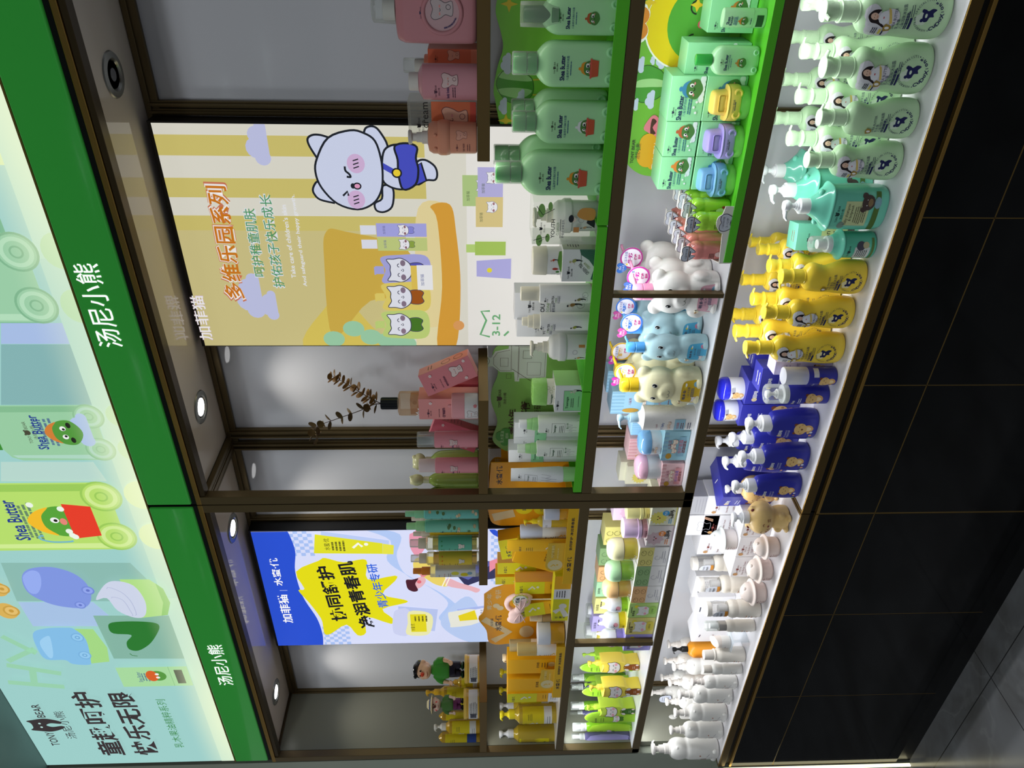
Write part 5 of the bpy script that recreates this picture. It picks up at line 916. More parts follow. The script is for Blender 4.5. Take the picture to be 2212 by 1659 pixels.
def wears(r, w, h, sec):
    for s in (-1, 1): obj('ear', ell((s * w * .36, -w * .18, .64 * h), (w * .1, w * .1, .032 * h), 14, 10), BW, r, True); obj('foot', ell((s * w * .28, -w * .36, .07 * h), (w * .12, w * .1, .045 * h), 14, 10), BW, r, True)
GWB = 'white bear pump bottles'
def wbear(l, d, ang, st=2): return pack('bear_pump_bottle', l, 'bottle', GWB, d, WB, BW, .92, [('pump', .725, .48, M('#e9e4dd', .34), ang, 1.15, st)], wbart, 0, 3, zc=.25, extra=wears)
wbear('white bear pump bottle at the left end of the counter, tallest pump', (-2.4931,-0.0117,0.674,0.0765,0.2244), 1.0); wbear('white bear pump bottle in front, second from the left end', (-2.3917,-0.0049,0.674,0.0586,0.1741), pi); wbear('white bear pump bottle in front, third from the left end', (-2.3039,0.0035,0.674,0.0598,0.1706), pi); wbear('white bear pump bottle in front, fourth from the left end', (-2.2066,0.0065,0.674,0.0602,0.1702), pi + .2)
pack('bear_pump_bottle', 'small white bear bottle with wide flat pump, fifth from the left end', 'bottle', GWB, (-2.128,-0.0017,0.674,0.0451,0.1422), WB, BW, .92, [('pump', .71, .5, M('#e3dbd4', .34), pi / 2, .9, 2)], wbart, 0, 3, zc=.25, extra=wears); pack('bear_bottle', 'small white bear bottle with plain round cap, sixth from the left end', 'bottle', GWB, (-2.0533,-0.008,0.674,0.0351,0.1204), [(z, f) for z, f in ((0, .76), (.01, .88), (.03, .95), (.1, 1), (.46, 1), (.52, .9), (.56, .93), (.64, 1), (.72, .96), (.77, .75), (.79, .6))], BW, .92, [('cyl', .785, 1, .68, .66, M('#cfc8be', .4))], wbart, 0, 3, zc=.25)
F = 'white bear pump bottle in the back rows, '
wbear(F + 'seen between the two small ones', (-2.1793,0.09,0.674,0.0562,0.1755), pi / 2); wbear(F + 'behind the fourth front one', (-2.2813,0.1,0.674,0.0522,0.1729), pi); wbear(F + 'behind the third front one', (-2.3692,0.085,0.674,0.054,0.1735), pi); wbear(F + 'beside the black pump', (-2.2614,0.17,0.674,0.0521,0.1774), pi); wbear(F + 'behind the orange bottle', (-2.2127,0.2,0.674,0.0502,0.1657), pi / 2); wbear(F + 'with beak over the dark post', (-2.3799,0.185,0.674,0.0517,0.1699), pi)
def wtag(r, w, h, sec):
    wears(r, w, h, sec); a = Art(); c = crv([(-w * .5, h * .7), (-w * .42, h * .82), (-w * .1, h * .86), (w * .25, h * .84), (w * .38, h * .74), (w * .3, h * .66), (-w * .3, h * .64)], 4); a.poly(c, M('#cfd4e2', .4)); a.line(c, w * .03, INK, True); a.lines(-w * .05, h * .8, w * .55, 4, h * .035, w * .03, INK); a.build('hang_label', lambda u, v, o: (u, -w * .52 - o, v), r)
for l, d in (('white bear pump bottle with a cloud label, upper one under the rail', (-2.4454,0.17,0.674,0.0487,0.2028)), ('white bear pump bottle with a cloud label, left one by the gray side wall', (-2.5372,0.115,0.674,0.0544,0.2058))):
    pack('bear_pump_bottle', l, 'bottle', GWB, d, WB, BW, .92, [('pump', .725, .48, M('#e9e4dd', .34), 1.9, 1.2, 2)], wbart, 0, 3, zc=.25, extra=wtag)
pack('pump_bottle', 'orange bottle with a black pump at the back of the counter', 'bottle', None, (-2.1709,0.15,0.674,0.057,0.165), [(0, .82), (.01, .95), (.05, 1), (.5, 1), (.6, .93), (.66, .7), (.69, .45)], M('#e89a2a', .35), 1, [('pump', .69, .34, M('#101112', .35), pi + .2, 2, 1)], lambda a, w, h: (a.rect(-w * .4, h * .1, w * .4, h * .4, M('#c23a30', .4)), a.lines(0, h * .34, w * .5, 5, h * .05, w * .03, WH)), 0, 3)
r = root('acrylic_riser', 'clear acrylic riser among the white bottles', 'display riser', (*((-1.9566,0.6946)), 0)); X, Yz = r.location[0], 0
r.location = (-1.9555,0.0143,0.674,0.0587,0.0373)[:3]; w = (-1.9555,0.0143,0.674,0.0587,0.0373)[3]; AC = clear('#eef4f8', .22)
obj('top_plate', bbox(-w / 2, w / 2, -.02, .03, .046, .049, .0005), AC, r)
for s in (-1, 1): obj('leg_plate', bbox(s * w / 2 - .0015, s * w / 2 + .0015, -.02, .03, 0, .046, .0004), AC, r)
pack('slant_jar', 'white jar with slanted flat lid standing on the clear riser', 'jar', None, (r.location[0] + .001, r.location[1] + .004, .7232, w * .62, w * .95), [(0, .85), (.02, .97), (.05, 1), (.5, 1)], M('#efece6', .32), 1, [], lambda a, w, h: (logo(a, -w * .15, h * .3, w * .4, REDB, False)), 0, 1, zc=.3, extra=lambda r, w, h, sec: obj('slanted_lid', ([(x, y, z + (y / (w * .5)) * h * .17 * (z > h * .8)) for x, y, z in loft([(.5 * h, w * .5, w * .5), (.82 * h, w * .49, w * .49), (.84 * h, w * .46, w * .46), (.84 * h, .0004, .0004)], 32)[0]], loft([(0, 1, 1), (1, 1, 1), (2, 1, 1), (3, 1, 1)], 32)[1]), M('#eadfd6', .32), r, 'auto'))
carton('carton', 'clear-wrapped white carton behind the slanted jar', 'box', None, (-2.108,-2.0001,0.115,0.674,0.1171), .07, CW, lambda a, w, h: (logo(a, -w * .1, h * .5, w * .4, REDB, False), a.rect(-w * .1, h * .85, w * .1, h * .88, INK)), -.3)


# ================= ROW 3: WHITE LINED LOWER SHELF =================
MG = M('#93dca0', .38); MGD = M('#7fcf90', .4); GRN = M('#58bf2b', .35); LGRN = M('#79c33f', .4); KG = M('#2d7a22', .3)
# display tray with a green back card
def traybox(nm, label, grp, xa, xb, y0, y1, z, lip, c, cin=None):
    r = root(nm, label, 'display tray', ((xa + xb) / 2, y0, z), 0, grp); w = xb - xa
    obj('tray_floor', box(-w / 2, w / 2, 0, y1 - y0, 0, .0022), cin or c, r); obj('front_lip', bbox(-w / 2, w / 2, -.0025, 0, -.0015, lip, .0005), c, r)
    for s in (-1, 1): obj('side_lip', bbox(s * w / 2 - .0012, s * w / 2 + .0012, 0, y1 - y0, .0, lip, .0004), c, r)
    return r
xa, xb = -.678, .1; r = traybox('display_tray', 'bright green display tray on the lower shelf with toy car jars in it', None, xa, xb, .003, .2, .9645, .015, GRN); ox, oy, oz = -(xa + xb) / 2, -.003, -.9645
y = .19; bc = [(-0.5623,0.8956)]
pts = [(xb, .968), (xa + .03, .968)] + crv([(-0.5598,1.0734), (-0.5635,1.1098), (-0.5577,1.1368), (-0.542,1.1595), (-0.52,1.1748)], 4, False) + [(xa + .1, 1.198), (xb, 1.198)]
obj('back_card', rot(extr(pts, .19, .193), 0, (ox, oy, oz)), M('#74b83c', .35), r); a = Art()
a.poly([(xa + .035, 1.19), (xa + .035, 1.12), (xa + .2, 1.12), (xa + .2, 1.19)], M('#8cc85a', .35)) if 0 else None
bl = crv([(-0.3892,1.169), (-0.3497,1.1625), (-0.337,1.1483), (-0.3402,1.1285), (-0.3536,1.1096), (-0.3896,1.1071), (-0.4053,1.1274), (-0.408,1.1519)], 5); a.poly(bl, M('#4f9a3a', .35)); a.poly(crv([(-0.3787,1.1677), (-0.3658,1.1594), (-0.3619,1.1305), (-0.3663,1.1079), (-0.3767,1.1069), (-0.3782,1.1333)], 4), M('#a5d68c', .35))
a.line(bl, .0015, M('#2f5a20', .4), True); a.line([(-0.3517,1.1062), (-0.3904,1.107)], .004, M('#d8c23c', .4))
for p, s in (((-0.336,1.1581), .02), ((-0.3265,1.1182), .022), ((-0.3267,1.1351), .012), ((-0.403,1.1302), .024), ((-0.4129,1.1601), .016)): cloud(a, p[0], p[1], s, M('#c9d2e6', .4))
p0 = (-0.26,1.0753); R0 = .082; a.ell(p0[0], p0[1], R0 * 1.04, None, M('#eef3ea', .4), 40); a.ell(p0[0], p0[1], R0, None, M('#e6cf1e', .35), 40); a.ell(p0[0], p0[1] - .024, R0 * .84, R0 * .78, M('#57a83a', .35), 36)
for s in (-1, 1): a.ell(p0[0] + s * .016, p0[1] + R0 + .014, .021, .02, M('#eef3ea', .4), 18); a.L -= 1
a.L += 1
for s in (-1, 1): a.ell(p0[0] + s * .0135, p0[1] + R0 + .012, .0165, .017, M('#dd8a2c', .4), 18); a.arc(p0[0] + s * .03, p0[1] - .014, .012, 0, pi, .003, M('#1f2a1a', .5), 8); a.ell(p0[0] + s * .045, p0[1] - .036, .015, .013, M('#e58a86', .5), 14)
a.ell(p0[0], p0[1] - .026, .0075, .007, M('#e8666c', .5), 10)
for p in ((-0.2233,1.1554), (-0.3384,1.0862), (-0.226,1.0619)): a.poly([(p[0] - .013, p[1]), (p[0] - .004, p[1] + .004), (p[0], p[1] + .014), (p[0] + .004, p[1] + .004), (p[0] + .013, p[1]), (p[0] + .004, p[1] - .004), (p[0], p[1] - .014), (p[0] - .004, p[1] - .004)], M('#e3c22c', .4))
a.poly(crv([(-0.4601,1.1381), (-0.4342,1.1225), (-0.4413,1.1077), (-0.4635,1.1022), (-0.4798,1.1102), (-0.4712,1.1241)], 4), M('#e07f8a', .4)); a.poly(crv([(-0.4415,1.1228), (-0.4463,1.1121), (-0.4587,1.1193), (-0.4711,1.1113), (-0.4712,1.1228)], 3), M('#4a2f22', .5))
for p, s in (((-0.5195,1.1231), .024), ((-0.4913,1.1241), .02), ((-0.535,1.1082), .014)): a.ell(p[0], p[1], s, s * .95, M('#e0a926', .4), 18); a.L -= 1
a.L += 1; a.tbox('乳木果油', -0.5467,1.0993,-0.4874,1.1119, M('#f4ecd2', .4), .01); a.tbox('TONY BEAR', -0.5354,1.1519,-0.4841,1.1589, INKB, .01); a.tbox('汤尼小熊', -0.5261,1.1392,-0.4928,1.1503, INKB)
a.build('back_print', lambda u, v, o: (u + ox, .19 - o + oy, v + oz), r)
# mint cartons, two rows of three
def shea(hat):
    def f(a, w, h):
        logo(a, -w * .3, h * .84, w * .24, INK); a.text('Shea Butter', -w * .2, h * .66, w * .12, NAVY, w=w * .55, bold=.02); a.text('儿童倍护润肤霜', -w * .16, h * .53, w * .07, M('#3f7a8a', .5), w=w * .46); a.lines(-w * .16, h * .42, w * .42, 2, h * .06, w * .025, M('#3f7a8a', .5))
        a.clip = (-w / 2, w / 2, 0, h); cap_avocado(a, w * .22, h * .36, w * .42, hat, foam='#dfeee6'); a.clip = None; [a.ell(-w * .3 + i * w * .12, h * (.2 + .07 * (i % 2)), w * .03, None, M('#e6f2ea', .5), 8) for i in range(3)]
    return f
zt = (-0.5584,-0.4909,0.095,0.966,0.1515); 
for i, (d, hat, l) in enumerate((((-0.4187,-0.3342,0.095,0.968,0.0778), '#3f86a8', 'right, behind the yellow car jar'), ((-0.4886,-0.4198,0.095,0.968,0.0758), '#b8633a', 'middle, behind the lilac car jar'), ((-0.5578,-0.4897,0.095,0.968,0.0758), '#4a90b4', 'left, behind the blue car jar'))):
    carton('carton', 'mint green carton in the lower row, ' + l, 'box', 'mint green cream cartons', d, .075, MG, shea(hat))
for d, hat, l in (((-0.4201,-0.3355,0.097,1.047,0.0676), '#3f86a8', 'right one with a blue hat'), ((-0.49,-0.4211,0.097,1.047,0.0662), '#b8633a', 'middle one with a brown bear hood'), ((-0.5591,-0.491,0.097,1.047,0.067), '#d88a3a', 'left one with an orange knitted hat')):
    carton('carton', 'mint green carton in the upper row, ' + l, 'box', 'mint green cream cartons', d, .075, MG, shea(hat))
# toy car jars
def carjar(l, d, c):
    X, Y, z, w, h = d; r = root('car_jar', l, 'jar', (X, Y, z), rad(8), 'toy car shaped cream jars'); q = w / 2; m = M(c, .42)
    obj('jar_body', loft(spl([(0, q * .86, q * .8), (.01 * h, q * .92, q * .86), (.3 * h, q * .93, q * .87), (.36 * h, q * .93, q * .87)], 2), 32), M('#a5dd84', .35), r, 'auto')
    obj('car_lid', loft(spl([(.28 * h, q * .95, q * .9, 2.6), (.3 * h, q, q * .95, 2.8), (.5 * h, q * 1.0, q * .95, 3), (.58 * h, q * .95, q * .9, 3), (.605 * h, q * .8, q * .8, 3), (.64 * h, q * .72, q * .76, 3), (.9 * h, q * .66, q * .68, 3.2), (.975 * h, q * .58, q * .6, 3), (h, q * .4, q * .42, 2.6), (h * 1.001, .0005, .0005)], 4), 40), m, r, 'auto')
    obj('windscreen', bbox(-q * .46, q * .46, -q * .745, -q * .66, .66 * h, .86 * h, .0035, 3), m, r, 'auto'); obj('hood_rim', loft(spl([(.575 * h, q * .98, q * .94, 3), (.6 * h, q * .99, q * .95, 3), (.62 * h, q * .93, q * .9, 3)], 3), 40), m, r, 'auto')
    for s in (-1, 1): x = s * q * .56; obj('wheel', join(torus((x, -q * .84, .36 * h), q * .18, q * .085), lathe_y(x, -q * .9, .36 * h, q * .17)), m, r, 'auto')
    a = Art(); a.text('TONY BEAR', -q * .1, .47 * h, q * .12, M('#5a5a66', .5), w=q * .7); a.lines(-q * .1, .43 * h, q * .6, 1, .01, .0015, M('#5a5a66', .5)); a.build('lettering', lambda u, v, o: (u, -q * .95 * max(1 - abs(u / q) ** 3, 0) ** (1 / 3) - .0006 - o, v), r)
def lathe_y(x, y, z, r0): v, f = lathe([(.0003, 0), (r0, 0), (r0, .004), (.0003, .005)], 16); return [(p[0] + x, y - p[2] + .006, p[1] + z) for p in v], f
carjar('yellow toy car jar lid on a green jar, nearest the right', (-0.3806,0.0885,0.9667,0.0674,0.0697), '#f0cf62'); carjar('lilac toy car jar lid on a green jar, middle of three', (-0.4535,0.0821,0.9667,0.0663,0.0696), '#ab9ce0'); carjar('blue toy car jar lid on a green jar, left of three', (-0.5333,0.0874,0.9667,0.0676,0.0697), '#82b9e2')
WHEELB = [(0, .74, 3.2), (.008, .86, 3.2), (.03, .92, 3.4), (.1, .96, 3.6), (.5, .97, 3.6), (.62, .97, 3.4), (.68, .9, 3.2), (.73, .74, 2.8), (.765, .55, 2.4), (.78, .44, 2)]
def wheels(m, rr=.2, zf=.075):
    def ex(r, w, h, sec):
        q = w / 2; z = max(zf * h, rr * q * 1.05)
        for s in (-1, 1): obj('wheel', join(torus((s * q * .56, -q * .62, z), q * rr * .72, q * rr * .34), lathe_y(s * q * .56, -q * .68, z, q * rr * .62)), m, r, 'auto')
    return ex
def cararthat(hat, tub, lg=True):
    def f(a, w, h):
        y = h * .56; logo(a, -w * .06, y + h * .05, w * .26, M('#3a4636', .5)); a.text('Shea Butter', -w * .06, y - h * .025, w * .11, NAVY, w=w * .52, bold=.03); a.text('儿童修护洗发沐浴露', -w * .06, y - h * .075, w * .055, M('#3b6480', .5), w=w * .5); a.lines(-w * .06, y - h * .105, w * .36, 1, .01, w * .02, M('#3b6480', .5))
        cap_avocado(a, -w * .06, h * .285, w * .3, hat, tub=tub)
    return f
GB = M('#a6dca4', .3); GBB = M('#9ad6a0', .3); CK = M('#2f9a3c', .22, coat=.3)
pack('car_bottle', 'mint toy car bottle with a dark green flip cap in front of a mint carton', 'bottle', None, (-0.3006,0.0709,0.9667,0.0528,0.1155), [(z * .96, *b) for z, *b in WHEELB], GB, .55, [('cyl', .745, 1, .4, .38, CK)], cararthat('#c9823a', None), rad(6), 3, zc=.3, extra=wheels(GBB))
carton('carton', 'tall mint carton behind the green-capped toy car bottle', 'box', None, (-0.3349,-0.2783,0.11,0.968,0.1213), .06, MG, shea('#c9823a'))
carton('carton', 'tall mint carton behind the deodorant-like stick at upper right', 'box', None, (-0.2628,-0.2028,0.12,0.968,0.0868), .06, MG, shea('#c9823a'))
pack('sunscreen_stick', 'mint oval stick with a dark window near its foot', 'sunscreen stick', None, (-0.2289,0.0713,0.9667,0.0334,0.0784), [(0, .9), (.01, .98), (.03, 1), (.97, 1), (.99, .97), (1, .9)], M('#a9dca6', .35), .6, [], lambda a, w, h: (a.rect(-w * .42, h * .07, w * .2, h * .23, M('#2d4a36', .3)), a.line([(-w * .9, h * .3), (w * .9, h * .3)], w * .015, M('#86bf88', .4)), a.text('Shea', -w * .1, h * .88, w * .17, NAVY, w=w * .4, bold=.02), a.text('Butter', -w * .1, h * .81, w * .14, NAVY, w=w * .5, bold=.02), a.lines(-w * .1, h * .74, w * .5, 3, h * .03, w * .04, M('#3b6480', .5)), cap_avocado(a, -w * .1, h * .52, w * .42, '#d2803a'), a.lines(-w * .1, h * .36, w * .4, 1, .01, w * .04, NAVY)), rad(-4), 1, zc=.5)

# tray of toothpaste cups with tooth cards
r = root('display_tray', 'white card tray holding bear toothpaste cups, with a tooth emblem in front', 'display tray', (-.79, .0, .9645)); WC = M('#e3e0d8', .45)
tx0, tx1 = ((-0.6819,0.9643))[0], ((-0.5581,0.9875))[0]; ttop, tbot = ((-0.6578,0.9895))[1], .9645
def L3(p): return (p[0] + .79, p[1] - .9645)
pts = [(tx0, tbot), (tx1, tbot), (tx1, ttop + .006)] + crv([(-0.5754,0.9991), (-0.5817,1.0068), (-0.5962,1.0082), (-0.6108,1.0006), (-0.616,0.9927)], 4, False) + [(tx0, ttop - .002)]
obj('front_wall', extr([L3(p) for p in pts], .004, .0065), WC, r); obj('tray_floor', box(tx0 + .79, tx1 + .79, .0065, .2, 0, .002), M('#4f3d33', .5), r); sw = obj('side_wall', extr([(0, 0), (.2, 0), (.2, .05), (.03, .045), (0, ttop - tbot)], 0, .002), WC, r)
sw.rotation_euler = (0, 0, pi / 2); sw.location = (tx0 + .7925, .0065, 0)
def tooth(x, y, s): return crv([(x - s * .95, y + s * .25), (x - s * .8, y + s * .72), (x - s * .35, y + s * .8), (x, y + s * .66), (x + s * .35, y + s * .8), (x + s * .8, y + s * .72), (x + s * .95, y + s * .25), (x + s * .7, y - s * .3), (x + s * .25, y - s * .8), (x + s * .12, y - s * .4), (x, y - s * .25), (x - s * .12, y - s * .4), (x - s * .25, y - s * .8), (x - s * .7, y - s * .3)], 3)
a = Art(); tc = (-0.5921,0.9867); c = tooth(tc[0], tc[1] - .001, .0195); a.poly(c, M('#c9cdd8', .4)); a.line(c, .0013, M('#3a2f4a', .5), True); a.text('儿童防蛀牙膏', tc[0], tc[1] + .008, .0045, INK, w=.024); a.text('2-12岁', tc[0], tc[1], .005, INK, w=.02); a.text('专研', tc[0], tc[1] - .0075, .005, INK, w=.011)
a.tbox('添加德国进口奥拉氟', -0.6754,0.9732,-0.6161,0.9793, INK, .01); a.tbox('双氟防蛀健齿', -0.6666,0.9677,-0.6256,0.9728, M('#a8352c', .5), .01); a.build('front_print', lambda u, v, o: (u + .79, .004 - o, v - .9645), r)
CUP = {}
def cup(l, X, Y, w, h, col):
    loc = (X, Y, .9668)
    if col in CUP: return dup(CUP[col][0], loc, 0, l, w / CUP[col][1])
    r = root('toothpaste_cup', l, 'toothpaste', loc, 0, 'toothpaste bear cups in the tray'); q = w / 2; m = M(col, .12, spec=.6, coat=.5); CUP[col] = (r, w)
    b = blob([loft(spl([(0, q * .84, q * .78, 2.6), (.01, q * .92, q * .86, 2.8), (h * .52, q * .95, q * .88, 2.8), (h * .56, q * .8, q * .76, 2.6)], 3), 24), loft(spl([(h * .55, q * .82, q * .76, 2.4), (h * .58, q * .98, q * .9, 2.6), (h * .72, q, q * .9, 2.4), (h * .8, q * .7, q * .66), (h * .82, q * .3, q * .3)], 3), 24), ell((q * .62, 0, h * .8), (q * .26, q * .22, h * .07), 12, 8), ell((-q * .62, 0, h * .8), (q * .26, q * .22, h * .07), 12, 8), ell((0, -q * .86, h * .66), (q * .2, q * .14, h * .04), 10, 8)], .0022, 3)
    obj('cup_body', b, m, r, True)
    obj('tooth_card', join(bbox(-q * .95, q * .95, -q * .5, -q * .1, h * .985, h, .0004, 1), extr(tooth(0, h * .875, q * .98), -q * 1.02, -q * .97)), M('#ece8df', .4), r)
    a = Art(); c = tooth(0, h * .875, q * .9); a.poly(c, M('#d0d5e2', .4)); a.line(c, q * .05, M('#3a2f4a', .5), True); a.rect(-q * .9, h * .865, q * .9, h * .885, M('#8d7268', .5)); a.text('儿童防蛀牙膏', 0, h * .925, q * .24, INK, w=q * 1.2); a.lines(0, h * .845, q * .9, 1, .001, q * .12, INK); a.build('tooth_print', lambda u, v, o: (u, -q * 1.02 - o, v), r)
    a = Art(); a.lines(-q * .3, h * .42, q * .7, 4, h * .03, q * .06, INKB); a.ell(-q * .1, h * .22, q * .3, h * .09, M('#f0d0cc' if col[1] == 'e' else '#d4ecb0', .4), 14); a.ell(q * .3, h * .16, q * .16, h * .035, M('#a8283c', .4), 10); a.build('label', lambda u, v, o: (u, -q * .88 - .0007 - o, v), r); return r
for i, (d, l) in enumerate((((-0.6635,0.035,0.967,0.0321,0.1225), 'front one'), ((-0.6627,0.075,0.967,0.0286,0.1168), 'second from the front'), ((-0.6624,0.11,0.967,0.0249,0.1155), 'third from the front'), ((-0.6593,0.145,0.967,0.0253,0.1179), 'fourth from the front'), ((-0.6553,0.178,0.967,0.0246,0.1179), 'rearmost'))): cup('salmon pink bear toothpaste cup, ' + l + ' of its row', d[0], .03 + i * .042, .038, .098, '#e58d86')
for i, (d, l) in enumerate((((-0.5997,0.035,0.967,0.0312,0.1194), 'front one'), ((-0.5858,0.075,0.967,0.0325,0.123), 'second from the front'), ((-0.583,0.11,0.967,0.032,0.1264), 'third from the front'), ((-0.5812,0.145,0.967,0.0284,0.1279), 'rearmost'))): cup('lime green bear toothpaste cup, ' + l + ' of its row', d[0], .03 + i * .042, .038, .098, '#a2da3c')

# bear bottles with hang tags
GBR = 'bear-shaped shower bottles on the lower shelf'
bd = [('white bear bottle in front, behind the thin divider, pink cap', (-0.7743,0.055,0.9645,0.1031,0.1828), '#eceae4', '#f2a0c4', '#e9b3c1'), ('white bear bottle in the middle of its file, pink tag', (-0.7734,0.125,0.9645,0.0965,0.1754), '#eceae4', '#f2a0c4', '#e9b3c1'), ('white bear bottle at the back of its file, next to the toothpaste tray', (-0.7608,0.19,0.9645,0.0898,0.1865), '#eceae4', '#f2a0c4', '#e9b3c1'),
  ('pale blue bear bottle in front, blue cap', (-0.9137,0.05,0.9645,0.069,0.1836), '#b4d6dc', '#58a9ec', '#58b5dc'), ('pale blue bear bottle in the middle of its file, blue tag', (-0.9026,0.12,0.9645,0.0851,0.1776), '#b4d6dc', '#58a9ec', '#58b5dc'), ('pale blue bear bottle at the back of its file', (-0.8877,0.19,0.9645,0.0801,0.1784), '#b4d6dc', '#58a9ec', '#58b5dc'),
  ('cream yellow bear bottle in front, yellow cap', (-1.0181,0.05,0.9645,0.0981,0.1871), '#ebe5bb', '#f6cf2c', '#d9b32e'), ('cream yellow bear bottle in the middle of its file, yellow tag', (-1.0227,0.12,0.9645,0.0911,0.19), '#ebe5bb', '#f6cf2c', '#d9b32e'), ('cream yellow bear bottle at the back of its file', (-1.0206,0.19,0.9645,0.0836,0.1886), '#ebe5bb', '#f6cf2c', '#d9b32e')]
def htag(l, p, Y, rr, c, heart, word):
    q = root('hang_tag', l, 'tag', (p[0], Y, p[1]), 0, 'round hang tags on the bear bottles'); v, f = lathe([(.0003, 0), (rr, 0), (rr, .0012), (.0003, .0012)], 30); obj('disc', ([(b[0], b[2], b[1]) for b in v], f), M('#eceaf0', .35), q)
    a = Art(); a.arc(0, 0, rr * .93, 0, 2 * pi, rr * .14, M(c, .35), 30); a.text('儿童沐浴露', 0, rr * .5, rr * .26, M('#3a4aa0', .4), w=rr * 1.2); a.text(word, 0, rr * .12, rr * .4, M(c, .4), w=rr * 1.1, bold=.04); a.text('健康', rr * .1, -rr * .35, rr * .28, M('#c8408a', .4), bold=.03); a.text('温和', rr * .1, -rr * .68, rr * .24, M('#c8408a', .4), bold=.03); a.ell(-rr * .6, rr * .35, rr * .1, rr * .07, M('#eed83c', .4), 8); a.build('tag_print', lambda u, v, o: (u, -o, v), q)
    h = crv([(0, rr * .3), (rr * .25, rr * .5), (rr * .48, rr * .3), (rr * .4, -rr * .05), (0, -rr * .4), (-rr * .4, -rr * .05), (-rr * .48, rr * .3), (-rr * .25, rr * .5)], 3); o = obj('heart_charm', extr([(x - rr * .95, z + rr * .72) for x, z in h], -.002, -.0008), M(heart, .3), q)
    a = Art(); a.text('PH', -rr * .95, rr * .9, rr * .2, WH); a.text('5.5-6.5', -rr * .95, rr * .66, rr * .17, WH, w=rr * .6); a.build('charm_print', lambda u, v, o: (u, -.002 - o, v), q)
for l, d, c, k, lb in bd: bear(l, d, c, k, lb, GBR, .35)
for l, p, Y, rr, c, hh, wd in (('round white tag with a magenta rim on the middle white bear bottle', ((-0.7537,1.1327)), .085, .0255, '#c0359a', '#3f62c4', '牛奶'), ('round white tag with a magenta rim on the rear white bear bottle', ((-0.7411,1.1375)), .155, .026, '#b03a8c', '#3a74c8', '牛奶'), ('round white tag with a blue rim on the middle blue bear bottle', ((-0.8715,1.1346)), .085, .0255, '#3f74dc', '#c04a8c', '氨基酸'), ('round white tag with a blue rim on the rear blue bear bottle', ((-0.8671,1.1372)), .155, .0235, '#3f78d0', '#b84a90', '氨基酸'), ('round white tag with a yellow rim on the middle yellow bear bottle', ((-1.0074,1.1346)), .085, .026, '#e6bb2c', '#a8308c', '弱酸'), ('round white tag with a yellow rim on the rear yellow bear bottle', ((-0.992,1.1336)), .155, .0255, '#e0b53a', '#a8308c', '弱酸')): htag(l, p, Y, rr, c, hh, wd)
# white lotion bottle, blue and pink jars and cartons
def threekit(a, x, y, s):
    for d in (-1, 0, 1): kitty(a, x + d * s * .8, y + (d == 0) * s * .2, s * .8, M('#f2e6d4', .5), M('#b0643c', .5), cheek='#e09a8a')
def babyart(a, w, h):
    a.text('儿童润', -w * .15, h * .5, w * .07, M('#b0607a', .5)); a.text('P.T.Baby', -w * .15, h * .42, w * .13, M('#4a6ab0', .5), w=w * .36); threekit(a, -w * .12, h * .33, w * .17); a.rect(-w * .36, h * .13, w * .2, h * .27, M('#9cc6d8', .4)); a.text('倍润霜', -w * .1, h * .225, w * .1, M('#c8505c', .5)); a.lines(-w * .1, h * .18, w * .36, 2, h * .025, w * .03, REDB); a.lines(-w * .1, h * .09, w * .4, 2, h * .03, w * .03, NAVY)
pack('lotion_bottle', 'white lotion bottle with a pale blue pump beside the yellow bear', 'bottle', None, (-1.1124,0.045,0.9645,0.0597,0.1845), [(0, .86, 2.6), (.008, .95, 2.8), (.05, 1, 3), (.62, 1, 3), (.655, .96, 2.8), (.7, .62, 2.4), (.735, .46, 2)], M('#eeece8', .28), .8, [('pump', .73, .4, M('#a9cde2', .3), pi / 2 * .0 + pi + .6, 2.3, 1)], babyart, 0, 3, zc=.3)
def blubox(c):
    def f(a, w, h):
        for i in range(7): a.rect(-w * .5 + i * w * .15, h * .82, -w * .5 + i * w * .15 + w * .07, h, M('#8fbcd6' if c == 'b' else '#e2a9ae', .4))
        a.ell(-w * .34, h * .72, w * .1, h * .12, M('#c9993c', .4), 12); a.text('儿童润', w * .05, h * .74, w * .1, M('#b0607a', .5)); threekit(a, 0, h * .52, w * .2); a.rect(-w * .34, h * .14, w * .34, h * .4, M('#88b4c8' if c == 'b' else '#e6a0a4', .4)); a.text('倍护面霜', 0, h * .32, w * .11, M('#c8404c' if c == 'b' else '#4a5ab0', .5)); a.lines(0, h * .2, w * .5, 2, h * .06, w * .03, REDB)
    return f
BB1, PK1 = M('#a5cfe6', .4), M('#eec4c6', .4)
carton('carton', 'light blue carton standing beside the yellow bear ears', 'box', None, (-1.1721,-1.1023,0.14,0.9645,0.1828), .06, BB1, blubox('b')); carton('carton', 'light blue carton at the back between yellow bear tags', 'box', None, (-1.143,-1.0767,0.195,0.9645,0.1889), .045, BB1, blubox('b')); carton('carton', 'light blue carton behind the white lotion bottle, short', 'box', None, (-1.2103,-1.1709,0.1,0.9645,0.1319), .05, BB1, blubox('b'))
carton('carton', 'light blue carton in front under the blue-lidded jar', 'box', None, (-1.2411,-1.1491,0.035,0.9645,0.0637), .07, M('#9cc9d6', .4), blubox('b')); carton('carton', 'pink carton in front under the pink-lidded jar', 'box', None, (-1.325,-1.2507,0.03,0.9645,0.0564), .065, PK1, blubox('p'), .08); carton('carton', 'pink carton at the back behind the blue-lidded jar', 'box', None, (-1.3182,-1.2474,0.13,0.9645,0.1238), .06, PK1, blubox('p'))
bj = lambda a, w, h: (threekit(a, -w * .05, h * .36, w * .16), a.text('儿童润', -w * .02, h * .5, w * .07, INKB), a.lines(-w * .05, h * .18, w * .4, 2, h * .06, w * .025, M('#7a9ab0', .5)))
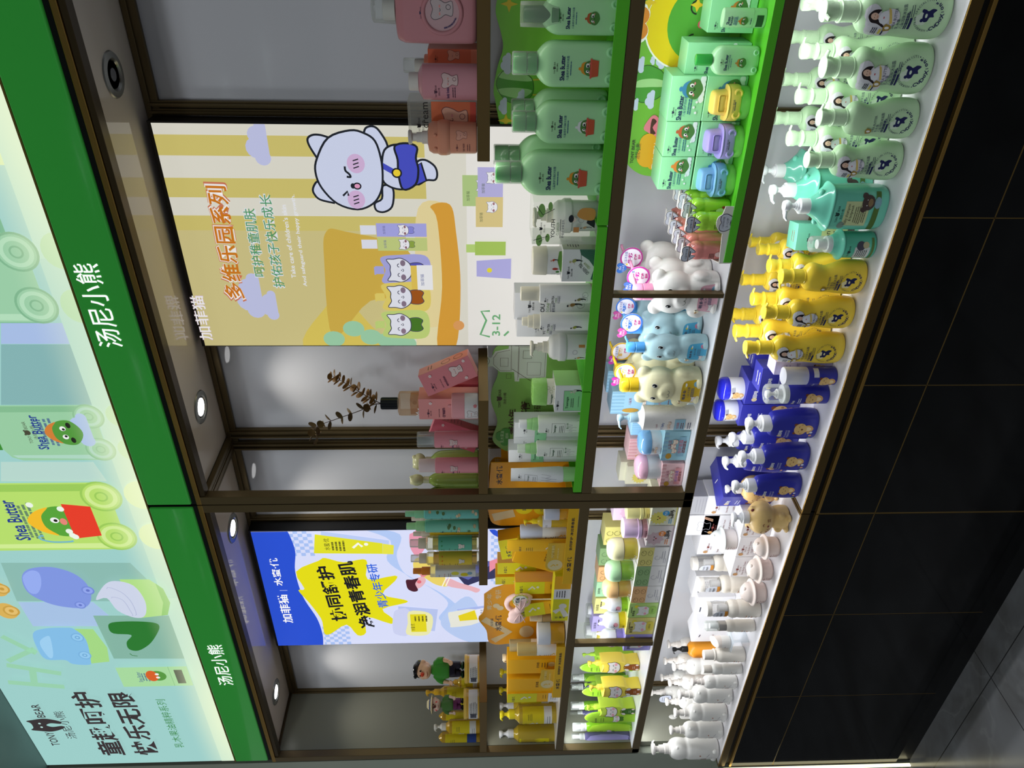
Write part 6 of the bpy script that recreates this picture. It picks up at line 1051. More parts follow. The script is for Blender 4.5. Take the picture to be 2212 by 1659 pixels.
pack('jar', 'white baby cream jar with a domed blue lid', 'jar', None, (-1.2084,0.068,1.0195,0.0613,0.0642), cylbody(.56), M('#e9ebee', .3), 1, [('dome', .54, 1, 1.04, M('#7fb4e2', .14, coat=.5))], bj, 0, 1, zc=.3)
pack('jar', 'white baby cream jar with a domed pink lid', 'jar', None, (-1.2855,0.063,1.0195,0.0629,0.0645), cylbody(.58), M('#e9ebee', .3), 1, [('dome', .56, 1, 1.04, M('#f2bfd4', .14, coat=.5))], lambda a, w, h: (a.lines(-w * .45, h * .4, w * .34, 4, h * .08, w * .03, NAVY)), 0, 1, zc=.3)
# berry cartons round the joint and on the left shelf
def sun(a, x, y, s, c, n=14):
    p = [(x + s * (1 if i % 2 else .76) * cos(i * pi / n), y + s * (1 if i % 2 else .76) * sin(i * pi / n)) for i in range(2 * n)]; a.poly(p, M(c, .4)); e = M('#3a1f1a', .5)
    for d in (-1, 1): a.ell(x + d * s * .22, y + s * .1, s * .07, s * .09, e, 8)
    a.ell(x, y - s * .1, s * .1, s * .09, M('#b02a34', .4), 10)
def berry(c, dot, n=14):
    def f(a, w, h):
        sun(a, -w * .12, h * .68, w * .34, c, n); a.ell(w * .12, h * .42, w * .13, None, M(dot, .4), 14); a.text('巧乐', w * .12, h * .42, w * .1, WH); a.text('Blue', w * .12, h * .25, w * .14, INKB, w=w * .28, bold=.02); a.text('berry', w * .08, h * .15, w * .14, INKB, w=w * .42, bold=.02); a.lines(-w * .28, h * .25, w * .3, 2, h * .08, w * .03, M(dot, .5)); a.rect(-w * .5, 0, w * .5, h * .04, M(c, .4))
    return f
BX2, BX3 = M('#d9d8c0', .42), M('#d5cdca', .42)
carton('carton', 'pale gray berry carton at the back right of the joint, turned', 'box', None, (-1.4251,-1.3569,0.165,0.9645,0.1312), .05, BX2, lambda a, w, h: a.lines(0, h * .85, w * .8, 7, h * .09, w * .02, INKB)); carton('carton', 'sun-faced berry carton seen through the open cabinet side', 'box', None, (-1.425, -1.36, .15, .9645, .115), .05, BX2, berry('#dccf6a', '#3f9bd0'))
carton('carton', 'low berry carton by the foot of the pink carton', 'box', None, (-1.4525,-1.4093,0.12,0.9645,0.0477), .045, BX2, lambda a, w, h: a.lines(0, h * .8, w * .8, 5, h * .12, w * .02, INKB))
carton('carton', 'pale yellow sun-faced berry carton at the right end of the left shelf', 'box', None, (-1.4547,-1.3832,0.02,0.9645,0.0673), .06, BX2, berry('#e2d86c', '#3f9bd0'))
carton('carton', 'pale pink star-faced berry carton, second from the joint', 'box', None, (-1.5333,-1.4569,0.02,0.9645,0.0681), .06, BX3, berry('#c9aeb4', '#e0853a', 9))
def tallring(l, d, c, lc, dot): return pack('ringed_jar', l, 'jar', None, d, [(0, .84), (.01, .9), (.3, .92), (.34, .9)], M(c, .3), 1, [('ring', .36, .5, 1.03, M(lc, .25), 'neck_ring'), ('cyl', .48, 1, .9, .93, M(lc, .3), 'lid')], lambda a, w, h: (a.rect(-w * .3, h * .02, w * .5, h * .28, M(dot, .4)), a.lines(0, h * .22, w * .5, 3, h * .06, w * .03, INKB)), 0, 1, zc=.2)
tallring('pale yellow ringed jar standing on the sun-faced berry carton', (-1.4326,0.05,1.0225,0.0415,0.0699), '#e6dc8a', '#ece59c', '#dccb70'); tallring('pale lilac ringed jar standing on the star-faced berry carton', (-1.4917,0.05,1.0195,0.0612,0.0766), '#d9a9b4', '#dcc0e2', '#c9909c')
carton('carton', 'pale lilac star-faced card pack behind the yellow ringed jar', 'box', None, (-1.5345,-1.4763,0.12,0.9645,0.1434), .05, M('#dcc4d8', .42), lambda a, w, h: sun(a, 0, h * .72, w * .42, '#d8b4cc', 9))
def fruit(col, ln):
    def f(a, w, h):
        a.rect(-w * .5, h * .5, w * .5, h, M(col, .4)); L = M(ln, .5)
        for i in range(4): x, y = -w * .3 + (i % 2) * w * .5, h * (.62 + .22 * (i // 2)); a.arc(x, y, w * .13, 0, 2 * pi, w * .015, L, 12, h * .08); a.line([(x, y), (x + w * .08, y + h * .06)], w * .015, L)
        a.arc(-w * .05, h * .35, w * .1, 0, 1.7 * pi, w * .015, LN, 12); a.lines(w * .1, h * .2, w * .5, 2, h * .08, w * .025, LN); a.lines(-w * .2, h * .13, w * .3, 2, h * .06, w * .02, LN)
    return f
for l, d, c, ln in (('half yellow half white fruit-print carton under the yellow domed jar', (-1.6155,-1.5416,0.022,0.9645,0.0814), '#d8cf7c', '#7a7440'), ('half green half white leaf-print carton under the green domed jar', (-1.6988,-1.6168,0.022,0.9645,0.0822), '#8fb27a', '#5a7a50'), ('half orange half white print carton under the orange domed jar', (-1.7732,-1.7001,0.022,0.9645,0.0824), '#e0b27c', '#9a6a40')): carton('carton', l, 'box', 'fruit-print cartons', d, .07, M('#dddbd8', .42), fruit(c, ln))
def domejar(l, d, c, lc): return pack('domed_jar', l, 'jar', 'egg-domed glass jars', d, [(0, .8), (.01, .88), (.04, .92), (.44, .93), (.5, .9)], M(c, .15, trans=.35, coat=.4), 1, [('ring', .5, .535, .96, M('#ece9e0', .3), 'neck_ring'), ('dome', .52, 1, 1.0, M(lc, .4))], lambda a, w, h: (a.line(crv([(-w * .2, h * .1), (-w * .1, h * .2), (0, h * .12), (w * .06, h * .2)], 3, False), w * .02, WH), a.lines(-w * .2, h * .3, w * .3, 2, h * .06, w * .025, INKB)), 0, 1, zc=.2)
domejar('yellow domed glass jar on a fruit-print carton', (-1.5857,0.06,1.039,0.0646,0.0887), '#d8c94e', '#e4dfae'); domejar('green domed glass jar on a leaf-print carton', (-1.6754,0.06,1.039,0.0627,0.0864), '#8fc24c', '#a9d3a4'); domejar('orange domed glass jar on a print carton', (-1.7491,0.06,1.039,0.0595,0.0865), '#dcb25e', '#ebbd82')
for l, d, c, ln in (('olive yellow fruit-print carton at the back by the joint', (-1.6665,-1.5919,0.15,0.9645,0.1538), '#d8cf7c', '#7a7440'), ('leaf green carton at the back, behind the green domed jar', (-1.7715,-1.6971,0.165,0.9645,0.1576), '#86a874', '#56744c'), ('light orange carton at the back, behind the orange domed jar', (-1.8458,-1.7794,0.165,0.9645,0.1551), '#e0b27c', '#9a6a40')): carton('carton', l, 'box', 'cartons at the back of the left shelf', d, .06, M(c, .42), lambda a, w, h, ln=ln: [a.arc(-w * .25 + (i % 2) * w * .4, h * (.9 - .14 * (i // 2)), w * .12, 0, 1.8 * pi, w * .02, M(ln, .5), 10) for i in range(6)])
for l, d, c in (('mint kitten carton at the back', (-1.9159,-1.8473,0.165,0.9645,0.1547), '#a9d8ac'), ('pale yellow kitten carton at the back', (-1.9986,-1.9243,0.165,0.9645,0.1528), '#e2dc90'), ('lilac kitten carton at the back', (-2.0893,-2.0118,0.165,0.9645,0.1532), '#b3a9e2')): carton('carton', l, 'box', 'cartons at the back of the left shelf', d, .05, M(c, .42), lambda a, w, h: (a.text('加菲猫', -w * .1, h * .94, w * .12, INKB, w=w * .4), a.lines(w * .1, h * .87, w * .5, 1, .01, w * .04, INKB)))
def kitbox(c):
    def f(a, w, h): a.text('加菲猫', -w * .2, h * .82, w * .12, INKB, w=w * .4, bold=.01); a.lines(w * .05, h * .9, w * .5, 1, .01, w * .03, INKB); a.ell(w * .28, h * .74, w * .1, None, M('#e8d934', .4), 12); kitty(a, -w * .02, h * .45, w * .62, M('#e6e6e4', .4), M('#d0ccc6', .4)); a.poly(crv([(-w * .2, h * .28), (w * .24, h * .28), (w * .24, h * .06), (-w * .2, h * .06)], 4), M(c, .3)); a.text('加菲猫', 0, h * .18, w * .08, INKB)
    return f
for l, d, c, cc in (('light green kitten-jar carton', (-1.8356,-1.7712,0.02,0.9645,0.0847), '#b4d67c', '#9cc85c'), ('light yellow kitten-jar carton', (-1.9139,-1.8371,0.02,0.9645,0.0831), '#ddd17a', '#d8c84a'), ('lilac kitten-jar carton behind the thin divider', (-1.9927,-1.9145,0.02,0.9645,0.0812), '#a49bdc', '#8a80cc')): carton('carton', l + ' on the left shelf', 'box', 'kitten-jar cartons', d, .07, M(c, .42), kitbox(cc))
def catjar(l, d, c):
    X, Y, z, w, h = d; q = w / 2; r = root('kitten_jar', l, 'jar', (X, Y, z), 0, 'white kitten-head jars')
    obj('jar_body', lathe([(q * .84, 0), (q * .92, .001), (q * .94, h * .4), (q * .8, h * .42)], 28), M(c, .25, coat=.3), r, 'auto')
    obj('kitten_lid', blob([loft(spl([(h * .4, q * .98, q * .96), (h * .44, q, q), (h * .62, q, q), (h * .76, q * .86, q * .86), (h * .84, q * .5, q * .5), (h * .85, q * .1, q * .1)], 3), 28)] + [loft(spl([(h * .7, q * .34, q * .28, 2, s * q * .52), (h * .86, q * .26, q * .22, 2, s * q * .6), (h * .97, q * .12, q * .12, 2, s * q * .66), (h, .001, .001, 2, s * q * .68)], 3), 14) for s in (-1, 1)], .002, 3), M('#e6e9f0', .25), r, True)
    f = lambda u, v, o: (sin(u / q) * (q + .0008 + o), -cos(u / q) * (q + .0008 + o), v); a = Art(); k = M('#2a2426', .5)
    for s in (-1, 1): a.ell(-q * .3 + s * q * .62, h * .52, q * .26, h * .07, M('#e29aaa', .4), 14); a.arc(-q * .3 + s * q * .46, h * .59, q * .12, pi, 2 * pi, q * .06, k, 7)
    a.arc(-q * .34, h * .55, q * .06, pi, 2 * pi, q * .04, k, 5); a.arc(-q * .22, h * .55, q * .06, pi, 2 * pi, q * .04, k, 5); a.build('face', f, r, du=q / 5)
    f2 = lambda u, v, o: (sin(u / q) * (q * .94 + .0006 + o), -cos(u / q) * (q * .94 + .0006 + o), v); a = Art(); a.text('加菲猫', -q * .1, h * .28, q * .2, k, w=q * .6); a.lines(-q * .1, h * .18, q * .7, 2, h * .06, q * .05, k); a.build('label', f2, r, du=q / 5)
catjar('white kitten-head jar with lime green base', (-1.8152,0.055,1.0255,0.0481,0.1006), '#a5d435'); catjar('white kitten-head jar with yellow base', (-1.8879,0.055,1.0255,0.0542,0.1017), '#e6d22a'); catjar('white kitten-head jar with lilac base, behind the thin divider', (-1.9716,0.055,1.0255,0.0562,0.1016), '#9a90d6')
# kitten cut-out bottles and sprays at the left end
def catcut(l, d, c, trunk, dp=.05):
    X, Y, z, w, h = d; r = root('kitten_bottle', l, 'bottle', (X, Y, z), rad(14), 'kitten cut-out pump bottles'); q = w * .42; hb = h * .76; m = M(c, .32)
    out = crv([(-q * .66, 0), (-q * .72, hb * .12), (-q * .56, hb * .3), (-q * .72, hb * .38), (-q * .98, hb * .46), (-q, hb * .7), (-q * .96, hb * .9), (-q * .84, hb * 1.0), (-q * .5, hb * .96), (0, hb * .95), (q * .5, hb * .96), (q * .84, hb * 1.0), (q * .96, hb * .9), (q, hb * .7), (q * .98, hb * .46), (q * .72, hb * .38), (q * .56, hb * .3), (q * .72, hb * .12), (q * .66, 0), (0, -hb * .004)], 3)
    out = [(x, max(v, 0)) for x, v in out]; obj('body', extr(out, -dp / 2, dp / 2, .004, 3), m, r, 'auto'); a = Art(); k = M('#3a2c28', .5); s = w * .92
    c2 = crv([(-q * .5, hb * .04), (q * .5, hb * .04), (q * .5, hb * .28), (q * .3, hb * .4), (-q * .3, hb * .4), (-q * .5, hb * .28)], 4); a.poly(c2, M(trunk, .4)); a.line(c2, w * .018, k, True)
    for sd in (-1, 1): e = crv([(sd * q * .3, hb * .4), (sd * q * .7, hb * .34), (sd * q * .62, hb * .27), (sd * q * .3, hb * .3)], 3); a.poly(e, M('#dfdbd8', .4)); a.line(e, w * .015, k, True); a.ell(sd * q * .4, hb * .07, q * .14, hb * .04, M('#ead6d4', .4), 10)
    kitty(a, 0, hb * .64, w * .86, M('#e4e0de', .4), k); a.lines(0, hb * .18, q * .5, 2, hb * .04, q * .04, WH); a.ell(0, hb * .39, q * .08, None, M('#e6d83a', .4), 8)
    a.build('front_print', lambda u, v, o: (u, -dp / 2 - o, v), r); pump(r, hb * .96, h, q * .42, m, pi + .5, 1.5, 1); return r
catcut('yellow kitten cut-out pump bottle in front', (-2.2147,0.045,0.9645,0.0536,0.164), '#e8d555', '#93501e'); catcut('yellow kitten cut-out pump bottle behind the front yellow one', (-2.1639,0.1,0.9645,0.0518,0.1672), '#e8d050', '#93501e'); catcut('lime green kitten cut-out pump bottle', (-2.3492,0.06,0.9645,0.0499,0.16), '#bcd84c', '#3e6a24')
catcut('lime green kitten pump bottle at the back, between the yellow ones', (-2.3566,0.15,0.9645,0.0439,0.1572), '#a9d444', '#3e6a24'); catcut('lime green kitten pump bottle at the back by the thin divider', (-2.2168,0.17,0.9645,0.0362,0.1726), '#a9d444', '#3e6a24')
def scal(l, d): return pack('scallop_pack', l, 'pack', 'green scallop-topped packs', d, [(0, .84, 3), (.01, .92, 3), (.5, .95, 3), (.7, 1, 3), (.86, .86, 2.6), (.96, .5, 2.2), (1, .1, 2)], M('#9fd23a', .25), .32, [], lambda a, w, h: (kitty(a, -w * .05, h * .36, w * .62, M('#e0e4dc', .4), INKB, M('#4d7a2a', .4)), a.text('加菲猫', -w * .15, h * .78, w * .14, INKB, w=w * .4), a.ell(w * .3, h * .66, w * .1, None, M('#d8b53a', .4), 10), a.lines(-w * .1, h * .68, w * .4, 2, h * .05, w * .03, INKB)), rad(20), 3, zc=.4)
scal('lime green scallop-topped pack in front beside the green spray', (-2.3728,0.035,0.9645,0.043,0.1688)); scal('lime green scallop-topped pack behind the green kitten bottle', (-2.3548,0.12,0.9645,0.039,0.1695)); scal('lime green scallop-topped pack behind the front yellow kitten bottle', (-2.2604,0.15,0.9645,0.039,0.1809))
def spray(l, d, c, lc, tr): return pack('spray_bottle', l, 'bottle', 'slim spray bottles with white sprayers', d, [(0, .9), (.006, .98), (.02, 1), (.7, 1), (.745, .96), (.77, .8)], M(c, .15, coat=.3), 1, [('cyl', .77, .86, .82, .8, WP, 'collar'), ('cyl', .86, .98, .55, .5, WP, 'sprayer'), ('over', .8, 1, .86)], lambda a, w, h: (a.poly(crv([(-w * .7, h * .04), (w * .7, h * .04), (w * .7, h * .68), (-w * .7, h * .68)], 3), M(lc, .35)), kitty(a, -w * .1, h * .38, w * .62, M('#e6e4e6', .4), INKB, M(tr, .4)), a.text('加菲猫', -w * .2, h * .62, w * .2, INKB, w=w * .5), a.lines(-w * .1, h * .54, w * .6, 2, h * .03, w * .05, INKB)), rad(-10), 1, zc=.3)
spray('slim lime green spray bottle in front', (-2.4529,0.05,0.9645,0.0327,0.2015), '#7fba24', '#a9d63a', '#4d7a2a'); spray('slim lilac spray bottle in front, leftmost', (-2.5169,0.05,0.9645,0.0325,0.2025), '#6f6a9a', '#a8a0dc', '#4a4ab0')
spray('slim green spray bottle behind the front green one', (-2.4535,0.13,0.9645,0.0324,0.2003), '#6fa824', '#a9d63a', '#4d7a2a'); spray('slim lilac spray bottle behind the front lilac one', (-2.5199,0.14,0.9645,0.0261,0.1989), '#6f6a9a', '#a8a0dc', '#4a4ab0'); spray('slim green spray bottle at the back', (-2.4068,0.21,0.9645,0.029,0.1924), '#6fa824', '#a9d63a', '#4d7a2a'); spray('slim lilac spray bottle at the back', (-2.4625,0.21,0.9645,0.0279,0.1914), '#4a4868', '#a8a0dc', '#4a4ab0')
spray('slim lilac spray bottle behind the kitten cartons', (-2.0366,0.21,0.9645,0.0538,0.1676), '#8a84c4', '#a8a0dc', '#4a4ab0'); spray('slim yellow spray bottle behind the kitten cartons', (-2.141,0.21,0.9645,0.0633,0.1655), '#c8b84a', '#e0d468', '#93501e')


# ================= ROW 2: CARD DISPLAYS =================
ZT = 1.2284
def backcard(r, o, pts, y, m): obj('back_card', rot(extr(pts, y, y + .003), 0, o), m, r)
# --- green display with a balloon, right end ---
xa, xb = -.598, .1; r = traybox('display_tray', 'green cactus-balloon display tray holding toy car bottles, under the right upper shelf', None, xa, xb, .004, .215, ZT, .021, GRN); O2 = (-(xa + xb) / 2, -.004, -ZT)
y = .205; pts = [(xb, ZT), (-.62, ZT)] + crv([(-0.511,1.4252), (-0.4758,1.4341), (-0.4437,1.4426), (-0.4124,1.4487), (-0.3904,1.4524), (-0.3473,1.4449), (-0.3116,1.4342), (-0.2832,1.439), (-0.2495,1.4492), (-0.2261,1.4473)], 4, False) + [(xb, 1.425)]
backcard(r, O2, pts, y, LGRN); a = Art(); k = M('#3f6a2a', .4)
bl = crv([(-0.3816,1.4468), (-0.3578,1.4369), (-0.3426,1.4124), (-0.3551,1.3919), (-0.372,1.3732), (-0.4004,1.3733), (-0.4184,1.3992), (-0.4099,1.4293)], 5); a.poly(bl, M('#4f9a34', .4)); a.poly(crv([(-0.3664,1.4435), (-0.3556,1.4324), (-0.3593,1.3917), (-0.3731,1.3743), (-0.3725,1.4117)], 3), M('#9ccf86', .4)); a.poly(crv([(-0.3903,1.4444), (-0.3866,1.4114), (-0.3916,1.3736), (-0.4073,1.3949), (-0.4011,1.434)], 3), M('#9ccf86', .4)); a.line(bl, .0014, k, True)
for p in (((-0.3709,1.3721)), ((-0.4003,1.3721))): a.line([p, (p[0] + .002, p[1] - .035)], .003, M('#cdb93c', .4))
for p, s in (((-0.3407,1.4259), .026), ((-0.405,1.3949), .02), ((-0.4233,1.4313), .022)): cloud(a, p[0], p[1], s, M('#c3cce0', .4))
for p in (((-0.2325,1.4236)), ((-0.4526,1.4262))): a.poly([(p[0] - .015, p[1]), (p[0] - .004, p[1] + .004), (p[0], p[1] + .017), (p[0] + .004, p[1] + .004), (p[0] + .015, p[1]), (p[0] + .004, p[1] - .004), (p[0], p[1] - .017), (p[0] - .004, p[1] - .004)], M('#dcc22c', .4))
a.text('TONY BEAR', *(-0.5015,1.4249), .008, INKB, w=.05)
a.build('back_print', lambda u, v, o: (u + O2[0], y - o + O2[1], v + O2[2]), r)
def carb(l, d, hat, tub, capm=CK, big=False, rzz=5):
    return pack('car_bottle', l, 'bottle', 'mint toy car bottles in the green display', d, WHEELB, GB, .55, [('cyl', .775, .87, .44, .43, capm, 'cap_base'), ('cyl', .872, 1, .45, .44, capm, 'flip_lid'), ('over', .77, 1.01, .5)] if not big else [('cyl', .62, .7, .62, .6, capm, 'collar'), ('cyl', .7, .97, .45, .4, M('#1f5f24', .3), 'pump_head'), ('over', .63, 1, .66, .62)], cararthat(hat, tub), rad(rzz), 3, zc=.3, extra=wheels(GBB, .23))
zf = ZT + .0022
carb('mint toy car bottle in front at upper right, dark green domed pump cap', (-0.2272,0.06,1.2306,0.0676,0.178), '#b05a34', None, M('#3a8f46', .15, trans=.2), True); carb('mint flip-cap toy car bottle with a red tub picture, second from the right', (-0.3077,0.055,1.2306,0.0817,0.1896), '#d9942f', '#c2573a'); carb('mint toy car bottle with a flip cap, foamy fruit in a red tub, middle', (-0.4104,0.05,1.2306,0.0808,0.1881), '#dfe4e2', '#c2573a'); carb('mint toy car bottle with a flip cap, in front at the left end, yellow-hatted fruit', (-0.5066,0.045,1.2306,0.0892,0.2198), '#d9942f', '#c2573a')
carb('mint toy car bottle in the back, between the second and middle front ones', (-0.409,0.13,1.2306,0.0808,0.1866), '#d9942f', '#c2573a'); carb('mint toy car bottle in the back behind the left end one', (-0.4997,0.13,1.2306,0.0823,0.22), '#d9942f', '#c2573a')

# --- two green displays with a line-drawn desk scene ---
def deskcard(a, P0, sc, dark=True):
    X, Z = P0; br = M('#4a2a1e', .5); wh = M('#c9cfc4', .4)
    sh = [(-.06, .0), (-.06, .012), (-.03, .014), (-.03, .05), (-.012, .07), (-.016, .092), (-.004, .108), (.012, .106), (.02, .09), (.014, .074), (.034, .064), (.042, .03), (.062, .028), (.062, .018), (.05, .014), (.05, -.07), (-.05, -.07), (-.05, .0)]
    c = [(X + p[0] * sc, Z + p[1] * sc) for p in sh]; a.poly(c, wh)
    def L(pp, w=.0009, cl=False): a.line([(X + p[0] * sc, Z + p[1] * sc) for p in pp], w, br, cl)
    L([(-.056, .004), (.058, .004), (.058, .022), (-.028, .022)]); L([(-.046, .002), (-.046, -.066), (.046, -.066), (.046, .002)], cl=True); L([(-.04, -.02), (.0, -.02), (.0, -.055), (-.04, -.055)], cl=True); L([(-.026, .024), (-.026, .05), (-.006, .068), (.014, .068), (.03, .058), (.038, .026)]); a.arc(X + .004 * sc, Z + .09 * sc, .012 * sc, 0, 2 * pi, .0009, br, 14); L([(-.004, .094), (.012, .094)]); L([(-.012, .03), (.014, .03), (.014, .05), (-.012, .05)], cl=True); a.arc(X + .004 * sc, Z + .088 * sc, .005 * sc, pi, 2 * pi, .0008, br, 6)
    L([(-.05, .022), (-.036, .022), (-.036, .034), (-.05, .034)], cl=True); L([(-.058, -.03), (-.02, .02)]); L([(.012, -.03), (.036, -.03), (.036, -.008), (.012, -.008)], cl=True)
def desk(label, xa, xb, ptop, plogo, pdesk, pbig, pcloud, sc=1.0):
    r = traybox('display_tray', label, None, xa, xb, .004, .215, ZT, .019, GRN); o = (-(xa + xb) / 2, -.004, -ZT); y = .202
    obj('back_card', rot(extr(ptop, y, y + .003), 0, o), M('#7fae55', .38), r); a = Art(); br = M('#3f2619', .5)
    deskcard(a, pdesk, sc); 
    (x0, z0), (x1, z1) = plogo; w = x1 - x0; logo(a, (x0 + x1) / 2, (z0 + z1) / 2, w, br); (x, z) = pbig
    a.text('青少年', x - .012, z + .014, .025, br, w=.085, bold=.02); a.text('平衡', x + .028, z - .018, .025, br, w=.056, bold=.02); a.text('专研', x + .03, z - .05, .019, br, w=.042)
    cx, cz = pcloud; dk = M('#3f8f2f', .4)
    for q, s in (((-.016, -.004), .014), ((.004, .006), .018), ((.02, -.004), .012)): a.ell(cx + q[0], cz + q[1], s, s * .9, dk, 14)
    a.rect(cx - .026, cz - .017, cx + .03, cz - .004, dk); a.text('乳木果油', cx + .002, cz + .004, .01, M('#bcd6a8', .4), w=.04); a.text('精粹', cx + .006, cz - .009, .009, M('#bcd6a8', .4))
    a.build('back_print', lambda u, v, oo: (u + o[0], y - oo + o[1], v + o[2]), r); return r
xa, xb = -1.003, -.602
pts = [(xb - .005, ZT), (xa - .03, ZT)] + crv([(-0.9814,1.3866), (-0.9653,1.3981), (-0.9493,1.4369), (-0.9147,1.4495), (-0.8657,1.4339), (-0.8124,1.449), (-0.7722,1.4519), (-0.7027,1.4347), (-0.6758,1.4388), (-0.639,1.4504), (-0.6081,1.4408), (-0.5951,1.4067)], 4, False) + [(xb - .005, 1.38)]
desk('green display tray with a brown line-drawn desk scene, middle one of the shelf', xa, xb, pts, ((-0.8109,1.4293), (-0.7495,1.4302)), ((-0.6649,1.39)), ((-0.8328,1.384)), ((-0.9147,1.421)), 1.05)
xa, xb = -1.316, -1.006
pts = [(xb - .002, ZT), (xa + .02, ZT)] + crv([(-1.346,1.3985), (-1.3398,1.4202), (-1.3041,1.4481), (-1.2428,1.4351), (-1.1798,1.4519), (-1.1367,1.4507), (-1.0843,1.4354), (-1.0334,1.45), (-1.0037,1.4363), (-0.9906,1.3975)], 4, False) + [(xb - .002, 1.395)]
desk('green display tray with a line-drawn desk scene, next to the cabinet joint', xa, xb, pts, ((-1.1963,1.4297), (-1.1368,1.4304)), ((-1.0538,1.3805)), ((-1.2319,1.38)), ((-1.2965,1.4178)), .98)
# youth packs
WHT = M('#e6e7e4', .32); WHB = M('#d8dade', .4); BK = M('#23262c', .5)
def lbl(t1, t2, sub=''):
    def f(a, w, h, x=0, y=None, s=1):
        y = h * .62 if y is None else y; logo(a, x, y + w * .5 * s, w * .5 * s, BK); a.text(t1, x, y + w * .08 * s, w * .14 * s, BK, w=w * .72 * s, bold=.01); a.text(t2, x, y - w * .1 * s, w * .1 * s, M('#7fa06a', .5), w=w * .5 * s); a.line([(x - w * .36 * s, y - w * .19 * s), (x + w * .36 * s, y - w * .19 * s)], w * .012, BK); a.text('舒缓控油保湿乳', x, y - w * .28 * s, w * .1 * s, NAVY, w=w * .7 * s)
    return f
def stroller(a, x, y, s, coat, hat='#2b2f3a', bike=True):
    k = M('#22262e', .5)
    if bike: a.arc(x - s * .0, y - s * .75, s * .42, 0, 2 * pi, s * .025, k, 18); a.arc(x + s * .75, y - s * .75, s * .42, 0, 2 * pi, s * .025, k, 18); a.line([(x, y - s * .75), (x + s * .3, y - s * .2), (x + s * .75, y - s * .75)], s * .03, k)
    a.poly(crv([(x - s * .2, y + s * .3), (x + s * .1, y + s * .4), (x + s * .3, y + s * .05), (x + s * .2, y - s * .15), (x - s * .1, y - s * .05)], 3), M(coat, .5)); a.poly([(x, y - s * .1), (x + s * .25, y - s * .12), (x + s * .2, y - s * .6), (x + s * .05, y - s * .95), (x - s * .05, y - s * .9), (x + s * .06, y - s * .55)], k)
    a.ell(x - s * .12, y + s * .58, s * .12, s * .15, M('#d8c2b0', .5), 10); a.ell(x - s * .1, y + s * .68, s * .15, s * .1, M(hat, .5), 10); a.line([(x - s * .15, y + s * .25), (x - s * .45, y + s * .05)], s * .05, M('#d8c2b0', .5))
def tall(nm, l, d, cap, art): return pack(nm, l, 'bottle', 'white youth care bottles', d, cylbody(.755), WHT, 1, cap, art, 0, 1, zc=.4)
GT = lbl('GREEN TEA', 'TONER')
def f1(a, w, h): GT(a, w, h, -w * .2, h * .56, .9); stroller(a, -w * .1, h * .22, w * .34, '#7f7a4a'); a.rect(-w * 1.2, h * .04, w * 1.2, h * .07, M('#c9b48a', .4))
tall('bottle', 'white bottle with a square cap and a cyclist print', (-0.7763,0.05,1.2306,0.0422,0.163), [('sq', .75, 1, .66, .66, M('#dcd8c4', .35), 3.4)], f1)
E2 = lbl('GREEN TEA', 'EMULSION')
def f2(a, w, h): E2(a, w, h, -w * .2, h * .62, .9); stroller(a, -w * .1, h * .26, w * .36, '#8f9a34', '#1c2028', False); a.rect(-w * 1.2, h * .03, w * 1.2, h * .06, M('#232a4a', .4))
tall('bottle', 'white bottle with a stepped cap and a dancer print', (-0.843,0.045,1.2306,0.0412,0.1581), [('cyl', .75, .85, .8, .8, M('#e0dcc8', .35), 'collar'), ('cyl', .85, .92, .68, .66, M('#e0dcc8', .35), 'sleeve'), ('cyl', .92, 1, .5, .46, M('#e0dcc8', .35), 'cap')], f2)
carton('carton', 'white youth carton standing behind the cyclist bottle', 'box', 'white youth care cartons', (-0.87,-0.801,0.1,1.2306,0.1726), .05, WHB, lambda a, w, h: (lbl('YOUTH', 'TONER')(a, w, h, -.0, h * .6, 1), stroller(a, w * .05, h * .22, w * .3, '#8a6a3e')))
carton('carton', 'white youth carton behind the dancer bottle', 'box', 'white youth care cartons', (-0.9102,-0.8657,0.09,1.2306,0.1666), .05, WHB, lambda a, w, h: lbl('YOUTH', 'EMULSION')(a, w, h, 0, h * .6, 1))
def skate(a, w, h): 
    logo(a, -w * .22, h * .82, w * .4, BK); g = M('#3f6a58', .45); a.poly(crv([(w * .08, 0), (w * .1, h * .3), (w * .3, h * .6), (w * .5, h * .66), (w * .5, 0)], 3) if 0 else [(-w * .5, 0), (-w * .42, h * .22), (-w * .05, h * .14), (w * .18, h * .3), (w * .34, h * .52), (w * .5, h * .56), (w * .5, 0)], g)
    for i in range(4): a.line([(w * (.2 + .07 * i), h * .08), (w * (.3 + .05 * i), h * .34), (w * .48, h * (.48 - .07 * i))], w * .008, M('#2c5044', .5))
    a.text('GREEN TEA', -w * .1, h * .42, h * .09, BK, w=w * .42, rz=.75); a.text('CREAM', w * .0, h * .34, h * .07, M('#8a9a4a', .5), w=w * .24, rz=.75); stroller(a, w * .14, h * .66, w * .22, '#9aa05a', '#a8a87a', False); a.line([(-w * .05, h * .5), (w * .4, h * .52)], w * .012, M('#6a7a6a', .5))
carton('carton', 'white and dark green cream carton with a skateboarder print', 'box', None, (-0.7364,-0.664,0.03,1.2306,0.0789), .075, M('#dfe1e0', .4), skate, .06, side=lambda a, w, h: (a.rect(-w * .5, 0, w * .5, h, M('#a7b398', .4)), a.lines(0, h * .85, w * .7, 5, h * .07, w * .03, BK)))
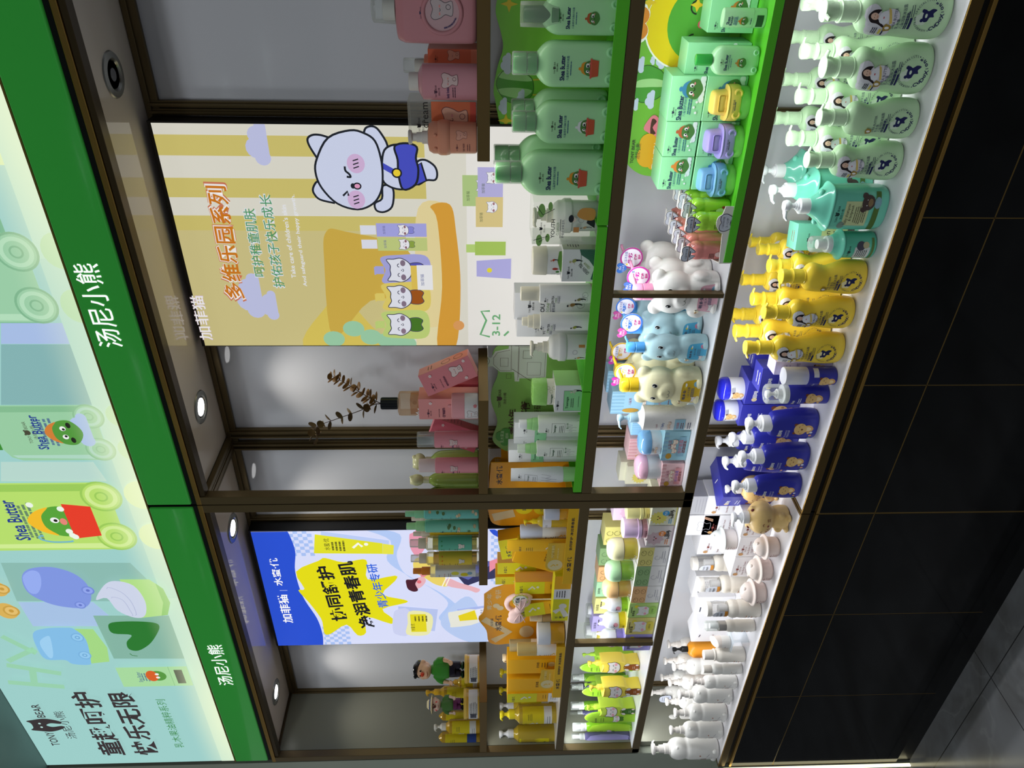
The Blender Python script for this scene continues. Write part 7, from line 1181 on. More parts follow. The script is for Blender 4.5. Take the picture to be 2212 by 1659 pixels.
def hills(a, w, h): g = M('#5f8f3c', .45); a.poly([(-w * .5, h * .04), (w * .6, h * .04), (w * .55, h * .2), (w * .2, h * .26), (-w * .2, h * .16)], g); a.ell(-w * .1, h * .32, w * .05, h * .09, M('#a8382c', .5), 10); a.ell(-w * .24, h * .24, w * .06, h * .06, M('#3f7a34', .5), 10); a.line([(-w * .1, h * .18), (-w * .1, h * .26)], w * .015, BK); stroller(a, w * .22, h * .36, w * .16, '#b8482c', '#b8482c', False); a.arc(-w * .38, h * .36, w * .07, 0, 2 * pi, w * .01, LN, 10); a.text('专研', -w * .5, h * .2, w * .1, BK)
pack('jar', 'white cream jar with a rounded lid on top of the skateboarder carton', 'jar', None, (-0.7052,0.066,1.301,0.0597,0.0693), cylbody(.6), WHT, 1, [('sq', .56, 1, 1.02, 1.0, M('#e4e0cc', .25), 2.2, 'lid')], hills, 0, 1, zc=.3)
# clear gift box with a mushroom jar in it
X1, X2, YY, zz, hh = (-0.6546,-0.563,0.035,1.2306,0.144); gw = X2 - X1; r = root('gift_box', 'clear plastic gift box printed with leaves, a pump jar inside', 'gift box', ((X1 + X2) / 2, YY, zz)); gd = .085
obj('clear_box', bbox(-gw / 2, gw / 2, 0, gd, 0, hh, .0008, 1), clear('#f2f6f0', .12), r); obj('base_card', box(-gw / 2 + .002, gw / 2 - .002, .002, gd - .002, .001, .006), M('#2f6a3a', .4), r)
a = Art(); lf = M('#7fae5e', .4)
for q, s in (((.3, .88), .16), ((-.4, .9), .14), ((.4, .76), .1), ((-.34, .78), .1)): a.ell(q[0] * gw, q[1] * hh, s * gw, s * gw * .5, lf, 14)
a.line([(-gw * .4, hh * .98), (-gw * .3, hh * .78), (-gw * .44, hh * .9)], .0012, BK); a.line([(gw * .4, hh * .95), (gw * .2, hh * .86), (gw * .34, hh * .7)], .0012, BK)
lbl('YOUTH', 'CLEANSER')(a, gw, hh, -gw * .12, hh * .68, .62)
a.poly([(-gw * .1, hh * .12), (gw * .12, hh * .12), (gw * .3, hh * .14), (gw * .34, hh * .2), (gw * .02, hh * .24)], BK); a.poly(crv([(gw * .1, hh * .14), (gw * .34, hh * .14), (gw * .36, hh * .32), (gw * .2, hh * .38), (gw * .1, hh * .28)], 3), M('#c9904a', .45)); a.ell(gw * .1, hh * .43, gw * .06, gw * .07, M('#d9c9ba', .5), 12); a.ell(gw * .12, hh * .46, gw * .09, gw * .06, BK, 12); a.rect(-gw * .2, hh * .34, -gw * .08, hh * .42, M('#c98a50', .5))
a.build('front_print', onplane(0), r)
WJ = M('#e3e5e0', .3)
def mush(l, d, off=0, lblf=None, cap2=True): return pack('mushroom_jar', l, 'jar', None, d, [(0, .72), (.01, .82), (.06, .88), (.4, .9), (.42, .97), (.43, 1), (.52, 1), (.54, .97), (.56, .9), (.62, .88), (.68, .72), (.7, .5)], WJ, 1, [('pump', .69, .44, M('#e0ddcb', .32), pi + .3, 1.3, 2)], lblf, 0, 1, zc=.25)
jl = lambda a, w, h: (stroller(a, -w * .22, h * .2, w * .2, '#c9904a', '#22262e', False), a.arc(w * .05, h * .28, w * .08, 0, 2 * pi, w * .01, LN, 12), a.rect(w * .22, h * .12, w * .32, h * .22, M('#c98a50', .45)), a.lines(w * .1, h * .1, w * .2, 2, h * .03, w * .02, BK))
mush('white mushroom-shaped pump jar standing inside the clear gift box', ((X1 + X2) / 2, YY + gd * .5, zz + .0065, gw * .78, hh * .93), 0, jl); mush('white mushroom-shaped pump jar between the two desk-scene displays', (-0.9128,0.05,1.2306,0.065,0.1373), 0, jl)
# left display packs
MT = M('#9ad28a', .35)
def teen(a, w, h): a.rect(-w * .44, h * .1, w * .3, h * .72, M('#8fcf96', .4)); a.line([(-w * .44, h * .1), (w * .3, h * .1), (w * .3, h * .72), (-w * .44, h * .72)], w * .012, BK, True); logo(a, -w * .25, h * .9, w * .36, BK, False); a.text('Teenage', -w * .14, h * .6, h * .1, M('#2f5a3a', .5), w=w * .44, bold=.02); a.lines(-w * .14, h * .48, w * .4, 2, h * .06, w * .02, BK); a.line([(-w * .3, h * .25), (w * .1, h * .25)], w * .01, BK); stroller(a, w * .28, h * .36, w * .24, '#b8bcb0', '#b8bcb0', False)
carton('carton', 'white and green teen carton under the green-lidded jar', 'box', None, (-1.0849,-1.0117,0.035,1.2306,0.0748), .075, M('#dcdfe0', .4), teen, .1, side=lambda a, w, h: a.rect(-w * .5, 0, w * .5, h, M('#8fc86a', .4)))
pack('jar', 'white jar with a leaf green lid standing on the teen carton', 'jar', None, (-1.0513,0.07,1.2935,0.0637,0.0645), cylbody(.5), M('#e4e4d2', .32), 1, [('sq', .46, 1, 1.02, .98, M('#9cd872', .28), 2.3, 'lid')], lambda a, w, h: (a.text('Teenage', -w * .05, h * .3, h * .1, M('#2f5a3a', .5), w=w * .5, bold=.02), a.text('青少年', -w * .05, h * .16, h * .08, BK), [a.arc(w * (.3 + .14 * (i % 2)), h * (.12 + .1 * i), w * .06, 0, 2 * pi, w * .012, M('#a9b878', .5), 10) for i in range(4)]), 0, 1, zc=.25)
def teenb(a, w, h): logo(a, -w * .25, h * .58, w * .45, BK); a.line([(-w * .55, h * .3), (w * .25, h * .3), (w * .25, h * .5), (-w * .55, h * .5)], w * .014, BK, True); a.text('Teenage', -w * .15, h * .45, w * .15, M('#2f5a3a', .5), w=w * .6, bold=.02); a.lines(-w * .15, h * .38, w * .6, 3, h * .025, w * .025, BK); [a.line(crv([(-w * .4 + i * w * .2, h * .12), (-w * .35 + i * w * .2, h * .24), (-w * .25 + i * w * .2, h * .18), (-w * .2 + i * w * .2, h * .27)], 3, False), w * .012, LN) for i in range(3)]; a.text('青少年', w * .1, h * .26, w * .12, M('#5a8a5a', .5))
def teenbottle(l, d, clear_): return pack('teen_bottle', l, 'bottle', 'white teen bottles with green caps', d, cylbody(.71, .02, 2.6), M('#e3ebdf', .32), .8, [('cyl', .705, .8, .74, .72, MT, 'collar'), ('cyl', .8, .88, .66, .6, MT, 'sleeve'), ('cyl', .88, 1, .56, .54, clear('#f4fff0', .35) if clear_ else M('#dfe4e6', .3), 'cap')], teenb, rad(6), 1, zc=.35, extra=wheels(M('#d3e0cf', .3), .24, .09))
teenbottle('white teen bottle with a green collar, right one of two', (-1.1302,0.045,1.2306,0.0434,0.157), False); teenbottle('white teen bottle with a clear button cap, left one of two', (-1.2026,0.04,1.2306,0.0401,0.1589), True)
for l, d in (('white teen carton behind the right teen bottle', (-1.2147,-1.168,0.1,1.2306,0.165)), ('white teen carton behind the left teen bottle', (-1.2588,-1.2163,0.102,1.2306,0.1652)), ('tall white teen carton between the left teen bottle and the tube', (-1.2771,-1.2366,0.075,1.2306,0.1787))): carton('carton', l, 'box', 'white teen cartons', d, .045, M('#d9dde0', .4), lambda a, w, h: (logo(a, -w * .05, h * .84, w * .5, BK), a.rect(-w * .5, h * .5, w * .5, h * .68, M('#8fcf9f', .4)), a.text('Teenage', 0, h * .62, w * .2, M('#2f5a3a', .5), w=w * .7, bold=.02), a.lines(0, h * .55, w * .6, 2, h * .03, w * .03, BK), stroller(a, 0, h * .25, w * .34, '#b8bcb0', '#b8bcb0', False)))
pack('squeeze_tube', 'white squeeze tube standing on its green cap next to the joint', 'tube', None, (-1.2887,0.04,1.2306,0.0432,0.1736), [(.24, .9), (.3, .96, 2, 0, 1), (.6, .98, 2, 0, .75), (.9, 1, 2, 0, .3), (.985, 1.02, 2, 0, .12), (1, 1.02, 2, 0, .1)], M('#e6eaec', .32), 1, [('cyl', 0, .245, .84, .9, MT, 'cap')], lambda a, w, h: (logo(a, -w * .05, h * .88, w * .42, BK), a.line([(-w * .4, h * .62), (w * .2, h * .62), (w * .2, h * .8), (-w * .4, h * .8)], w * .012, BK, True), a.text('Teenage', -w * .1, h * .75, w * .13, M('#2f5a3a', .5), w=w * .48), a.lines(-w * .1, h * .68, w * .46, 2, h * .03, w * .02, BK), [a.line(crv([(-w * .4 + i * w * .2, h * .34), (-w * .35 + i * w * .2, h * .5), (-w * .2 + i * w * .2, h * .42), (-w * .1 + i * w * .2, h * .56)], 3, False), w * .012, LN) for i in range(3)]), 0, 1, zc=.5)

# --- yellow displays on the left ---
YB = M('#e2b21e', .38); YB2 = M('#e6a21c', .38); YG = M('#d4cf1e', .4); YO = M('#e6ac18', .36)
def ytray(l, xa, xb):
    r = traybox('display_tray', l, 'yellow display trays', xa, xb, .006, .2, ZT, .026, YB); a = Art(); w = xb - xa
    a.text('水蜜·优', -w * .22, .012, .012, INK, w=w * .2, bold=.02); a.text('协同舒护 净润青春肌', w * .18, .012, .008, INK, w=w * .42, bold=.01); a.build('lip_print', lambda u, v, o: (u, -.0027 - o, v), r); return r
yt1 = ytray('yellow display tray with black characters at the right end of the left cabinet', -1.664, -1.375); yt2 = ytray('yellow display tray with black characters at the left of the left cabinet', -2.205, -1.945)
def ycard(r, pts, ox, zt=ZT, yy=.17):
    obj('back_card', rot(extr(pts, yy, yy + .003), 0, (-r.location[0], -.006, -ZT)), YB2, r)
c2 = crv([(-1.9023,1.4706), (-1.983,1.4723), (-2.0213,1.4885), (-2.0786,1.4632), (-2.1369,1.4556), (-2.1543,1.4295), (-2.1508,1.3887)], 4, False); 
ycard(yt2, [(c2[0][0] + .04, ZT), (c2[-1][0] - .02, ZT)] + c2[::-1] + [(-1.8741,1.4428), (c2[0][0] + .05, c2[0][1] - .08)], 0)
a = Art(); bg = M('#d9c9a0', .4)
a.line([(-2.0217,1.4723), (-2.0922,1.3898), (-2.1344,1.4408)], .026, bg); a.tbox('水蜜·优', -2.0828,1.4138,-2.0038,1.4347, INK, .02); a.text('加菲猫', *(-2.0393,1.4452), .009, INK, w=.04); a.tbox('青少年', -1.9771,1.4456,-1.8976,1.4616, bg, .01); a.tbox('专研', -1.9248,1.416,-1.8799,1.4354, bg, .01); a.ell(*(-1.9567,1.4315), .011, None, bg, 14); a.ell(*(-1.9679,1.419), .011, None, bg, 14); a.ell(*(-2.0881,1.3312), .03, .024, bg, 18)
a.build('back_print', lambda u, v, o: (u - yt2.location[0], .17 - o - .006, v - ZT), yt2)
c1 = crv([(-1.5231,1.4614), (-1.5809,1.4515), (-1.5994,1.4287), (-1.6008,1.3961)], 4, False); ycard(yt1, [(-1.36, ZT), (c1[-1][0], ZT)] + c1[::-1] + [(-1.36, 1.452)], 0)
a = Art(); a.line([(-1.5675,1.4452), (-1.5507,1.3843)], .03, bg); a.tbox('水蜜·优', -1.44, (-1.5325,1.4199)[1], -1.372, (-1.5322,1.4374)[1], INK, .02); p = (-1.5291,1.356); a.ell(p[0], p[1], .026, None, M('#e3d628', .4), 20); a.text('舒爽', p[0], p[1], .012, INK, bold=.01); p = (-1.5342,1.3045); a.ell(p[0], p[1], .024, None, M('#e3d628', .4), 20); a.text('控油', p[0], p[1], .011, INK)
a.build('back_print', lambda u, v, o: (u - yt1.location[0], .17 - o - .006, v - ZT), yt1)
# the same kind of card seen through the open cabinet side (a third display belongs to the right cabinet's end)
pp = (-1.4158,1.4564); r = root('display_card', 'yellow card with white characters standing behind the squeeze tube', 'display card', (-1.312, .219, ZT)); 
obj('card', rot(extr([(-1.343, ZT), (-1.195, ZT), (-1.195, 1.38), (-1.2, 1.43)] + crv([(-1.3874,1.4157), (-1.3851,1.4408), (-1.4158,1.4564), (-1.5096,1.4576)], 3, False)[1:], .219, .222), 0, (1.312, -.219, -ZT)), YB2, r)
a = Art(); a.tbox('专研', -1.4361,1.4231,-1.3863,1.4405, bg, .01); a.ell(*(-1.4571,1.4308), .013, None, bg, 14); a.ell(*(-1.4658,1.4163), .013, None, bg, 14); p = (-1.4798,1.3276); a.ell(p[0], p[1], .02, .022, M('#d8d6c6', .4), 20); a.text('热卖', p[0], p[1] + .006, .01, INK, bold=.02); a.text('单品', p[0], p[1] - .007, .01, INK, bold=.02); a.tbox('优', -1.5199,1.4154,-1.5046,1.43, INK, .02); a.build('card_print', lambda u, v, o: (u + 1.312, -o, v - ZT), r)
carton('carton', 'amber yellow carton behind the squeeze tube', 'box', None, (-1.312, -1.248, .15, 1.2306, .085), .05, YO, lambda a, w, h: (a.lines(0, h * .85, w * .5, 2, h * .06, w * .04, INKB), tick(a, 0, h * .4, w * .3, M('#e8e2ce', .4))))
# packs on / behind the yellow trays
YJ = M('#e0a92c', .2, trans=.25, coat=.4); FR = M('#dfe2ea', .35)
def yjar(l, d, cap='#dfe2ea'): return pack('jar', l, 'jar', 'amber jars with white lids', d, cylbody(.56), YJ, 1, [('sq', .52, 1, 1.02, .99, M(cap, .35), 2.4, 'lid')], lambda a, w, h: (a.text('水蜜·优', -w * .25, h * .34, w * .09, INK, w=w * .36), a.lines(-w * .25, h * .22, w * .4, 3, h * .05, w * .02, INKB)), 0, 1, zc=.25)
yjar('amber jar with a white lid at the joint end of the yellow tray', (-1.4256,0.045,1.2306,0.0409,0.0823), '#ccd3e4'); yjar('amber jar with a white lid beside the lying yellow carton', (-1.9259,0.04,1.2306,0.0642,0.0806))
pack('pump_bottle', 'yellow pump bottle with a white label behind the amber jar', 'bottle', None, (-1.4891,0.075,1.2306,0.0343,0.1331), [(0, .85), (.01, .95), (.05, 1), (.62, 1), (.66, .9), (.7, .6), (.72, .5)], M('#dcc03a', .2, trans=.3), 1, [('pump', .71, .42, M('#e6cc20', .3), pi + .2, 2.0, 1)], lambda a, w, h: (a.rect(-w * .8, h * .62, w * .8, h * .84, FR) if 0 else a.rect(-w * .9, h * .44, w * .9, h * .62, FR), a.text('水蜜·优', -w * .2, h * .54, w * .16, INK, w=w * .5)), 0, 1, zc=.4)
def serum(l, d, c, fr): return pack('serum_bottle', l, 'bottle', None, d, cylbody(.58), M('#dfe0dc', .3), 1, [('sq', .57, 1, .98, .96, M(c, .35) if not fr else clear(c, .5, .3), 2.2)], lambda a, w, h: (a.rect(-w * 1.2, h * .03, w * 1.2, h * .1, M('#e2c83c', .4)), a.text('水蜜·优', -w * .3, h * .5, w * .13, INK, w=w * .45, bold=.01), a.lines(-w * .25, h * .4, w * .5, 4, h * .045, w * .03, INKB), tick(a, w * .05, h * .2, w * .3, M('#e0b21e', .4))), 0, 1, zc=.3)
serum('white serum bottle with a tall pale blue cap', (-1.5376,0.085,1.2306,0.0403,0.1407), '#cdd6ea', False); serum('white serum bottle with a frosted gold cap, in front', (-2.0088,0.045,1.2306,0.0404,0.1384), '#e2cf8a', True); serum('frosted-capped serum bottle half hidden behind the front gold-capped one', (-2.066,0.1,1.2306,0.0405,0.1594), '#d6cfa4', True)
def ybox(qr=True, lab=False, blue=False):
    def f(a, w, h):
        a.rect(-w * .5, h * .42, w * .5, h, YG); a.text('水蜜·优', -w * .12, h * .88, w * .2, INK, w=w * .6, bold=.02); a.clip = (-w / 2, w / 2, 0, h); tick(a, w * .05, h * .66, w * .46, M('#d9d6cc', .4)); a.clip = None; a.lines(w * .1, h * .3, w * .5, 3, h * .05, w * .03, INKB)
        if blue: a.rect(-w * .5, 0, w * .5, h * .14, M('#2f3f8f', .4)); a.lines(0, h * .08, w * .6, 2, h * .04, w * .04, WH)
        if lab: a.rect(-w * .5, 0, w * .5, h * .2, M('#dcdde0', .4)); a.lines(0, h * .14, w * .6, 3, h * .04, w * .03, INKB)
    return f
def plainy(a, w, h): a.lines(w * .1, h * .34, w * .4, 3, h * .05, w * .03, INKB); a.ell(w * .15, h * .16, w * .16, None, M('#d9cf9a', .4), 16); a.text('舒净感', w * .1, h * .42, w * .12, INKB)
def ycart(l, d, dp, art, tilt=None, rz=0, side=None, m=YO): return carton('carton', l, 'box', 'yellow skin care cartons', d, dp, m, art, rz, side, tilt)
ycart('yellow carton leaning left at the back, edge toward the serum bottle', (-1.6482,-1.5776,0.12,1.235,0.1931), .05, ybox(), (0, rad(-10), .12)); ycart('upright yellow carton in the back row, second from the serum bottle', (-1.7749,-1.7259,0.14,1.2306,0.2003), .045, ybox()); ycart('yellow carton at the back turned toward the left', (-1.8379,-1.7824,0.145,1.2306,0.2057), .045, ybox(), None, -.3)
ycart('large yellow carton leaning right in front, tall arrow print', (-1.6851,-1.6203,0.062,1.236,0.1534), .045, plainy, (0, rad(17), .35), side=lambda a, w, h: ybox()(a, w, h))
ycart('yellow carton upright right behind the hot-item badge', (-1.7861,-1.739,0.075,1.2306,0.1499), .045, ybox(), None, .1); ycart('yellow carton with a blue foot, leaning beside the pink headband', (-1.85,-1.7994,0.06,1.2325,0.1431), .05, ybox(blue=True), (0, rad(-9), .1)); ycart('yellow carton between the badge and the large leaning one', (-1.8485,-1.8179,0.1,1.2306,0.1381), .05, plainy)
pack('squeeze_tube', 'yellow squeeze tube with a white arrow print in the tray', 'tube', None, (-1.562,0.055,1.2306,0.0393,0.1773), [(0, .98), (.3, .98), (.7, 1, 2, 0, .6), (.96, 1.02, 2, 0, .14), (1, 1.02, 2, 0, .12)], M('#e6b424', .3), .7, [], lambda a, w, h: (a.text('水蜜·优', -w * .25, h * .8, w * .16, INK, w=w * .5), a.lines(-w * .2, h * .7, w * .4, 4, h * .03, w * .03, INKB), tick(a, w * .05, h * .36, w * .36, M('#dcdcd4', .4))), .15, 1, zc=.4)
r = carton('carton', 'yellow carton lying on its side in front with a white label end', 'box', None, (-1.8327,-1.6408,0.012,1.2284,0.0458), .05, YG, lambda a, w, h: (a.rect(-w * .5, 0, w * .5, h, YG), a.rect(w * .0, 0, w * .22, h, M('#dcdde0', .4)), a.rect(w * .22, 0, w * .5, h, YO), a.lines(w * .11, h * .8, w * .16, 4, h * .16, w * .015, INKB), a.ell(-w * .16, h * .38, w * .06, None, M('#d9d6cc', .4), 14), a.line([(-w * .3, h * .9), (-w * .22, h * .45), (-w * .4, h * .1)], w * .09, M('#d9d6cc', .4)), a.text('水蜜·优', -w * .42, h * .5, h * .2, INK, rz=pi / 2)))
p = (-1.7911,1.3652); r = root('shelf_badge', 'round scalloped badge reading a hot item, clipped before the yellow cartons', 'badge', (p[0], .054, p[1])); n = 14; R0 = .025
obj('scalloped_disc', extr(crv([(R0 * (1 if i % 2 else .9) * cos(i * pi / n), R0 * (1 if i % 2 else .9) * sin(i * pi / n)) for i in range(2 * n)], 2), 0, .0015), M('#b9bd4a', .35), r); obj('clip_stem', box(-.0015, .0015, .0016, .004, -(p[1] - 1.2308), -.01), clear('#ffffff', .3), r)
a = Art(); a.poly(crv([(R0 * .86 * (1 if i % 2 else .9) * cos(i * pi / n), R0 * .86 * (1 if i % 2 else .9) * sin(i * pi / n)) for i in range(2 * n)], 2), M('#d6d8cf', .4)); a.text('热卖', 0, R0 * .3, R0 * .46, INK, bold=.03); a.text('单品', 0, -R0 * .3, R0 * .46, INK, bold=.03); a.build('badge_print', onplane(0), r)
def stand(l, p, dx, s=1):
    r = root('price_card', l, 'card', (p[0], .022, p[1]), 0, 'round tick cards on the yellow trays'); z = -(p[1] - 1.2308)
    c = [(dx, z + .001), (dx, .022), (.026, .022)] + [(.025 * cos(t), .025 * sin(t)) for t in [pi * .4 + i * .28 for i in range(17)]]
    obj('card', extr([(-.004, z)] + [(.027 * cos(t), .027 * sin(t)) for t in [pi * 1.45 - i * .2 for i in range(17)]] + [(dx, .022), (dx, z)], 0, .0016), M('#dcb63a', .4), r); a = Art(); a.ell(0, 0, .021, None, M('#d9cf9e', .4), 24); tick(a, 0, .004, .014, M('#dcb63a', .4)); a.text('净润青春肌', dx * .55 + .006, .008, .009, M('#e6cf7a', .4), w=dx * .6, bold=.04); a.lines(dx * .55, -.006, dx * .6, 1, .01, .003, M('#e6cf7a', .4)); a.build('card_print', onplane(0), r)
stand('round-cornered yellow tick card standing on the right yellow tray', ((-1.6054,1.2762)), .085); stand('round-cornered yellow tick card standing on the left yellow tray', ((-2.1587,1.2705)), .075)
# pink terry headband and tan-capped bottle
p = (-1.84,1.3653); r = root('headband', 'pale pink terry bow headband among the yellow packs', 'headband', (p[0], .062, p[1])); PKT = M('#e2c4c2', .9)
obj('bow_knot', blob([ell((0, 0, 0), (.012, .012, .016), 12, 8)] + [ell((s * .032, .004, .006 * s * -1), (.028, .014, .028), 16, 10) for s in (-1, 1)] + [ell((s * .05, .002, .012 * s * -1), (.014, .012, .026), 12, 8) for s in (-1, 1)], .003, 4), PKT, r, True); obj('band', torus((0, .022, .004), .034, .008, 'y', 28, 10), PKT, r, True)
for s in (-1, 1): obj('pleat', join(*[tube([(s * .006, -.012, 0), (s * .03, -.013, q), (s * .052, -.008, q * 1.4)], [.001, .0016, .0008], 6) for q in (-.012, 0, .012)]), PKT, r, True)
obj('stand', box(-.002, .002, .02, .024, -(p[1] - 1.2308), -.02), clear('#ffffff', .25), r)
pack('bottle', 'small clear bottle with a tan cap behind the lying yellow carton', 'bottle', None, (-1.8893,0.07,1.2306,0.0304,0.1025), cylbody(.64), M('#c9b277', .12, trans=.5), 1, [('cyl', .64, .78, .96, .94, M('#cdb690', .35), 'collar'), ('cyl', .78, 1, .8, .76, M('#d8c6a4', .35))], None, 0, 1)
# left yellow tray packs
pack('pump_bottle', 'cream-capped pump bottle at the back of the left yellow tray', 'bottle', None, (-2.1263,0.1,1.2306,0.0354,0.1813), cylbody(.6), M('#dcb03a', .25, trans=.2), 1, [('pump', .6, .62, M('#e4dec8', .3), pi / 2 + 2.2, 1.2, 2)], lambda a, w, h: (a.text('水蜜·优', -w * .1, h * .46, w * .2, INK, w=w * .6), a.lines(0, h * .34, w * .5, 3, h * .04, w * .03, INKB), tick(a, w * .2, h * .18, w * .24, M('#e6e2d4', .4))), 0, 1, zc=.3)
ycart('flat amber carton on the left tray, right one with a code print', (-2.1422,-2.07,0.05,1.2306,0.1677), .05, plainy); ycart('flat amber carton on the left tray, left one with a code print', (-2.2416,-2.1626,0.045,1.2306,0.1655), .05, plainy); ycart('green-yellow carton between the two amber ones', (-2.2221,-2.192,0.085,1.2306,0.1647), .04, ybox()); ycart('green-yellow carton with a white foot label at the left end of the tray', (-2.2831,-2.2349,0.04,1.2284,0.1674), .05, ybox(lab=True))
def ypump(l, d, cap, art, c='#dcbf3a', sty=1): return pack('pump_bottle', l, 'bottle', 'golden pump bottles', d, [(0, .88), (.008, .97), (.03, 1), (.6, 1), (.66, .9), (.7, .66), (.74, .48)], M(c, .15, trans=.35, coat=.3), 1, [('pump', .735, .5, M(cap, .3), pi + .4, 1.5, sty)], art, 0, 3, zc=.35)
def yart(a, w, h): a.rect(-w * .75, h * .22, w * .9, h * .6, M('#d8c61e', .4)); a.rect(-w * .75, h * .08, w * .9, h * .22, M('#dcdcd8', .4)); a.text('水蜜·优', -w * .3, h * .54, w * .12, INK, w=w * .42); tick(a, -w * .1, h * .42, w * .3, M('#d9d8d2', .4)); a.lines(w * .3, h * .5, w * .4, 3, h * .03, w * .02, INKB); a.lines(w * .1, h * .16, w * .6, 2, h * .04, w * .02, INKB)
def yart2(a, w, h): a.rect(-w * .7, h * .1, w * .2, h * .64, M('#dfd020', .4)); a.text('水蜜·优', -w * .3, h * .58, w * .13, INK, w=w * .4, bold=.02); tick(a, -w * .2, h * .42, w * .3, INK); a.text('加菲猫', -w * .25, h * .18, w * .1, INK, w=w * .4)
ypump('golden pump bottle with a yellow head beside the left cartons', (-2.382,0.06,1.2284,0.064,0.1894), '#e8d826', yart); ypump('golden pump bottle with a white head near the left post', (-2.5,0.06,1.2284,0.058,0.1905), '#dfe2e6', yart2)
for l, d, c in (('golden pump bottle with a yellow head hidden behind the right amber carton', (-2.2763,0.15,1.2284,0.0585,0.1894), '#d8c81e'), ('golden pump bottle with a yellow head hidden behind the left amber carton', (-2.3794,0.15,1.2284,0.0535,0.1904), '#d8c81e'), ('golden pump bottle with a white head behind the yellow-headed one', (-2.4573,0.14,1.2284,0.0568,0.1878), '#dfe2e6')): ypump(l, d, c, yart)


# ================= ROW 1: UPPER SHELVES =================
ZU = 1.4862
PNK = M('#cf8d92', .3, trans=.1, coat=.3); CORAL = M('#e58f72', .3); LNB = M('#7a4a4c', .5)
def bearprint(a, x, y, s, fill=None, ln=LNB):
    c = crv([(x - s * .42, y - s * .05), (x - s * .5, y + s * .28), (x - s * .34, y + s * .46), (x, y + s * .36), (x + s * .34, y + s * .46), (x + s * .5, y + s * .28), (x + s * .42, y - s * .05), (x + s * .3, y - s * .3), (x + s * .36, y - s * .66), (x - s * .3, y - s * .66), (x - s * .26, y - s * .3)], 4)
    if fill: a.poly(c, fill)
    a.line(c, s * .03, ln, True); a.ell(x - s * .22, y + s * .0, s * .08, s * .05, M('#e09a94', .5), 8); a.ell(x + s * .14, y + s * .0, s * .08, s * .05, M('#e09a94', .5), 8); a.arc(x - s * .04, y + s * .02, s * .06, pi, 2 * pi, s * .025, ln, 6); a.arc(x + s * .1, y - s * .45, s * .12, 0, 2 * pi, s * .025, ln, 12)
def pinkart(t):
    def f(a, w, h):
        logo(a, -w * .2, h * .6, w * .4, M('#5a3a4a', .5)); a.text(t, -w * .22, h * .42, w * .11, M('#4a3a6a', .5), w=w * .4, bold=.02); a.lines(-w * .22, h * .35, w * .4, 2, h * .03, w * .025, M('#5a3a4a', .5)); bearprint(a, w * .12, h * .42, w * .4, M('#dcc0bc', .4))
    return f
WCAP = M('#d9d4cc', .35)
# wide pink bottle with a round badge
X, Y, z, w, h = (-0.2229,0.06,1.4862,0.1066,0.1822); r = root('body_wash_bottle', 'wide pink bottle with a round bear badge and clear overcap at the right edge', 'bottle', (X, Y, z)); q = w / 2; hb = h * .775
sec = spl([(0, q * .9, .022, 3), (.004, q * .97, .026, 3.4), (.02, q, .028, 4), (hb * .8, q, .028, 4), (hb * .92, q * .97, .026, 3.4), (hb * .985, q * .86, .02, 3), (hb, q * .5, .014, 2.4)], 3); obj('body', loft(sec, 44), PNK, r, 'auto')
v, f = torus((0, 0, 0), q * .62, .004, 'y', 36, 8); obj('badge_rim', ([(p[0], p[1] - .028, p[2] + hb * .42) for p in v], f), PNK, r, True)
a = Art(); a.ell(0, hb * .42, q * .56, None, M('#c8a3a6', .3), 34); bearprint(a, q * .1, hb * .45, q * .62, M('#c4b4b4', .4), M('#5a5458', .5)); logo(a, -q * .02, hb * .68, q * .36, M('#3a3a5a', .5), False)
for i, ch in enumerate('amino fragrance body wash'):
    t = pi * 1.05 + i * .045; 
    if ch != ' ': a.text(ch, q * .46 * cos(t), hb * .42 + q * .46 * sin(t), q * .05, M('#3a3a6a', .5), rz=t + pi / 2)
a.build('badge_print', lambda u, v, o: (u, -.0282 - o, v), r)
obj('cap', lathe(frus(hb, hb + h * .12, q * .34, q * .34), 26), WCAP, r, 'auto'); obj('clear_overcap', lathe([(q * .46, hb), (q * .42, h * .985), (q * .36, h), (.0003, h)], 26), clear('#eef2ee', .2), r, 'auto')
def pbottle(l, d, c, capz, art, rz=0, sq=2, capm=None, dr=.8, grp=None): return pack('lotion_bottle', l, 'bottle', grp, d, [(0, .92, sq), (.01, .98, sq), (.03, 1, sq), (capz - .14, 1, sq), (capz - .06, .92, sq), (capz - .01, .6, 2), (capz, .5, 2)], c, dr, [('cyl', capz - .005, 1, .5, .5, capm or WCAP)], art, rz, 3, zc=.3)
pbottle('pink body lotion bottle with a white cap, skating bear print', (-0.3408,0.05,1.4862,0.0634,0.1238), M('#d2929a', .3, coat=.3), .86, pinkart('body lotion'))
carton('carton', 'coral red bear carton beside the wide pink bottle', 'box', None, (-0.3219,-0.2947,0.1,1.4862,0.0909), .06, M('#e0704f', .4), lambda a, w, h: (logo(a, -w * .15, h * .84, w * .5, M('#5a2a2a', .5)), bearprint(a, w * .1, h * .5, w * .7, M('#e8a48a', .4)), a.rect(-w * .5, 0, w * .5, h * .12, M('#e8896a', .4))))
pack('lotion_bottle', 'coral bottle with a clear overcap half hidden behind the pink lotion bottle', 'bottle', None, (-0.3307,0.13,1.4862,0.0414,0.1388), cylbody(.72), CORAL, 1, [('cyl', .72, .85, .6, .58, WCAP), ('over', .72, 1, .66)], None, 0, 1)
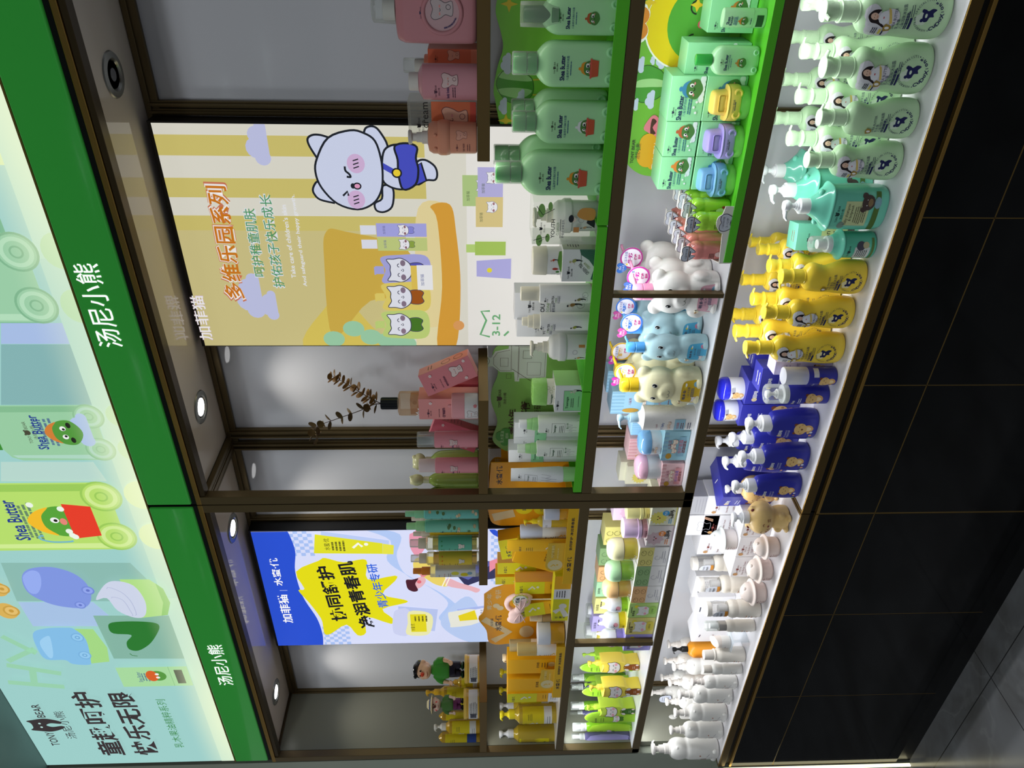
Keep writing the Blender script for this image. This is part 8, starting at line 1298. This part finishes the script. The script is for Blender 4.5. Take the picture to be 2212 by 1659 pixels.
X1, X2, YY, zz, hh = (-0.4535,-0.3779,0.06,1.4862,0.1303); gw = X2 - X1; r = root('gift_box', 'clear gift box with an orange bear picture in its lower half', 'gift box', ((X1 + X2) / 2, YY, zz)); obj('clear_box', bbox(-gw / 2, gw / 2, 0, .06, 0, hh, .0008, 1), clear('#f0f2ea', .15), r)
a = Art(); a.rect(-gw * .49, .002, gw * .49, hh * .66, M('#e27a52', .4)); bearprint(a, gw * .08, hh * .36, gw * .56, M('#e8b49a', .4)); a.rect(-gw * .49, .002, gw * .49, hh * .1, M('#d85a4a', .4)); logo(a, -gw * .1, hh * .84, gw * .42, INKB); a.text('cream', gw * .16, hh * .74, hh * .07, INKB); a.build('front_print', onplane(.0), r)
mj = pack('mushroom_jar', 'coral mushroom-shaped pump jar at the end of the right upper shelf', 'jar', None, (-0.4376,0.035,1.4862,0.0618,0.1289), [(0, .8), (.01, .9), (.04, .93), (.36, .94), (.39, .95), (.4, 1.0), (.45, 1.05), (.53, 1.05), (.56, 1.0), (.57, .96), (.64, .95), (.7, .8), (.715, .5)], M('#e39a7c', .32), 1, [('pump', .705, .42, WCAP, pi / 2, 1.2, 2)], lambda a, w, h: (bearprint(a, w * .2, h * .24, w * .28, M('#e8a890', .4)), logo(a, -w * .18, h * .29, w * .26, LNB, False), a.text('clean water', -w * .18, h * .2, w * .08, LNB, w=w * .3), a.lines(-w * .18, h * .14, w * .3, 2, h * .03, w * .02, LNB)), 0, 1, zc=.2, extra=lambda r, w, h, sec: [obj('lid_bump', ell((s * w * .2, -w * .46, .6 * h), (w * .05, w * .05, w * .05), 10, 8), M('#e39a7c', .32), r, True) for s in (-1, 1)])
# --- left upper shelf of the right cabinet ---
PKB = M('#e58a90', .38); PKA = M('#e27784', .4)
def pkbox(t):
    def f(a, w, h):
        logo(a, -w * .2, h * .84, w * .42, M('#5a3a4a', .5)); a.text('peach young', -w * .18, h * .66, w * .07, M('#5a3a4a', .5), w=w * .4); a.text(t, -w * .16, h * .58, w * .11, M('#5a2f4a', .5), w=w * .46, bold=.02); bearprint(a, w * .1, h * .34, w * .46, M('#f0d9d4', .4))
        for px, py in ((.36, .12), (.3, .8), (-.36, .2)): [a.ell(w * px + w * .04 * cos(k * 1.26), h * py + w * .04 * sin(k * 1.26), w * .03, None, M('#f6e2de', .4), 8) for k in range(5)]
    return f
PKG = 'pink peach-scent cartons'
carton('carton', 'square pink cream carton under the diffuser bottle', 'box', PKG, (-1.1219,-1.0612,0.055,1.4862,0.1424), .05, M('#e89a96', .38), pkbox('cream'))
carton('carton', 'pink carton leaning to the left against the poster side', 'box', PKG, (((-0.9985,1.4893))[0], ((-0.942,1.489))[0], .06, 1.4985, .127), .045, PKB, pkbox('emulsion'), 0, lambda a, w, h: (a.lines(0, h * .8, w * .6, 2, h * .06, w * .05, LNB), a.arc(0, h * .2, w * .25, 0, 2 * pi, w * .03, LNB), a.arc(0, h * .45, w * .25, 0, 2 * pi, w * .03, LNB)), (0, rad(-24), rad(12)))
carton('carton', 'pink carton leaning to the right behind the emulsion bottle', 'box', PKG, (-1.262, -1.205, .1, 1.4875, .125), .045, M('#dd6f80', .38), pkbox('lotion'), 0, lambda a, w, h: a.lines(0, h * .8, w * .7, 6, h * .07, w * .03, LNB), (0, rad(20), rad(16)))
carton('carton', 'dark pink carton standing deep behind the pink jar', 'box', PKG, (-1.1064,-1.0708,0.13,1.4862,0.0775), .06, M('#cf5f72', .38), lambda a, w, h: a.lines(0, h * .8, w * .7, 5, h * .1, w * .04, LNB))
r = pack('jar', 'pink jar with a tiny knob on its lid and a white bear label', 'jar', None, (-1.063,0.03,1.4862,0.061,0.0626), cylbody(.52), M('#e6e2e0', .35), 1, [('cyl', .5, 1, 1.02, 1.0, M('#e3a0a4', .3), 'lid')], lambda a, w, h: (bearprint(a, -w * .05, h * .26, w * .34, None), [a.ell(w * .3 + w * .04 * cos(k * 1.26), h * .12 + w * .04 * sin(k * 1.26), w * .03, None, M('#e07a80', .4), 8) for k in range(5)]), 0, 1, zc=.25, extra=lambda r, w, h, sec: obj('lid_knob', ell((0, 0, h * 1.06), (w * .07, w * .07, h * .09), 12, 8), M('#e3a0a4', .3), r, True))
tp = lambda l, d, cap, ov: pack('lotion_bottle', l, 'bottle', 'slim pink bear-print bottles', d, cylbody(.72), M('#dc8f98', .25, coat=.4), 1, [('cyl', .715, .99, .86 if not ov else .7, .84 if not ov else .66, cap)] + ([('over', .715, 1, .92)] if ov else []), pinkart('emulsion' if ov else 'moisture'), 0, 1, zc=.35)
tp('slim pink bottle with a silver cap under a clear overcap', (-1.1716,0.04,1.4862,0.0419,0.149), M('#c9ccca', .2, .7), True); tp('slim pink bottle with a plain white cap near the joint', (-1.2553,0.04,1.4862,0.0402,0.15), M('#d9c6c4', .35), False)
LG = M('#b9d86a', .12, trans=.35, coat=.4)
def headb(l, d): return pack('bear_cap_bottle', l, 'bottle', 'green bottles with bear-head caps', d, [(0, .86), (.01, .95), (.05, 1), (.4, .98), (.62, .84), (.7, .5), (.72, .4)], LG, 1, [('cyl', .715, .8, .42, .42, M('#dcdcb4', .3), 'neck_collar')], lambda a, w, h: (a.ell(-w * .1, h * .58, w * .07, h * .025, M('#7a8a3a', .5), 8), a.lines(-w * .05, h * .46, w * .36, 4, h * .03, w * .02, M('#7a9a3a', .5))), 0, 3, zc=.35, extra=lambda r, w, h, sec: obj('bear_cap', blob([ell((0, 0, .895 * h), (w * .36, w * .36, .105 * h), 18, 12)] + [ell((s * w * .24, 0, .97 * h), (w * .11, w * .1, .035 * h), 10, 8) for s in (-1, 1)], .0022, 3), M('#dfe0ac', .28), r, True))
headb('clear green bottle with a cream bear-head cap, right of the plain-capped pink bottle', (-1.3201,0.13,1.4862,0.064,0.1744), ) ; headb('clear green bottle with a cream bear-head cap, just left of the plain-capped pink bottle', (-1.3484,0.09,1.4862,0.0437,0.1804)); headb('clear green bottle with a cream bear-head cap, closest to the joint', (-1.3882,0.075,1.4862,0.0532,0.1864))
# diffuser with two dried eucalyptus sprigs
X, Y, z, w, h = (-1.0915,0.08,1.5575,0.053,0.1635); r = pack('diffuser_bottle', 'square glass diffuser bottle with amber liquid and a ribbed black collar', 'diffuser', None, (X, Y, z, w, h), [(0, .94, 3), (.01, 1, 4), (.7, 1, 4), (.73, .96, 4), (.745, .8, 3)], clear('#f3dfc0', .16), .9, [], lambda a, w, h: (a.text('My', -w * .2, h * .42, h * .12, WH), a.text('ferdin', -w * .1, h * .28, h * .11, WH, w=w * .5)), 0, 1, zc=.3, extra=lambda r, w, h, sec: (obj('liquid', loft([(.03 * h, w * .44, w * .4, 4), (.56 * h, w * .44, w * .4, 4)], 28), clear('#e6b070', .3), r), obj('collar', loft([(z, w * (.26 if i % 2 else .26), w * .26) for i, z in enumerate((.745 * h, h))], 24), M('#0e1114', .25), r, 'auto'), obj('collar_ribs', join(*[box(w * .26 * cos(t) - .0008, w * .26 * cos(t) + .0008, w * .26 * sin(t) - .0008, w * .26 * sin(t) + .0008, .76 * h, .99 * h) for t in [i * pi / 8 for i in range(16)]]), M('#16191c', .3), r), obj('submerged_leaves', join(*[ell((dx * w, -w * .1, dz * h), (w * .12, .001, w * .1), 10, 6) for dx, dz in ((.1, .5), (-.12, .44), (.15, .3), (-.05, .35))]), M('#b9803c', .5), r)))
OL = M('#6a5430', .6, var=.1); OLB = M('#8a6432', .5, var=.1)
def sprig(l, pts, n, s0, s1, seed, mat):
    rnd = random.Random(seed); P = [Vector((p[0], p[2], p[1])) for p in pts]; P = [Vector(v) for v in crv([tuple(v) for v in P], 5, False)]
    r = root('eucalyptus_sprig', l, 'dried plant', P[0], 0, 'dried eucalyptus sprigs'); P = [p - P[0] for p in P]; obj('stem', tube(P, [.0012 * (1 - .6 * i / len(P)) for i in range(len(P))], 6), M('#4a3522', .6), r, True); ms = []
    for i in range(n):
        t = .16 + .84 * i / (n - 1); p = P[min(int(t * (len(P) - 1)), len(P) - 1)]; d = (P[min(int(t * (len(P) - 1)) + 1, len(P) - 1)] - p + Vector((0, 0, .0001))).normalized()
        for sd in (-1, 1):
            s = s0 + (s1 - s0) * t * rnd.uniform(.85, 1.1); a1 = i * 1.3 + (0 if sd > 0 else pi); out = (Matrix.Rotation(a1, 3, d) @ d.orthogonal()).normalized(); out = (out * .9 + d * .45).normalized(); sdv = out.cross(d).normalized(); nn = out.cross(sdv)
            V = []; F = []
            for j in range(5):
                for k in range(12):
                    rr = j / 4; t2 = 2 * pi * k / 12; cup = .25 * s * rr * rr; V.append(p + out * (s * .95 + s * .95 * rr * cos(t2)) + sdv * (s * .85 * rr * sin(t2)) + nn * cup + nn * (.0005 if 0 else 0))
            for j in range(4):
                for k in range(12): q = j * 12 + k; w_ = j * 12 + (k + 1) % 12; F.append((q, w_, w_ + 12, q + 12))
            m = len(V); V2 = [v - nn * .0006 for v in V]; F2 = [tuple(x + m for x in reversed(f_)) for f_ in F]; ms.append((V + V2, F + F2))
    obj('leaves', join(*ms), mat, r, True); return r
b = ((-1.0928,1.7197)); sprig('long dried eucalyptus sprig bending left with sparse brown leaves', [(*b, .08), (*(-1.0914,1.7385), .075), (*(-1.1062,1.7729), .07), (*(-1.1219,1.8254), .06), (*(-1.1367,1.8674), .055), (*(-1.1558,1.8885), .055), (*(-1.1737,1.8786), .05)], 11, .0125, .0105, 3, OL)
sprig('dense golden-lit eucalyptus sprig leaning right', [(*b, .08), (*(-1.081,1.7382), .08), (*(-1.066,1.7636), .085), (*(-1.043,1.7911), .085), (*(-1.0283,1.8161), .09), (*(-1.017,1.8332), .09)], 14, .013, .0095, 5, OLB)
# --- right upper shelf of the left cabinet: sprays ---
FL = M('#7fc8ac', .2, coat=.4)
def flora(a, w, h):
    rn = random.Random(int(w * 1e5))
    for i in range(9): x, y = rn.uniform(-w * .6, w * .6), rn.uniform(.03, .68) * h; a.ell(x, y, w * .16, h * .02, M(rn.choice(['#c9b48a', '#5a7a4a', '#b8604a', '#d8c9a8']), .5), 10); a.line([(x - w * .2, y), (x + w * .2, y + h * .03)], w * .012, M('#5f6a3a', .5))
    logo(a, -w * .2, h * .5, w * .4, M('#2a3f4a', .5)); a.text('body lotion', -w * .2, h * .38, w * .1, M('#2a3f4a', .5), w=w * .5); a.lines(-w * .2, h * .31, w * .4, 2, h * .03, w * .03, M('#2a3f4a', .5))
def spr(l, d, body, capm, art, sq=2.0): return pack('body_spray', l, 'bottle', 'body spray bottles by the blue poster', d, [(0, .92, sq), (.008, .99, sq), (.02, 1, sq), (.71, 1, sq), (.735, .95, sq), (.75, .7)], body, 1, [('cyl', .745, .87, .8, .8, capm, 'collar'), ('cyl', .87, 1, .56, .52, capm, 'cap')], art, 0, 1, zc=.35)
MC1, MC2 = M('#86c89c', .3), M('#9ad096', .3)
spr('teal floral spray bottle with mint cap, nearest the joint', (-1.4217,0.04,1.4862,0.029,0.1923), M('#6fc0b4', .2, coat=.4), MC1, flora); spr('green floral spray bottle with mint cap, second from the joint', (-1.4669,0.04,1.4862,0.0351,0.1917), FL, MC2, flora)
GL = clear('#f4f0c0', .2)
def inner(r, w, h, sec, c): obj('liquid', lathe([(.0003, .03 * h), (w * .44, .03 * h), (w * .44, .66 * h), (.0003, .66 * h)], 24), M(c, .1, trans=.5), r, 'auto')
def lab(c, mot):
    def f(a, w, h): a.rect(-w * 1.3, h * .1, w * 1.3, h * .58, M(c, .4)); a.text('body butter', -w * .2, h * .42, w * .1, INKB, w=w * .44); a.lines(-w * .2, h * .34, w * .4, 2, h * .03, w * .03, INKB); logo(a, -w * .22, h * .5, w * .3, INKB, False); bearprint(a, w * .15, h * .26, w * .36, M('#e2dcd0', .4), INKB); [a.ell(-w * .4 + i * w * .3, h * .53, w * .05, None, M(mot, .4), 8) for i in range(4)]
    return f
def glassb(l, d, capm, c, liq, mot): return pack('body_spray', l, 'bottle', 'body spray bottles by the blue poster', d, [(0, .9), (.008, .98), (.02, 1), (.6, 1), (.63, .92), (.655, .98), (.74, .98), (.76, .8), (.77, .55)], GL, 1, [('cyl', .765, .87, .74, .72, capm, 'collar'), ('cyl', .87, .99, .56, .54, clear('#f4f2ee', .35), 'overcap')], lab(c, mot), 0, 1, zc=.3, extra=lambda r, w, h, sec: inner(r, w, h, sec, liq))
TC = M('#cfc2ac', .35)
glassb('glass spray bottle with a green bear label and tan collar', (-1.532,0.04,1.4862,0.0407,0.1879), TC, '#63b598', '#d9cf5a', '#3f9a5a'); glassb('glass spray bottle with a yellow bear label and tan collar', (-1.5913,0.04,1.4862,0.0382,0.1887), TC, '#d9bd3a', '#f0b81e', '#e0702a')
pack('body_spray', 'clear square-shouldered spray bottle with an orange cap and lemon label', 'bottle', 'body spray bottles by the blue poster', (-1.6365,0.035,1.4862,0.0296,0.1827), [(0, .96, 3), (.01, 1, 4), (.72, 1, 4), (.74, .96, 3.4)], clear('#f4f6f6', .22), 1, [('cyl', .74, .87, .78, .78, M('#d9822e', .3), 'collar'), ('cyl', .87, 1, .58, .56, M('#d9822e', .3), 'cap')], lambda a, w, h: (a.rect(-w * 1.3, h * .05, w * 1.3, h * .66, M('#d8d8d2', .4)), a.text('加菲猫', -w * .2, h * .6, w * .12, INKB, w=w * .3), a.text('柠檬沐浴', -w * .15, h * .52, w * .11, M('#d8704a', .5), w=w * .4), a.lines(-w * .1, h * .46, w * .5, 2, h * .03, w * .04, INKB), a.ell(w * .1, h * .36, w * .2, h * .06, M('#d8d04a', .4), 14), a.ell(-w * .05, h * .22, w * .2, h * .06, M('#d4c21e', .4), 14), a.ell(w * .1, h * .14, w * .16, h * .04, M('#7fa4b8', .4), 12)), .1, 1, zc=.4)
for l, d in (('white-capped amber spray bottle behind the second teal one', (-1.5582,0.1,1.4862,0.0245,0.1828)), ('white-capped amber spray bottle behind the first teal one', (-1.5085,0.11,1.4862,0.0259,0.1855))): spr(l, d, M('#e8c02a', .12, trans=.4), M('#d8cdbc', .35), None)
# --- left upper shelf of the left cabinet: figurines on jars, golden bottles ---
def yj2(l, d): return pack('jar', l, 'jar', 'golden jars carrying figurines', d, cylbody(1), M('#e0b03a', .25, trans=.15, coat=.4), 1, [], lambda a, w, h: (a.rect(-w * 1.0, h * .12, w * 1.1, h * .68, M('#dcdad6', .4)), a.lines(w * .3, h * .58, w * .5, 5, h * .1, w * .02, INKB), [a.rect(-w * .1 + i * w * .02, h * .2, -w * .1 + i * w * .02 + w * (.006 + .006 * (i % 3)), h * .58, INK) for i in range(12)]), 0, 1, zc=.5, extra=lambda r, w, h, sec: obj('lid', lathe([(w * .5, h * .8), (w * .515, h * .81), (w * .515, h * .985), (w * .5, h), (.0003, h)], 30), M('#e3bd55', .3), r, 'auto'))
j1 = (-2.1175,0.055,1.4862,0.0846,0.0465); j2 = (-2.2922,0.045,1.4862,0.092,0.0518); yj2('golden jar with a bar code label under the green sweater figurine', j1); yj2('golden jar with a white label under the straw hat figurine', j2)
def figure(l, loc, H, rz, hat):
    r = root('figurine', l, 'figurine', loc, rz, 'toy figurines standing on the jars'); s = H
    skin = M('#e3b58f' if not hat else '#d8b8a4', .35); gr = M('#3f8a30' if not hat else '#4a7038', .4); tr = M('#1d1826' if not hat else '#6a2f5a', .3); k = M('#0f0f12', .2)
    body = [ell((0, 0, .76 * s), (.155 * s, .15 * s, .16 * s), 20, 14), ell((0, -.09 * s, .7 * s), (.13 * s, .1 * s, .085 * s), 18, 12), lathe([(.06 * s, .55 * s), (.06 * s, .64 * s), (.0003, .64 * s)], 14), ell((0, 0, .42 * s), (.14 * s, .11 * s, .2 * s), 18, 12)]
    for d in (-1, 1): body += [tube([(d * .07 * s, 0, .3 * s), (d * .075 * s, 0, .06 * s)], [.075 * s, .055 * s], 12), tube([(d * .13 * s, 0, .52 * s), (d * .21 * s, -.04 * s, .4 * s), (d * .2 * s, -.1 * s, .29 * s)], [.05 * s, .045 * s, .035 * s], 10), ell((d * .16 * s, -.0 * s, .76 * s), (.03 * s, .04 * s, .05 * s), 10, 8)]
    obj('figure_body', blob(body, H * .014, 4), skin, r, True)
    sw = [loft(spl([(.27 * s, .13 * s, .12 * s), (.3 * s, .165 * s, .15 * s), (.42 * s, .17 * s, .155 * s), (.54 * s, .13 * s, .115 * s), (.585 * s, .085 * s, .08 * s), (.6 * s, .09 * s, .085 * s), (.615 * s, .075 * s, .07 * s)], 3), 22)]
    for d in (-1, 1): sw.append(tube([(d * .1 * s, 0, .54 * s), (d * .19 * s, -.02 * s, .46 * s), (d * .215 * s, -.06 * s, .38 * s)], [.062 * s, .062 * s, .056 * s], 12))
    obj('sweater', blob(sw, H * .013, 4), gr, r, True)
    obj('trousers', blob([loft([(.17 * s, .12 * s, .1 * s), (.29 * s, .15 * s, .135 * s)], 18)] + [tube([(d * .07 * s, 0, .26 * s), (d * .08 * s, 0, .07 * s)], [.085 * s, .068 * s], 12) for d in (-1, 1)], H * .013, 3), tr, r, True)
    for d in (-1, 1):
        obj('shoe', ell((d * .085 * s, -.03 * s, .035 * s), (.07 * s, .1 * s, .037 * s), 14, 10), M('#123018', .15) if not hat else k, r, True)
        hd = [ell((d * .2 * s, -.12 * s, .27 * s), (.035 * s, .03 * s, .042 * s), 12, 8)] + [tube([(d * (.2 + .018 * (i - 1.5)) * s, -.135 * s, .255 * s), (d * (.195 + .02 * (i - 1.5)) * s, -.155 * s, .225 * s), (d * (.195 + .018 * (i - 1.5)) * s, -.15 * s, (.205 + .006 * abs(i - 1.5)) * s)], [.012 * s, .011 * s, .008 * s], 7) for i in range(4)] + [tube([(d * .175 * s, -.13 * s, .28 * s), (d * .15 * s, -.15 * s, .26 * s), (d * .15 * s, -.155 * s, .235 * s)], [.013 * s, .012 * s, .009 * s], 7)]
        obj('hand', blob(hd, H * .007, 2), skin, r, True); obj('eye', ell((d * .045 * s, -.145 * s, .8 * s), (.014 * s, .01 * s, .02 * s), 10, 8), k, r, True)
    obj('nose', ell((0, -.185 * s, .765 * s), (.04 * s, .04 * s, .035 * s), 12, 10), M('#d8482a' if not hat else '#5a2a24', .25), r, True)
    obj('mouth', tube([(-.05 * s, -.175 * s, .68 * s), (0, -.19 * s, .668 * s), (.05 * s, -.175 * s, .68 * s)], [.004 * s, .006 * s, .004 * s], 6), M('#8a3a2c', .4), r, True)
    if not hat: obj('hair', blob([ell((0, .03 * s, .835 * s), (.165 * s, .145 * s, .1 * s), 18, 12), ell((.05 * s, -.07 * s, .9 * s), (.1 * s, .09 * s, .045 * s), 14, 10), ell((-.06 * s, -.06 * s, .9 * s), (.08 * s, .08 * s, .04 * s), 14, 10), ell((0, .1 * s, .74 * s), (.12 * s, .06 * s, .1 * s), 14, 10)], H * .012, 3), k, r, True)
    else:
        obj('straw_hat', lathe([(.0003, .985 * s), (.08 * s, .98 * s), (.12 * s, .945 * s), (.135 * s, .88 * s), (.2 * s, .865 * s), (.245 * s, .85 * s), (.245 * s, .84 * s), (.14 * s, .855 * s), (.0003, .86 * s)][::-1], 28), M('#d9cba0', .6), r, 'auto'); obj('hat_band', lathe([(.128 * s, .915 * s), (.142 * s, .88 * s), (.142 * s, .87 * s), (.12 * s, .87 * s)][::-1], 28), M('#3f4f7a', .5), r, 'auto')
        for d in (-1, 1): obj('cheek', ell((d * .1 * s, -.14 * s, .72 * s), (.025 * s, .012 * s, .03 * s), 10, 8), M('#d84a4a', .4), r, True)
F1 = (-2.1235,0.055,1.523,0.0819,0.1815); figure('figurine with black hair, red nose and a green sweater on a golden jar', (j1[0], j1[1], j1[2] + j1[4] + .0002), (-2.1247,0.055,1.4862,0.0819,0.2183)[4] - j1[4], rad(28), False)
figure('smaller figurine with a straw hat, green top and purple trousers on a golden jar', (j2[0], j2[1], j2[2] + j2[4] + .0002), (-2.321,0.045,1.4862,0.0672,0.1746)[4] - j2[4], rad(40), True)
def gart(blue):
    def f(a, w, h): yart(a, w, h); (a.rect(-w * .75, h * .06, w * .9, h * .22, M('#2f4a94', .4)), a.lines(0, h * .15, w * .6, 3, h * .035, w * .02, WH)) if blue else None
    return f
def gold(l, d, cap, blue=False): return ypump(l, d, cap, gart(blue), '#e3b52a')
gold('golden pump bottle with a blue label foot by the left side wall', (-2.5264,0.06,1.4862,0.0508,0.1983), '#e0ae2a', True); gold('golden bottle with a white head between the straw hat figurine and the blue-footed one', (-2.4651,0.07,1.4862,0.0474,0.1569), '#e6e2d6'); gold('golden pump bottle behind the straw hat figurine', (-2.5236,0.14,1.4862,0.045,0.198), '#e0ae2a')
gold('golden pump bottle between the two figurines', (-2.3382,0.12,1.4862,0.04,0.1825), '#e0ae2a'); gold('golden bottle with a white head behind the straw hat figurine jar', (-2.4038,0.12,1.4862,0.0392,0.1523), '#e6e2d6'); gold('golden round-shouldered bottle behind the green sweater figurine', (-2.2853,0.12,1.4862,0.0374,0.1005), '#e0ae2a')
